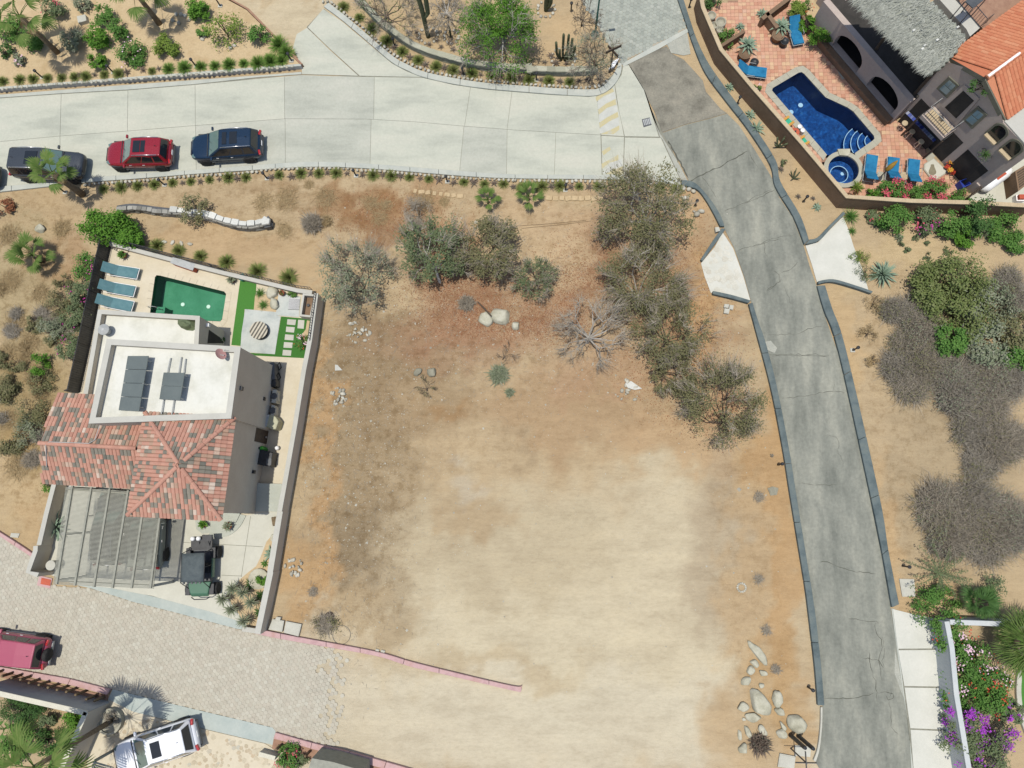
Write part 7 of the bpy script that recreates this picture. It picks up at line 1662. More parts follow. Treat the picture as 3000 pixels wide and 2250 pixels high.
# path lights: a short black post, round head, pale footing
def path_light(px,label,group=None,h=.85,foot=True,z0=0.0):
 q=W(px,z0); t=thing('path_light',Vector((q.x,q.y,z0)),label,'path light',group)
 link('post',PL[0],t); link('lamp_head',PL[1],t,(0,0,h-.85))
 if foot:link('footing',PL[2],t)
PL=[MB().lathe((0,0,0),[(.06,0),(.05,.05),(.045,.72),(0,.72)],8).mesh('post',MT['black']),MB().lathe((0,0,0),[(.06,.70),(.10,.74),(.10,.84),(.04,.88),(0,.88)],12).mesh('lamp_head',MT['black']),MB().prism([(-.14,-.12),(.14,-.12),(.14,.12),(-.14,.12)],-.02,.05).mesh('footing',MT['concretebox'])]
for q in (A(1335,1500),A(2165,1448),A(530,1560),F_(812,182),F_(1550,230),G_(432,298)):path_light(q,'black path light on a white footing among the lower kerb tufts','path lights along the lower kerb')
for q in (B(1125,375),B(1680,610),C(197,652)):path_light(q,'black path light in the bed below the curved stone wall','path lights below the curved wall')
for q in (A(345,630),A(920,590),A(1590,540),B(288,495)):path_light(q,'black path light among the tufts on the raised garden','path lights on the raised garden',z0=ZB)
path_light(A(1785,50),'black path light beside the dirt track on the raised garden',z0=ZB)
path_light(C(1822,842),'black path light between the kerb agaves and the brown wall',foot=False); path_light(G_(1478,425),'black path light behind the curved blue-grey kerb',foot=False)
path_light(H_(420,115),'black path light on the sand above the white driveway apron',foot=False); path_light(H_(822,1318),'black path light on the sand below the white driveway apron',foot=True)
path_light(L_(1600,1000),'black path light standing alone beside the blue-grey kerb of the empty lot',foot=False); path_light(M_(1780,22),'black path light above the pale concrete cover by the right kerb',foot=False)
path_light(M_(1012,1002),'black path light leaning over the end of the blue-grey kerb',foot=False); path_light(C(1432,62),'black path light at the foot of the brown compound wall',foot=False); path_light(C(478,92),'black path light on the sand by the bare shrub',foot=False)
# ================================================================== TREES OF THE EMPTY LOT
tree('grey-green mesquite tree with dense low crown beside another mesquite',F_(1490,1045),F_(1400,760),2.5,3.2,'leaf_mesq','bark_pale',5200,.085,21,6,sp=.26)
tree('dark olive mesquite tree touching the grey-green one on its right',F_(1790,960),F_(1890,760),2.4,3.0,'leaf_olive','bark_dark',5200,.08,22,6,sp=.26)
shrub('leafless grey-topped bush behind the grey-green mesquite',F_(1300,470),1.2,1.7,'dry',1500,.08,16,bark='dry',asp=.16)
tree('sparse pale green tree hanging over the terrace wall corner',F_(930,1190),F_(770,990),2.5,2.7,'leaf_greygreen','bark_dark',3600,.075,23,6,sp=.26)
tree('big grey-limbed tree with brown leaves over the road kerb bed',G_(1060,640),G_(1080,440),3.5,4.2,'leaf_olive','bark_pale',7200,.085,24,7,thick=.16,sp=.26,maxl=4)
tree('wide thin-crowned olive tree behind the bare grey one',G_(1005,1245),G_(1030,1020),3.0,3.3,'leaf_olive','bark_pale',6000,.07,25,7,sp=.26)
tree('bare grey tree with whitish branches and no leaves',G_(610,1530),G_(640,1440),2.9,2.7,'dry','bark_pale',900,.035,26,9,sp=.2,thick=.12)
tree('olive leafy tree between the bare grey tree and the roadside sand',G_(1230,1560),G_(1270,1440),2.8,2.9,'leaf_olive','bark_dark',5600,.075,27,6,sp=.28)
tree('thin leafy tree nearest the road at the edge of the open sand',L_(1180,740),L_(1130,500),3.0,3.0,'leaf_olive','bark_dark',6400,.07,28,7,sp=.28)
tree('low scrubby tree joining the two leafy trees by the open sand',L_(560,260),L_(760,240),1.7,1.7,'leaf_olive','bark_dark',2600,.07,29,6,sp=.28)
tree('dense small olive tree beside the pale boulders',G_(200,1050),G_(195,1010),1.7,2.0,'leaf_mesq','bark_dark',2200,.06,30,6,sp=.22)
dry_bush('grey cactus-like thicket of twigs on the slope below the road',F_(450,560),.95,.8,'dry',1100,31,w=.02)
dry_bush('tawny grass clump beside the grey thicket on the slope',F_(570,545),.65,.5,'straw',420,32,w=.014,name='grass_clump')
dry_bush('round grey brittle shrub beside the pale boulders',F_(1705,1210),.72,.6,'dry',800,33,w=.02)
dry_bush('grey succulent thicket in the middle of the empty lot',T_(1690,270),.85,.45,'leaf_greygreen',650,34,w=.03,curl=.2,name='succulent_thicket')
dry_bush('small grey succulent below the larger thicket',T_(1780,415),.42,.3,'leaf_greygreen',240,35,w=.026,curl=.2,name='succulent_thicket')
tree('wispy dead shrub above the grey succulent thicket',T_(1720,150),T_(1760,90),1.1,1.0,'dry','bark_dark',60,.04,36,5,maxl=3,thick=.03,name='dead_shrub')
tree('dark wispy shrub below the two grey boulders',T_(1110,400),T_(1100,360),1.0,.8,'leaf_olive','bark_dark',260,.04,37,6,maxl=3,thick=.03,name='dead_shrub')
dry_bush('dark scrub patch over the rusty manhole behind the pink kerb',K_(700,490),.95,.4,'dry',650,38,w=.012,leafm='leaf_olive',ln=300)
for q,r_q,lb in ((L_(1450,1260),.55,'small dry tuft beside the flat grey-green slab'),(M_(615,130),.5,'dry brown tuft beside the ring of white stones'),(M_(680,545),.5,'pale twiggy tuft above the rock pile'),(M_(755,860),.5,'brown weedy patch beside the rock pile'),(L_(1555,925),.2,'tiny grey tuft beside the lone path light'),(K_(600,230),.5,'grey weedy patch by the rubble of the empty lot')):
 dry_bush(lb,q,r_q,.22,'dry',int(420*r_q),hash(lb) % 999,w=.010,name='dry_tuft')
dry_bush('dark spiky yucca-like shrub among the rock pile',M_(625,1470),.8,.8,'leaf_agave_dark',520,40,w=.03,curl=.25,name='spiky_shrub')
# fan palms
palm('young fan palm in the lower kerb bed beside a second young palm',F_(1880,400),.5,.55,9,.42,seed=41,trunk_r=.07,seg=10,wseg=.03,elo=-.1,ehi=1.2,arc=.75)
palm('young fan palm in the lower kerb bed nearest the big grey-limbed tree',G_(135,375),.55,.6,10,.48,seed=42,trunk_r=.07,seg=10,wseg=.032,elo=-.1,ehi=1.2,arc=.75)
palm('fan palm with shaggy trunk leaning over the dark grey SUV',A(668,1575),2.95,.68,13,.78,seed=43,trunk_r=.2,seg=15,wseg=.042,elo=-.35,ehi=1.1,dead=4)
palm('fan palm in the scrub below the round white boulder',E_(350,590),.9,.72,13,.85,seed=44,trunk_r=.16,seg=15,wseg=.042,elo=-.2,ehi=1.4,dead=3)
palm('tall fan palm with curved trunk at the corner of the raised garden',A(465,425),3.6,.95,14,1.2,seed=45,trunk_r=.16,z0=ZB,wseg=.04,seg=18,elo=-.45,ehi=1.1,dead=2)
palm('fan palm at the upper edge of the raised garden casting dark shade',A(1290,190),3.1,.95,14,1.1,seed=46,trunk_r=.17,z0=ZB,wseg=.04,seg=18,elo=-.45,ehi=1.1)
palm('tall slender fan palm rising from the round planter by the white SUV',P6(1800,900),6.7,1.15,15,1.4,seed=47,trunk_r=.13,wseg=.042,seg=18,elo=-.5,ehi=1.0,lean=(.3,-.25),z0=.3)
palm('bushy fan palm with long narrow blades behind the bougainvillea wall',N_(1120,870),1.6,1.2,22,.9,seed=48,trunk_r=.2,seg=24,wseg=.028,elo=-.25,ehi=1.25)
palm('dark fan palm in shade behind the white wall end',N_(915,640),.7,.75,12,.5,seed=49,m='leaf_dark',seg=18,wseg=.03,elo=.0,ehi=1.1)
palm('slim palm seedling among the lower-left garden shrubs',P6(230,960),.8,.35,7,.3,seed=50,m='leaf_green',seg=12,wseg=.02,trunk_r=.05)
# agaves and yuccas
rosette('big blue-grey agave with many narrow leaves beside the white driveway apron',H_(1060,705),1.05,60,.055,split=True,seed=51,e0=.02,e1=1.35,droop=.15)
rosette('large blue-green agave leaning over the carport wall',Q1(300,860),1.15,34,.07,split=True,seed=52,e0=.15,e1=1.3,droop=.3,z0=.0)
for q,L,lb in (((1755,712),.42,'blue agave in the kerb strip furthest up the road'),((1925,935),.48,'blue agave between two others in the kerb strip'),((1975,1050),.75,'largest blue agave in the kerb strip by the brown wall')):
 rosette(lb,C(*q),L,18,.05,seed=53,split=True)
for q,L in (((380,75),.25),((500,90),.22)):rosette('small dark agave beside the path light above the driveway apron',H_(*q),L,12,.03,'leaf_agave_dark','agaves above the apron',seed=54)
rosette('pale twisted aloe above the driveway apron',H_(530,160),.42,16,.04,seed=55,droop=.8)
for q,L in (((2180,370),.30),((2050,300),.2)):
 pass
rosette('dark blue agave against the front garden wall',P3(1630,1230),.62,16,.06,seed=56,split=True)
rosette('small green aloe pot beside the dark blue agave',P3(1530,1390),.32,18,.04,'leaf_green',seed=57)
for i,q in enumerate(((1880,205),(1960,240),(1800,290),(1870,375),(2030,320),(1970,470))):
 t=thing('yucca',W(J_(*q),.9),'spiky yucca head in the cluster at the end of the front drive','yucca','yucca cluster at the drive'); ORG[t.name].z=0; t.location.z=0; p=ORG[t.name]
 MB().tube([p,p+Vector((0,0,.45)),p+Vector((.0,0,.85))],[.09,.07,.06],6).build('stem',MT['palmtrunk'],t)
 o=rosette_mesh(random.Random(60+i),46,.56,.028,'',e0=-.2,e1=1.4,droop=.15).build('leaves',MT['leaf_greygreen'],t,local=True); o.location=(0,0,.82)
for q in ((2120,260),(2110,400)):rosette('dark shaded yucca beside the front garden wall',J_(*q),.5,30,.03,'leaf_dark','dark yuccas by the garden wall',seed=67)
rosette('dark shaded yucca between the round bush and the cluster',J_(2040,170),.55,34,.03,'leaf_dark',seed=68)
shrub('round bright green bush in a pale bowl by the front garden wall',J_(2140,120),.5,.8,'leaf_bright',900,.05,10)
MB_=thing('pale_bowl',W(J_(2105,125)),'round pale stone bowl under the bright green bush','bowl'); MB().lathe(ORG[MB_.name],[(.35,0),(.6,.2),(.6,.26),(.5,.24),(0,.2)],18).build('bowl',MT['boulder'],MB_,True)
t=thing('stone_block',W(P3(1670,970)),'pale stone block against the front garden wall','stone'); MB().prism(PW([(P3,(1650,920),(1705,900),(1700,1050),(1645,1010))]),0,.4).build('block',MT['boulder'],t,bevel=.08)
for q,lb in (((905,60),'spiky green grass clump beside the larger terrace boulder'),((960,250),'spiky green grass clump beside the egg-shaped terrace boulder')):rosette(lb,P1(*q),.5,60,.014,'leaf_green',None,'grass_clump',seed=70,e0=.1,e1=1.4)
for q in ((1275,475),(1450,515),(1625,560),(1840,605),(2090,680)):put('fountain_grass',rnd.choice(TUFT),E_(*q),'tawny fountain grass clump outside the pool patio lattice','grass clump','fountain grasses outside the patio',0,1.5)
put('fountain_grass',rnd.choice(TUFT),F_(265,1010),'tawny fountain grass clump outside the pool patio lattice','grass clump','fountain grasses outside the patio',0,1.5)
shrub('pink-flowered shrub on the turf beside the wall railing',P1(1560,830),.55,.7,'leaf_green',240,.05,10,flower=(('palepink',30),('redpetal',12)))
shrub('green herb row in the corner of the grey terrace slab',P1(1400,60),.45,.4,'leaf_green',240,.05,8,squash=(.5,-.2))
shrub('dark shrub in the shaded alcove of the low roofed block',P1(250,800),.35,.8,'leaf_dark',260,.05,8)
# ------------------------------------------------------------------ left scrub and hedge
shrub('bright green dense bush at the corner of the dark screen fence',E_(880,330),2.0,2.2,'leaf_bright',5200,.085,40,squash=(.62,-.15),spread=.3)
shrub('bright green bush end beside the stone retaining wall',E_(1050,400),.8,1.8,'leaf_bright',1500,.085,14)
for q,r_q,m,lb in (((700,640),1.0,'leaf_green','dark bougainvillea bush with magenta dots along the screen fence near the bright bush'),((655,850),1.0,'leaf_mesq','middle bougainvillea bush along the dark screen fence'),((610,1060),1.0,'leaf_mesq','lower bougainvillea bush along the dark screen fence'),((560,1290),.9,'leaf_mesq','last bougainvillea bush along the dark screen fence')):
 shrub(lb,E_(*q),r_q,1.3,m,1700,.06,18,flower=(('magenta',26),))
for q,r_q,h,m,n,lb in (((440,960),1.1,1.2,'leaf_olive',1500,'olive scrub bush beside the bougainvilleas'),((420,1150),1.0,1.0,'leaf_greygreen',1300,'grey-green scrub bush below the olive one'),((320,1430),.75,1.1,'leaf_bright',1100,'bright green shrub with orange fruit in the left scrub'),((330,1560),1.1,.8,'leaf_olive',1300,'olive scrub spreading below the bright green shrub'),((70,1600),.9,.7,'leaf_olive',900,'low olive bush at the edge of the left scrub')):shrub(lb,E_(*q),r_q,h,m,n,.055,14)
for q,r_q,h,m,lb in (((240,280),1.2,1.1,'leaf_olive','yellowish scrub bush above the clay tile gable'),((70,130),.9,.8,'leaf_olive','low scrub bush far from the clay tile gable'),((230,450),1.1,.8,'leaf_greygreen','grey-green scrub beside the clay tile gable'),((80,560),1.0,.6,'leaf_olive','brown-green scrub at the end of the clay tile ridge')):shrub(lb,I_(*q),r_q,h,m,1200,.055,14)
for i,(c,q,r_q) in enumerate(((E_,(80,760),1.1),(E_,(120,1100),1.2),(E_,(330,850),.9),(E_,(60,380),1.0),(E_,(500,330),.9),(I_,(150,720),1.3),(I_,(60,350),1.0),(I_,(330,150),.7),(E_,(60,1350),1.1),(E_,(240,1250),1.0))):
 dry_bush('tawny dry grass mound in the left scrub',c(*q),r_q*1.15,.16,'straw',460,80+i,'dry mounds in the left scrub','dry_grass_mound',w=.009,curl=1.3)
shrub('bright green shrub foot under the clay tile gable end',I_(410,885),.6,.8,'leaf_bright',600,.06,8)
shrub('rust-brown dead leafy plant at the kerb by the black car',E_(30,150),.7,.6,'litter',420,.08,8)
shrub('leafy young tree with drooping shoots over the stone retaining wall',E_(1560,170),1.2,2.0,'leaf_olive',900,.07,16,bark='bark_pale',squash=(.8,.9))
for i,(q,r_q) in enumerate((((240,370),1.3),((560,360),1.2),((930,400),.9),((1050,420),.7),((1350,380),1.3),((1000,520),.9),((230,620),.9),((60,400),1.0),((1520,390),.5),((430,250),.5))):
 dry_bush('low brown dead-grass patch on the slope below the road',F_(*q),r_q*1.1,.06,'straw',330,100+i,'dead grass patches on the slope','dry_grass_mound',w=.008,curl=1.4)
# ------------------------------------------------------------------ raised garden, top left
for q,r_q,h,m,n,lb,fl in (((80,240),1.1,1.4,'leaf_green',1300,'dark green shrub in the corner of the raised garden',None),((250,330),.95,1.2,'leaf_green',1100,'yellow-green shrub beside the tall palm trunk',None),((580,310),.95,1.1,'leaf_greygreen',900,'grey-green shrub right of the tall palm trunk',None),((840,130),.75,1.2,'leaf_green',900,'light leafy shrub beside the white garden box',None),((790,300),1.0,1.4,'leaf_bright',1300,'yellow-tipped green shrub in the middle of the raised garden',None),((960,240),.8,1.2,'leaf_green',900,'plain green shrub between the yellow-tipped one and the white-flowered one',None),((1060,430),1.15,1.1,'leaf_green',1500,'broad green shrub with white flower dots above the road wall',(('palepink',20),)),((780,490),.65,.9,'leaf_bright',800,'small bright green shrub nearest the road wall',None),((1350,370),1.0,1.1,'leaf_yellow',1500,'round lime-green shrub below the dark palm shade',None),((1830,260),1.5,1.9,'leaf_yellow',800,'wide wispy yellow-green shrub near the dirt track',None),((1610,80),.85,1.3,'leaf_bright',1300,'glossy bright green tree-like shrub at the garden top',None),((1625,240),.45,.5,'leaf_green',400,'small agave-like green clump ringed by stones',None),((2100,290),.8,1.1,'leaf_green',700,'frangipani shrub with bunched leaves by the terracotta edging',None),((440,60),.9,1.2,'leaf_mesq',800,'pink-flowered shrub behind the tall palm',(('pink',40),)),((660,25),.6,.9,'leaf_greygreen',500,'pale grey shrub above the white garden box',None),((130,470),.5,.6,'leaf_greygreen',380,'small white-dotted shrub left of the palm trunk foot',(('palepink',14),)),((30,400),.6,.8,'leaf_dark',400,'dark shrub at the frame side of the raised garden',None)):
 shrub(lb,A(*q),r_q,h,m,n,.075,16,z0=ZB,flower=fl,zc=ZB+.5)
t=thing('garden_box',W(A(655,150),ZB),'white square box on the sand of the raised garden','box'); MB().prism([W(A(*q),ZB+.3) for q in ((620,130),(690,115),(700,165),(632,185))],ZB,ZB+.3).build('box',MT['concretebox'],t,bevel=.02)
for i,q in enumerate(((1500,130),(1540,160),(1450,190),(1400,170),(1470,120),(1430,120),(1640,320),(1660,300),(1870,390),(1900,370),(350,200),(250,210))):
 o=link('garden_stone',STN[i % 6],None,W(A(*q),ZB),(0,0,i),(1.3,1.4,1.4)); tag(o,'river stone lying loose under the raised garden shrubs','stone','loose stones in the raised garden')
# ------------------------------------------------------------------ top middle garden
tree('large bright green tree with feathery crown above the curved stone wall',B(2010,330),B(1960,240),2.8,3.4,'leaf_bright','bark_pale',11000,.075,61,9,sp=.36,thick=.15,name='green_tree')
tree('dark-branched leafless tree beside the saguaro',B(1060,190),B(1050,60),2.6,2.6,'leaf_dark','bark_dark',900,.05,62,7,name='bare_tree')
tree('grey thorny tree right of the saguaro',B(1560,150),B(1530,70),1.9,2.2,'dry','bark_pale',900,.06,63,7,name='bare_tree',sp=.3)
tree('twiggy olive tree by the cross-shaped sign post',C(690,570),C(650,440),2.1,2.4,'leaf_greygreen','bark_dark',1500,.05,64,7,name='thorn_tree')
tree('bare twiggy bush at the edge of the grey paver road',C(560,215),C(590,110),1.6,1.9,'dry','bark_dark',500,.045,65,8,name='bare_bush',maxl=4,thick=.05)
def cactus(label,stems,r,name='cactus'):
 t=thing(name,stems[0][0],label,'cactus')
 for st in stems:
  path=resample(st,.25)+[Vector(st[-1])]; k=len(path)
  MB().tube(path,[r*(.9 if i==0 else 1.0) if i<k-1 else r*.35 for i in range(k)],9).build('stem',MT['cactus'],t,True)
b_=W(B(1395,300)); cactus('tall saguaro with one forked arm in a stone ring',[[b_,b_+Vector((.0,.0,2.6)),b_+Vector((-.15,.1,5.0))],[b_+Vector((0,0,1.9)),b_+Vector((.32,.05,2.3)),b_+Vector((.4,.1,4.4))]],.15,'saguaro')
b_=W(B(1578,300)); cactus('young thin cactus in a small stone ring',[[b_,b_+Vector((0,.02,1.1))]],.07)
b_=W(C(275,85)); cactus('thick cactus trunk in a white stone ring',[[b_,b_+Vector((.05,0,1.8))],[b_+Vector((.1,0,.3)),b_+Vector((.28,0,.7)),b_+Vector((.3,0,1.5))]],.16)
b_=W(C(415,475)); cactus('candelabra cactus of several upright stems in a stone ring',[[b_+Vector((dx*.4,dy*.4,0)),b_+Vector((dx,dy,.5)),b_+Vector((dx*1.15,dy*1.15,hh))] for dx,dy,hh in ((-.05,.1,2.4),(-.45,.0,1.7),(.45,.05,2.0),(.25,.25,2.1),(-.25,-.2,1.3),(.15,-.25,1.2),(.62,-.1,1.5))],.085)
b_=W(D(215,1195)); cactus('branched grey cactus at the foot of the brown compound wall',[[b_,b_+Vector((dx*.6,dy*.6,.35)),b_+Vector((dx,dy,hh))] for dx,dy,hh in ((.3,.4,.9),(-.2,.35,.7),(.1,.1,1.0),(.45,-.05,.6),(-.35,-.05,.5))],.06)
b_=W(D(345,1450)); cactus('spreading grey cactus beside the small agaves below the brown wall',[[b_,b_+Vector((dx*.6,dy*.6,.2)),b_+Vector((dx,dy,hh))] for dx,dy,hh in ((.3,.3,.4),(-.3,.35,.45),(.05,.5,.5),(.35,-.1,.3),(-.25,-.15,.3))],.045)
rosette('small dark agave under the branched grey cactus',D(240,1375),.28,14,.03,'leaf_agave_dark',seed=71); shrub('wispy green weed between the two grey cacti',D(270,1320),.3,.4,'leaf_mesq',130,.05,6)
# ------------------------------------------------------------------ villa garden
shrub('pink bougainvillea bush in the patio corner beside the yucca',D(1150,1545),1.1,1.1,'leaf_green',1500,.065,18,flower=(('pink',420),),squash=(.75,0)); shrub('pink bougainvillea bush next to the six-sided plinth',D(1490,1545),1.05,1.1,'leaf_green',1500,.065,18,flower=(('pink',420),),squash=(.75,0))
shrub('green bush between the two pink bougainvilleas',D(1315,1575),.6,.9,'leaf_green',900,.065,10); shrub('green flowering bush by the louvred gate',D(1690,1600),.75,.9,'leaf_green',900,.065,10); shrub('small green bush between the yucca and the pink bougainvillea',D(980,1565),.4,.7,'leaf_bright',500,.06,8)
rosette('green yucca in the wall corner below the spa',D(850,1525),.65,70,.02,'leaf_yellow',None,'yucca',seed=72); shrub('red-leaved ground plant below the spa yucca',D(830,1590),.6,.4,'litter',300,.06,8)
for q,r_q,m,lb in (((365,80),.65,'leaf_yellow','lime round shrub in the planter beside the low patio wall'),((455,195),.55,'leaf_bright','small round green shrub in the middle of the patio planter'),((565,300),.75,'leaf_bright','larger round green shrub at the arcade end of the planter')):shrub(lb,D(*q),r_q,1.0,m,1200,.06,12,z0=.3)
shrub('silver-white shrub in front of the arcade',D(650,190),.75,1.0,'palesilver' if 'palesilver' in MT else 'leaf_greygreen',800,.07,12,z0=.3,asp=.25); shrub('mixed flowering plants behind the lime shrub',D(450,60),.6,.6,'leaf_green',500,.06,8,z0=.3,flower=(('redpetal',14),))
rosette('potted agave on the divider wall of the patio',D(85,120),.5,20,.06,seed=73,z0=.05); rosette('potted agave beside the patio gate',C(1845,225),.42,18,.05,seed=74,z0=.05)
for q,lb in ((D(240,220),'big striped agave in a pot beside the upper blue lounger'),(C(1905,370),'big striped agave in a pot above the blue lounger by the wall')):
 pot(lb,(q[0]-6,q[1]+22),.42,.55,.05,None,None,'brown_stucco'); rosette(lb.replace(' in a pot',' rosette'),q,.85,24,.085,'leaf_agave',None,'agave',True,.5,75)
for q,lb in ((D(275,330),'dark drum-shaped pot beside the upper blue lounger'),(D(30,500),'dark drum-shaped pot beside the lounger by the wall')):pot(lb,q,.28,.5,.05,None,None,'black',name='drum_pot')
shrub('dark bush behind the cluster of water urns',C(1640,20),.7,.8,'leaf_dark',600,.06,10); shrub('green bush below the water urns',C(1740,305),.75,.8,'leaf_green',900,.065,12); shrub('small white-flowered bush at the pool corner by the wall',D(45,715),.4,.5,'leaf_green',380,.05,8,flower=(('palepink',20),))
t=shrub('dark round hanging plant on the villa gable',D(1872,680),.62,.9,'leaf_dark',500,.06,10,z0=0,zc=0); hp=onF(D(1875,680)); t.location=hp+fn*.25+Vector((0,0,-.4))
pb=onF(D(1925,1230)); t=thing('iron_basket',Vector((pb.x,pb.y,pb.z))+fn*.35,'round iron wall basket with a spiky plant on the villa wing','basket'); p=ORG[t.name]
for k in range(12):a=k*.5236; MB().tube([p+Vector((math.cos(a)*.1,math.sin(a)*.1,-.3)),p+Vector((math.cos(a)*.42,math.sin(a)*.42,0))],.015,4).build('bar',MT['darkgrey'],t)
MB().tube([p+Vector((math.cos(k*.3491)*.42,math.sin(k*.3491)*.42,0)) for k in range(19)],.02,4).build('hoop',MT['darkgrey'],t); MB().tube([p,p-fn*.4],.03,4).build('bracket',MT['darkgrey'],t)
rosette_mesh(random.Random(5),40,.45,.02,'',e0=0,e1=1.4).build('plant',MT['leaf_dark'],t,local=True)
shrub('orange and yellow croton in the dark villa yard',D(1635,1355),.5,.7,'redpetal',260,.07,8,flower=(('orangeleaf' if 'orangeleaf' in MT else 'leaf_yellow',120),))
# hedge below the villa wall
for q,r_q,h,m,lb,fl in (((1160,270),1.15,1.6,'leaf_green','first green bush below the villa wall, next to the open sand',None),((1420,270),1.15,1.2,'leaf_mesq','magenta-dotted bush between the green bushes below the villa wall',(('magenta',40),('pink',30))),((1640,290),1.0,1.6,'leaf_green','green bush right of the magenta-dotted one below the villa wall',None),((1850,230),1.35,2.2,'leaf_dark','tall dark broad-leaved bush rising over the villa wall',None),((1750,390),.8,1.0,'leaf_bright','bright green bush in front of the tall dark one',None),((2080,330),1.2,1.5,'leaf_green','last green bush below the villa wall by the frame edge',None),((2150,440),.8,.9,'leaf_green','low green bush below the last one by the villa wall',None),((1000,230),.5,.5,'leaf_mesq','red-flowered ground plant at the villa wall foot',(('pink',60),))):shrub(lb,H_(*q),r_q,h,m,1500,.075,18,flower=fl)
for i,(q,r_q) in enumerate((((1620,360),.5),((1880,370),.6),((1960,390),.55),((1195,410),.4),((1005,300),.25))):rosette('grey spiky bromeliad in front of the villa wall bushes',H_(*q),r_q,40,.03,'leaf_greygreen','bromeliads below the villa wall','bromeliad',seed=90+i)
rosette('green reed clump at the villa wall corner',H_(800,240),.75,90,.014,'leaf_green',None,'reed_clump',seed=95,e0=.2,e1=1.4); rosette('small reed clump beside the driveway apron kerb',H_(815,355),.4,50,.012,'leaf_green',None,'reed_clump',seed=96)
for i,(q,r_q) in enumerate((((1280,505),.32),((1425,555),.35),((1605,515),.35),((1420,445),.25),((1210,455),.25),((1330,410),.25))):shrub('small green weed on the open sand right of the apron',H_(*q),r_q,.25,'leaf_mesq',130,.05,5,group='weeds on the open sand')
# ------------------------------------------------------------------ right-hand scrub
rg_s=random.Random(3)
for i,(q,r_q,h,m,n,lb) in enumerate((((1650,760),2.3,2.3,'leaf_scrub',4400,'bright olive bush at the top of the right scrub'),((1480,830),1.6,1.8,'leaf_scrub',2200,'green bush left of the bright olive one in the right scrub'),((1700,1010),2.1,2.0,'leaf_scrub',3800,'broad green bush in the middle of the right scrub'),((1620,1230),1.1,1.8,'leaf_green',2000,'dark green bush spilling down among the grey scrub'),((1930,950),1.9,1.9,'leaf_greygreen',3000,'pale flowering bush right of the broad green one'),((1940,1220),1.9,1.6,'leaf_greygreen',3000,'pale grey-green bush below the pale flowering one'),((2180,1180),1.4,1.8,'leaf_olive',2200,'olive bush at the frame edge of the right scrub'),((2170,1350),1.1,1.6,'leaf_green',1500,'green bush below the olive one at the frame edge'))):shrub(lb,H_(*q),r_q,h,m,n,.085,26,spread=.3)
for i,(c,q,r_q,h) in enumerate(((H_,(1320,1020),1.5,1.1),(H_,(1400,1150),1.5,1.1),(H_,(1330,1290),1.3,.9),(H_,(1200,1450),1.4,1.0),(H_,(1450,1420),1.7,1.2),(H_,(1650,1560),1.8,1.2),(H_,(1880,1520),1.7,1.1),(H_,(2110,1560),1.6,1.1),(H_,(1150,990),1.0,.8),(N_,(740,60),1.9,1.2),(N_,(900,140),1.9,1.2),(N_,(1080,120),1.9,1.1),(N_,(1200,220),1.7,1.1),(N_,(1010,300),1.7,1.1),(N_,(820,260),1.6,1.1),(H_,(1300,1600),1.5,1.0),(N_,(680,150),.9,.6),(H_,(2090,760),1.2,.7),(H_,(2140,900),1.1,.7),(S_,(2070,860),1.6,1.1),(S_,(2140,880),1.6,1.1),(S_,(2185,950),1.5,1.1),(S_,(2120,1000),1.5,1.0),(S_,(2110,1080),1.6,1.1),(S_,(2030,1090),1.2,.9),(S_,(1975,830),.9,.6),(S_,(2160,960),1.6,1.1),(S_,(2100,930),1.4,1.0),(S_,(2080,1140),1.6,1.1),(S_,(2150,1150),1.7,1.1),(S_,(2040,1170),1.2,.9),(S_,(1990,800),1.1,.8),(S_,(2050,790),1.5,1.0),(S_,(2190,1120),1.5,1.0),(S_,(1955,740),1.1,.8),(S_,(2130,830),1.6,1.0))):
 dry_bush('grey dry twiggy bush in the right-hand scrub',c(*q),r_q*1.15,h*rg_s.uniform(.7,1.3),rg_s.choice(('dry_dark','dry_dark','dry','dry')),2100,200+i,'grey bushes of the right scrub',w=.013,leafm=rg_s.choice(('leaf_greygreen','leaf_olive')),ln=240,ls=.05,curl=1.0)
for i,(q,r_q,m,lb) in enumerate((((880,560),.7,'leaf_yellow','yellow-green grass clump at the edge of the white driveway apron'),((940,690),.8,'leaf_mesq','wispy green shrub between the apron and the big agave'),((1000,930),.8,'straw','orange dry grass clump below the driveway apron'),((950,1180),.7,'straw','brown dry patch beside the path light below the apron'),((990,1400),.5,'straw','small brown dry patch below the path light'))):shrub(lb,H_(*q),r_q,.45,m,420,.07,10,asp=.2)
for i in range(26):  # dry undergrowth of the left slope
 u,v=rg_s.uniform(-10,175),rg_s.uniform(600,1010)
 if v>800 and u>95 or abs(u-85)<55 and abs(v-545)<60:u=u*.5
 (dry_bush if i % 3 else shrub)(*(('low dry bush on the left slope',S_(u,v),rg_s.uniform(.5,.95),.45,rg_s.choice(('dry','straw','dry_dark')),560,300+i,'dry bushes of the left slope') if i % 3 else ('low olive bush on the left slope',S_(u,v),rg_s.uniform(.45,.8),.6,'leaf_olive',520,.055,9,'shrub','shrub','olive bushes of the left slope')))
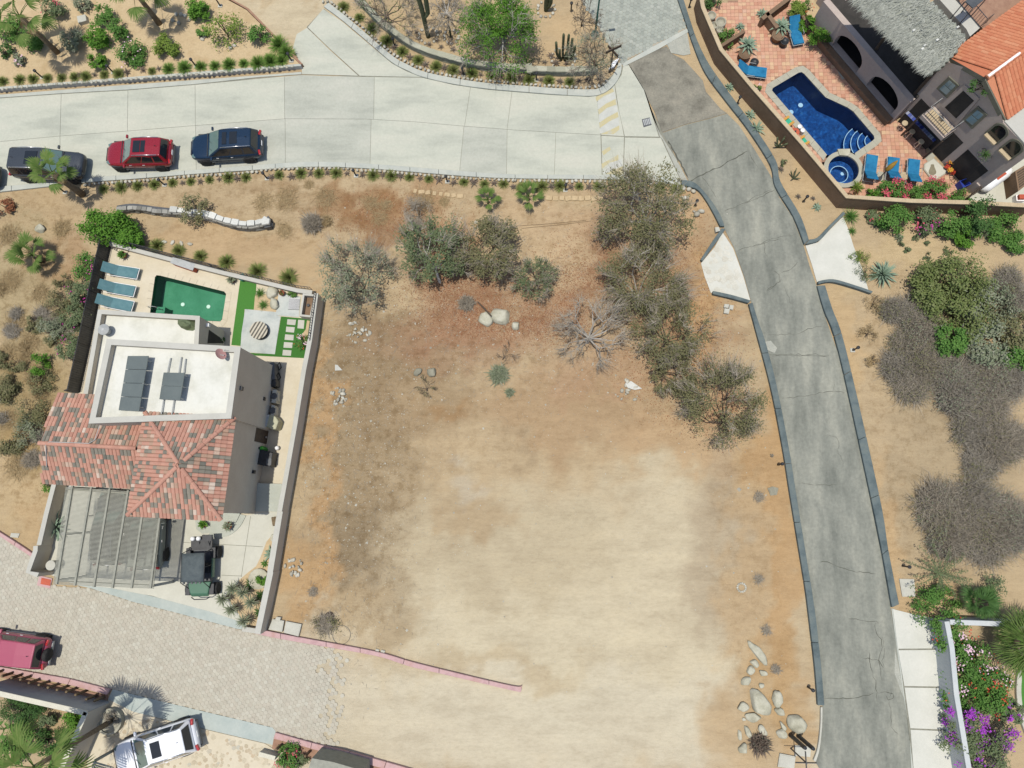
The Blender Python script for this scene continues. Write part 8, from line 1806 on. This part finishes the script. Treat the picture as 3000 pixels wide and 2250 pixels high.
# feathery shrub, bougainvillea wall
rgf=random.Random(66); q=W(N_(705,478)); t=thing('feathery_shrub',q,'feathery green shrub with long arching fronds above the pale cover','shrub'); MB().tube([q,q+Vector((0,0,.5))],[.1,.07],6).build('stem',MT['palmtrunk'],t)
for k in range(17):
 a=k*2.4+rgf.uniform(-.2,.2); L=rgf.uniform(1.2,2.3); d=Vector((math.cos(a),math.sin(a),0)); sd_=Vector((-d.y,d.x,0)); pa=[q+d*L*f+Vector((0,0,.5+1.15*f*L*.55-1.0*f*f*L*.55)) for f in (0,.2,.4,.6,.8,1.0)]; mb=MB(); mb.tube(pa,[.025,.02,.016,.013,.01,.006],4,cap=False)
 for i in range(70):
  f=rgf.uniform(.12,1.0); u=f*5; p=pa[min(4,int(u))].lerp(pa[min(4,int(u))+1],u-int(u) if u<5 else 1); leaf(mb,p+sd_*rgf.uniform(-.13,.13)*(1.2-f*.6)+Vector((0,0,rgf.uniform(-.03,.05))),Vector((0,0,1))+rv(rgf)*.8,.055,rgf,.4)
 mb.build('frond',MT['leaf_mesq'],t)
shrub('loose green bush over the corner of the white wall',N_(690,690),1.3,1.5,'leaf_green',1300,.06,14); shrub('small green bush beside the dark shaded palm',N_(1060,570),.9,.9,'leaf_mesq',600,.06,10); shrub('green bush between the feathery shrub and the white wall',N_(780,620),.9,.9,'leaf_green',800,.06,10)
for q,r_q,fl,lb in (((830,830),1.2,(('redpetal',34),),'red-dotted dark bush at the head of the white wall'),((850,950),1.1,(('palepink',130),),'pale pink flowering bush on the white wall'),((980,1010),1.2,(('redpetal',24),('palepink',40)),'red and pink flowering bush behind the pale pink one'),((900,1110),1.2,(('redpetal',20),('palepink',60)),'mixed red and pink bush in the middle of the white wall'),((1080,1130),1.1,(('palepink',60),('redpetal',30)),'pale-flowered bush by the white lawn edge'),((1090,1270),1.0,(('redpetal',60),),'orange-red flowering bush by the white lawn edge'),((900,1250),1.1,(('redpetal',20),),'mostly green bush between the pink and purple ones'),((880,1370),1.1,(('purple',420),),'purple bougainvillea leaning on the white wall'),((1080,1450),1.3,(('purple',520),),'largest purple bougainvillea in the lower-right garden'),((900,1560),1.2,(('purple',120),),'sparse purple bougainvillea at the frame bottom'),((1050,1620),1.1,(('purple',200),),'purple bougainvillea behind the sparse one'),((1190,1330),.7,(('purple',160),),'small purple bougainvillea by the lawn edge')):shrub(lb,N_(*q),r_q,1.7,'leaf_green' if fl[0][0]!='purple' else 'leaf_mesq',1500,.065,16,flower=fl,zc=1.2)
# ------------------------------------------------------------------ lower-left garden
shrub('long clipped dark green hedge behind the blue-grey wall',P6(330,700),1.7,1.5,'leaf_dark',5200,.045,50,squash=(.55,-.15),spread=.26,cat='hedge',name='hedge'); shrub('glossy bright green bush in the wall corner',P6(1140,860),.8,1.1,'leaf_bright',900,.07,12)
for q,r_q,m,lb in (((330,1150),.9,'leaf_green','green shrub left of the palm crown in the walled garden'),((120,1420),1.0,'leaf_green','dark green shrub at the frame edge of the walled garden'),((700,1250),.9,'leaf_dark','dark shrub under the tall palm crown'),((1000,1200),.8,'leaf_dark','dark shrub along the taupe side wall'),((860,1530),.9,'leaf_green','green shrub at the foot of the taupe side wall'),((760,930),.5,'leaf_mesq','small scrubby plant on the sand of the walled garden')):shrub(lb,P6(*q),r_q,1.0,m,1100,.065,12)
shrub('dry brown bush in the round planter',P6(1810,850),.55,.6,'dry',700,.06,8,asp=.2,z0=.3); rosette('green yucca sprouting beside the round planter',P6(1830,1020),.5,30,.025,'leaf_green',None,'yucca',seed=97)
shrub('red-flowered leafy bush below the lower pink kerb',K_(380,1590),.95,.9,'leaf_green',1200,.06,12,flower=(('pink',60),)); shrub('prickly green bush beside the red-flowered one',K_(480,1600),.6,.7,'leaf_mesq',500,.06,8)
gh=thing('grey_flat_roof',W(K_(700,1640)),'grey-green flat roof corner below the lower pink kerb posts','roof'); MB().prism([W(K_(*q),2.0) for q in ((590,1580),(760,1610),(1000,1680),(1000,1800),(520,1800))],0,2.0).build('roof_slab',MT['pergola'],gh)
# ================================================================== ROCKS
def rock(label,px,sx,sy,h,rz=0.0,m='boulder',group=None,seed=1,name='boulder',z0=0.0,sub=2,flat=.85):
 rg=random.Random(seed); q=W(px,z0+h*.4); bm=bmesh.new(); bmesh.ops.create_icosphere(bm,subdivisions=3,radius=1)
 off=rg.uniform(0,99); mb=MB(); cuts=[(rv(rg).normalized(),rg.uniform(.62,.9)) for _ in range(9)]
 for v in bm.verts:
  d=v.co.normalized(); k=1+.22*mn.noise(d*1.3+Vector((off,0,0)))+.09*mn.noise(d*3.1+Vector((0,off,0))); c=d*k
  for n_c,d_c in cuts:
   e_c=c.dot(n_c)-d_c
   if e_c>0:c=c-n_c*e_c*.92
  if c.z>.62:c.z=.62+(c.z-.62)*.35
  c=Vector((c.x*sx,c.y*sy,c.z*h*flat)); ca,sa=math.cos(rz),math.sin(rz); mb.v.append((c.x*ca-c.y*sa,c.x*sa+c.y*ca,c.z+h*.16))
 mb.f=[tuple(v.index for v in f.verts) for f in bm.faces]; bm.free(); o=link(name,mb.mesh(name,MT[m],True),None,Vector((q.x,q.y,z0))); return tag(o,label,'boulder' if name=='boulder' else 'stone',group)
def rk(label,c,x0,y0,x1,y1,w,h,**kw):  # long axis from one pixel to another, w metres across
 a,b=W(c(x0,y0)),W(c(x1,y1)); d=b-a; return rock(label,c((x0+x1)/2,(y0+y1)/2),max(.12,d.length/2),w/2,h,math.atan2(d.y,d.x),**kw)
rk('large flat pale boulder among the trees of the empty lot',F_,1900,1290,2065,1330,1.15,.5,seed=1); rk('pale boulder overlapping the large flat one',F_,1805,1330,1940,1345,.95,.42,seed=2); rk('smaller round boulder right of the large flat one',F_,2072,1390,2140,1390,.6,.4,seed=3)
rk('grey boulder left of its pair on the brown soil',T_,1000,270,1062,225,.42,.3,m='greyrock',seed=4); rk('wider grey boulder right of its pair on the brown soil',T_,1105,255,1192,245,.6,.35,m='greyrock',seed=5)
rk('round white boulder above the scrub fan palm',E_,282,325,365,328,.62,.45,seed=6); rk('large pale boulder on the terrace bed',P1,965,30,1180,40,.85,.5,seed=7,z0=.05); rk('egg-shaped pale boulder below the larger one on the terrace bed',P1,1100,115,1140,315,.6,.45,seed=8,z0=.05)
for i,(x0,y0,x1,y1,w,h,lb) in enumerate(((540,640,680,820,.55,.3,'long slanted white boulder at the top of the rock pile'),(548,790,628,840,.4,.28,'small oval boulder under the long slanted one'),(518,870,590,870,.5,.3,'round boulder left in the upper rock pile'),(625,870,688,915,.38,.26,'angular boulder right in the upper rock pile'),(475,985,555,935,.48,.3,'white split boulder above the largest one'),(612,1000,668,985,.3,.2,'small white boulder touching the largest one'),(550,1030,710,1240,1.05,.6,'largest smooth oval boulder of the rock pile'),(770,1030,770,1180,.6,.45,'faceted grey boulder right of the largest one'),(445,1165,540,1165,.58,.36,'round boulder left of the largest one'),(500,1240,635,1255,.55,.36,'pale boulder below the largest one'),(745,1190,840,1215,.45,.34,'tilted boulder between the largest and the broad one'),(850,1225,985,1370,.95,.5,'broad rounded boulder near the road end of the pile'),(765,1390,855,1380,.55,.35,'round boulder beside the narrow stone block'),(785,1285,850,1370,.25,.3,'narrow upright stone block in the rock pile'),(505,1320,560,1430,.35,.3,'angular stone by the spiky shrub'),(615,1310,680,1400,.4,.35,'pale boulder above the spiky shrub'),(460,1345,470,1440,.26,.2,'small standing stone at the left of the pile'),(452,1500,535,1510,.62,.38,'round boulder left of the spiky shrub'),(485,1260,512,1275,.2,.14,'small stone wedged left of the pale boulder'))):rk(lb,M_,x0,y0,x1,y1,w,h,seed=20+i)
def rubble(label,c,x,y,n,r,s,m='boulder'):
 q=W(c(x,y)); t=thing('rubble_heap',q,label,'rubble')
 for i in range(n):
  a,d=rnd.uniform(0,6.28),r*math.sqrt(rnd.random()); me=rnd.choice(STN); o=link('rubble_stone',me,t,(math.cos(a)*d,math.sin(a)*d,.02+max(0,.12-d*.2)),(rnd.uniform(0,3),rnd.uniform(-.4,.4),rnd.uniform(0,6)),(s*.8*rnd.uniform(.5,1.5),)*3)
rubble('rubble heap of pale stones beside the plot wall near the sparse green tree',F_,830,1440,26,.75,1.3); rubble('rubble heap of broken stones along the plot wall',T_,395,440,22,.55,1.2); rubble('white rubble with a concrete lump near the front plot wall',K_,450,30,20,.6,1.1); rubble('small pile of three white stones by the curved kerb',G_,1500,480,4,.28,1.7); rubble('white broken rubble below the leafy trees',L_,380,400,16,.75,1.2); rubble('single whitish rock heap near the curved kerb path light',G_,1400,370,5,.22,1.6)
t=thing('concrete_lump',W(L_(425,360)),'white broken concrete slab below the leafy trees','concrete'); MB().prism(PW([(L_,(360,345),(410,322),(500,385),(440,395),(385,380))]),0,.1).build('slab',MT['whitestone'],t,bevel=.02)
t=thing('concrete_lump',W(T_(400,215)),'white corner of a buried slab on the brown soil','concrete'); MB().prism(PW([(T_,(365,190),(385,192),(425,235),(365,238))]),0,.05).build('slab',MT['whitestone'],t)
t=thing('stone_ring',W(M_(477,197)),'small ring of white stones on the open sand','stone ring')
for k in range(14):a=k*.4488; link('ring_stone',rnd.choice(STN),t,(math.cos(a)*.24,math.sin(a)*.24,0),(0,0,a),(.6,.6,.6))
# dry-stone retaining wall with whitewashed top stones
sw_=thing('stone_retaining_wall',W(E_(1500,230)),'curved dry-stone retaining wall with whitewashed top stones above the house','wall')
wpts=spline(PW([(E_,(985,205),(1110,190),(1300,215),(1500,235),(1700,260),(1850,310),(2000,340),(2110,335),(2212,305)),(F_,(90,590),(140,560))]),5)
SB=[]
for k in range(5):
 bm=bmesh.new(); bmesh.ops.create_cube(bm,size=1); bmesh.ops.subdivide_edges(bm,edges=bm.edges[:],cuts=1,use_grid_fill=True); m=MB()
 for v in bm.verts:d=v.co.copy(); v.co=d*(1-.28*(d.length-.5))*1.08+Vector((rnd.uniform(-.04,.04),rnd.uniform(-.04,.04),rnd.uniform(-.04,.04)))
 m.v=[tuple(v.co) for v in bm.verts]; m.f=[tuple(v.index for v in f.verts) for f in bm.faces]; bm.free(); SB.append(m)
SBM={k:[m.mesh('stone',MT[k],False) for m in SB] for k in ('darkstone','whitestone','ledger','bed')}
MB().prism(wpts+offset(wpts,.3)[::-1],0,.5).build('core',MT['darkgrey'],sw_)
for c in range(3):
 L=resample(wpts,.34); 
 for i,p in enumerate(L[:-1]):
  d=L[i+1]-p; q=(p+L[i+1])/2+Vector((rnd.uniform(-.05,.05),rnd.uniform(-.02,.02),0)); link('stone',rnd.choice(SBM['darkstone']),sw_,q+Vector((0,0,.11+.2*c+rnd.uniform(-.02,.02)))-ORG[sw_.name],(rnd.uniform(-.1,.1),rnd.uniform(-.12,.12),math.atan2(d.y,d.x)),(.36*rnd.uniform(.85,1.05),.26,.20))
L=resample(offset(wpts,.12),.52)
for i,p in enumerate(L[:-1]):
 if i>len(L)*.30:
  d=L[i+1]-p; link('top_stone',rnd.choice(SBM['whitestone']),sw_,(p+L[i+1])/2+Vector((0,0,.70))-ORG[sw_.name],(0,0,math.atan2(d.y,d.x)),(.47,.36*rnd.uniform(.8,1.1),.2*rnd.uniform(.9,1.2)))
# curved ledger-stone wall with coping, top middle
lw=thing('curved_stone_wall',W(B(1400,430)),'curved pale ledger-stone wall with coping slabs above the tuft bed','wall')
lp=spline(PW([(B,(800,10),(900,110),(1000,215),(1120,310),(1250,400),(1400,465),(1550,510),(1750,560),(2000,590),(2212,600)),(C,(150,608),(400,620),(690,610))]),5)
MB().prism(offset(lp,.02)+offset(lp,.26)[::-1],0,.5).build('core',MT['ledger'],lw)
for c in range(4):
 L=resample(lp,.85 if c % 2 else .7)
 for i,p in enumerate(L[:-1]):
  d=L[i+1]-p; link('ledger_stone',rnd.choice(SBM['ledger']),lw,(p+L[i+1])/2+Vector((-d.y,d.x,0)).normalized()*(.05+rnd.uniform(0,.03))+Vector((0,0,.065+.125*c))-ORG[lw.name],(0,0,math.atan2(d.y,d.x)),(d.length*1.0,.16,.125))
L=resample(offset(lp,.14),.62)
for i,p in enumerate(L[:-1]):
 d=L[i+1]-p; link('coping_slab',rnd.choice(SBM['ledger']),lw,(p+L[i+1])/2+Vector((0,0,.55))-ORG[lw.name],(0,0,math.atan2(d.y,d.x)),(.64,.36,.10))
# line of flat stones set in the slope
for i in range(9):
 p=W(G_(300+i*52,362+(i % 2)*4)); o=link('slope_stone',rnd.choice(SBM['bed']),None,p+Vector((0,0,.01)),(0,0,rnd.uniform(-.3,.3)),(.34*rnd.uniform(.7,1.2),.3,.13)); tag(o,'flat tan stone set in the slope row behind the young palm','stone','stones set in the slope')
for i in range(8):
 p=W(F_(1290+i*52,305+i*6)); o=link('slope_stone',rnd.choice(SBM['bed']),None,p+Vector((0,0,.0)),(0,0,rnd.uniform(-.4,.3)),(.3*rnd.uniform(.6,1.3),.26,.12)); tag(o,'flat tan stone in the slope row above the leafless grey-topped bush','stone','stones set in the upper slope')
for i,q in enumerate(((1330,440),(1400,445),(1470,452),(1540,458))):o=link('slope_stone',STN[i],None,W(E_(*q)),(0,0,i),(1.6,1.2,1)); tag(o,'pale stone in the short row outside the patio lattice','stone','stones outside the patio lattice')
# ================================================================== STREET THINGS
t=thing('street_lamp',W(C(672,285)),'green street lamp with a short arm at the grey paver road','street lamp'); p=ORG[t.name]
MB().lathe(p,[(.28,0),(.28,.12),(.10,.25),(.07,.4),(.05,3.4),(0,3.4)],12).build('pole',MT['lampgreen'],t); MB().tube([p+Vector((0,0,3.3)),p+Vector((.25,.05,3.45)),p+Vector((.7,.12,3.45))],.03,6).build('arm',MT['lampgreen'],t); MB().box(p+Vector((.85,.14,3.45)),(.4,.18,.08),.15).build('lamp_head',MT['greymetal'],t)
t=thing('street_sign',W(C(790,590)),'brown crossed street-name sign post at the kerb corner','sign'); p=ORG[t.name]
MB().tube([p,p+Vector((0,0,2.6))],.045,8).build('post',MT['darkwood'],t); MB().box(p+Vector((0,0,2.45)),(1.1,.05,.2),.45).build('name_board',MT['darkwood'],t); MB().box(p+Vector((0,0,2.25)),(.95,.05,.2),2.25).build('name_board',MT['darkwood'],t)
t=thing('white_bench',W(C(815,555)),'small white slatted stand beside the street-name post','stand'); p=ORG[t.name]
for k in range(4):MB().box(p+Vector((-.12+.1*k,.05*k,.35)),(.06,.75,.03),-.5).build('slat',MT['whitemetal'],t)
for dx,dy in ((-.25,-.25),(.3,.3)):MB().box(p+Vector((dx,dy,.17)),(.08,.08,.34)).build('leg',MT['darkgrey'],t)
for q,lb in ((M_(872,1392),'thick black post nearer the rock pile'),(M_(935,1398),'thick black post nearer the white kerb')):
 t=thing('thick_post',W(q),lb+' at the road corner','post'); MB().lathe(ORG[t.name],[(.12,0),(.11,2.1),(.09,2.25),(0,2.3)],12).build('post',MT['black'],t)
t=thing('street_sign',W(M_(875,1500)),'dark crossed sign post beside the white concrete covers','sign'); p=ORG[t.name]
MB().tube([p,p+Vector((0,0,2.4))],.04,8).build('post',MT['darkgrey'],t)
for a in (0,1.57):MB().box(p+Vector((0,0,2.3)),(1.1,.03,.14),a).build('name_board',MT['darkgrey'],t)
for i,(a,b) in enumerate((((60,585),(600,540)),((80,605),(640,545)))):
 t=thing('dry_stick',W(G_(*a)),'long thin stick lying on the sand left of the big grey-limbed tree','stick','long sticks on the slope'); MB().tube([W(G_(*a),.03),W(G_((a[0]+b[0])/2,(a[1]+b[1])/2+4),.03),W(G_(*b),.03)],.011,4).build('stick',MT['wood'],t)
t=thing('dead_log',W(F_(1850,1250)),'dark dead branch lying over the pale boulder','log'); MB().tube([W(F_(1795,1200),.15),W(F_(1850,1255),.35),W(F_(1905,1315),.55)],[.04,.06,.05],6).build('log',MT['bark_dark'],t)
hs=thing('garden_hose_reel',W(E_(1975,735),.05),'green hose reel at the turf edge by the patio wall','hose reel'); MB().lathe(ORG[hs.name],[(.2,0),(.24,.1),(.2,.25),(.24,.3),(0,.3)],14).build('reel',MT['lampgreen'],hs)
# ------------------------------------------------------------------ litter and pebbles on the soil (uncountable)
rg=random.Random(5); lit=MB(); n=0
for (cx_,cy_,rx,ry,k) in ((1010,640,150,90,5200),(1250,620,110,110,3000),(1430,620,130,200,5000),(960,560,70,80,1500),(1480,800,130,120,3400),(1100,700,170,40,2200),(1180,700,120,60,1600),(840,470,160,60,2200),(1560,880,70,80,1200)):
 for i in range(k):
  a,d=rg.uniform(0,6.283),math.sqrt(rg.random())*rg.choice((.5,.8,1,1.25)); q=W(S_(cx_+math.cos(a)*d*rx,cy_+math.sin(a)*d*ry)); q.z=rg.uniform(.008,.03); leaf(lit,q,Vector((0,0,1))+rv(rg)*.5,.035,rg,.5)
o=lit.build('leaf_litter',MT['litter'],kind='stuff'); tag(o,'reddish fallen leaves scattered under the lot trees','leaf litter')
pb_=MB(); src_m=[(-1,-.8,0),(1,-.9,0),(.9,1,0),(-.9,.8,0),(0,0,.9)]
for i in range(5200):
 if i<2600:u,v=rg.gauss(770,110),rg.gauss(950,230)
 elif i<3900:u,v=rg.gauss(1150,260),rg.gauss(720,110)
 else:u,v=rg.uniform(700,1700),rg.uniform(420,1500)
 q=W(S_(u,v)); uu,vv=S_(u,v)
 if not (u>690-(v-640)*.16 and u<1650+(v-800)*.13 and v>430) :continue
 s=.014*math.exp(rg.gauss(0,.55)); a=rg.uniform(0,6.28); ca,sa=math.cos(a),math.sin(a); b=len(pb_.v)
 pb_.v+=[(q.x+(x*ca-y*sa)*s,q.y+(x*sa+y*ca)*s,z*s) for x,y,z in src_m]; pb_.f+=[(b,b+1,b+4),(b+1,b+2,b+4),(b+2,b+3,b+4),(b+3,b,b+4)]
o=pb_.build('pebbles',MT['rivstone'],kind='stuff'); tag(o,'small pale pebbles scattered over the brown soil','pebbles')
tw=MB()
for i in range(3600):
 u,v=rg.gauss(1180,280),rg.gauss(690,120)
 if i % 3==0:u,v=rg.gauss(760,80),rg.gauss(1000,230)
 if not (u>690-(v-640)*.16 and u<1640):continue
 q=W(S_(u,v),.015); a=rg.uniform(0,6.28); L=rg.uniform(.06,.3); d=Vector((math.cos(a),math.sin(a),0)); s=Vector((-d.y,d.x,0))*.006; b=len(tw.v)
 tw.v+=[tuple(q-s),tuple(q+s),tuple(q+d*L+Vector((0,0,.03))+s),tuple(q+d*L+Vector((0,0,.03))-s)]; tw.f.append((b,b+1,b+2,b+3))
o=tw.build('fallen_twigs',MT['dry'],kind='stuff'); tag(o,'thin grey twigs scattered over the brown soil','twigs')
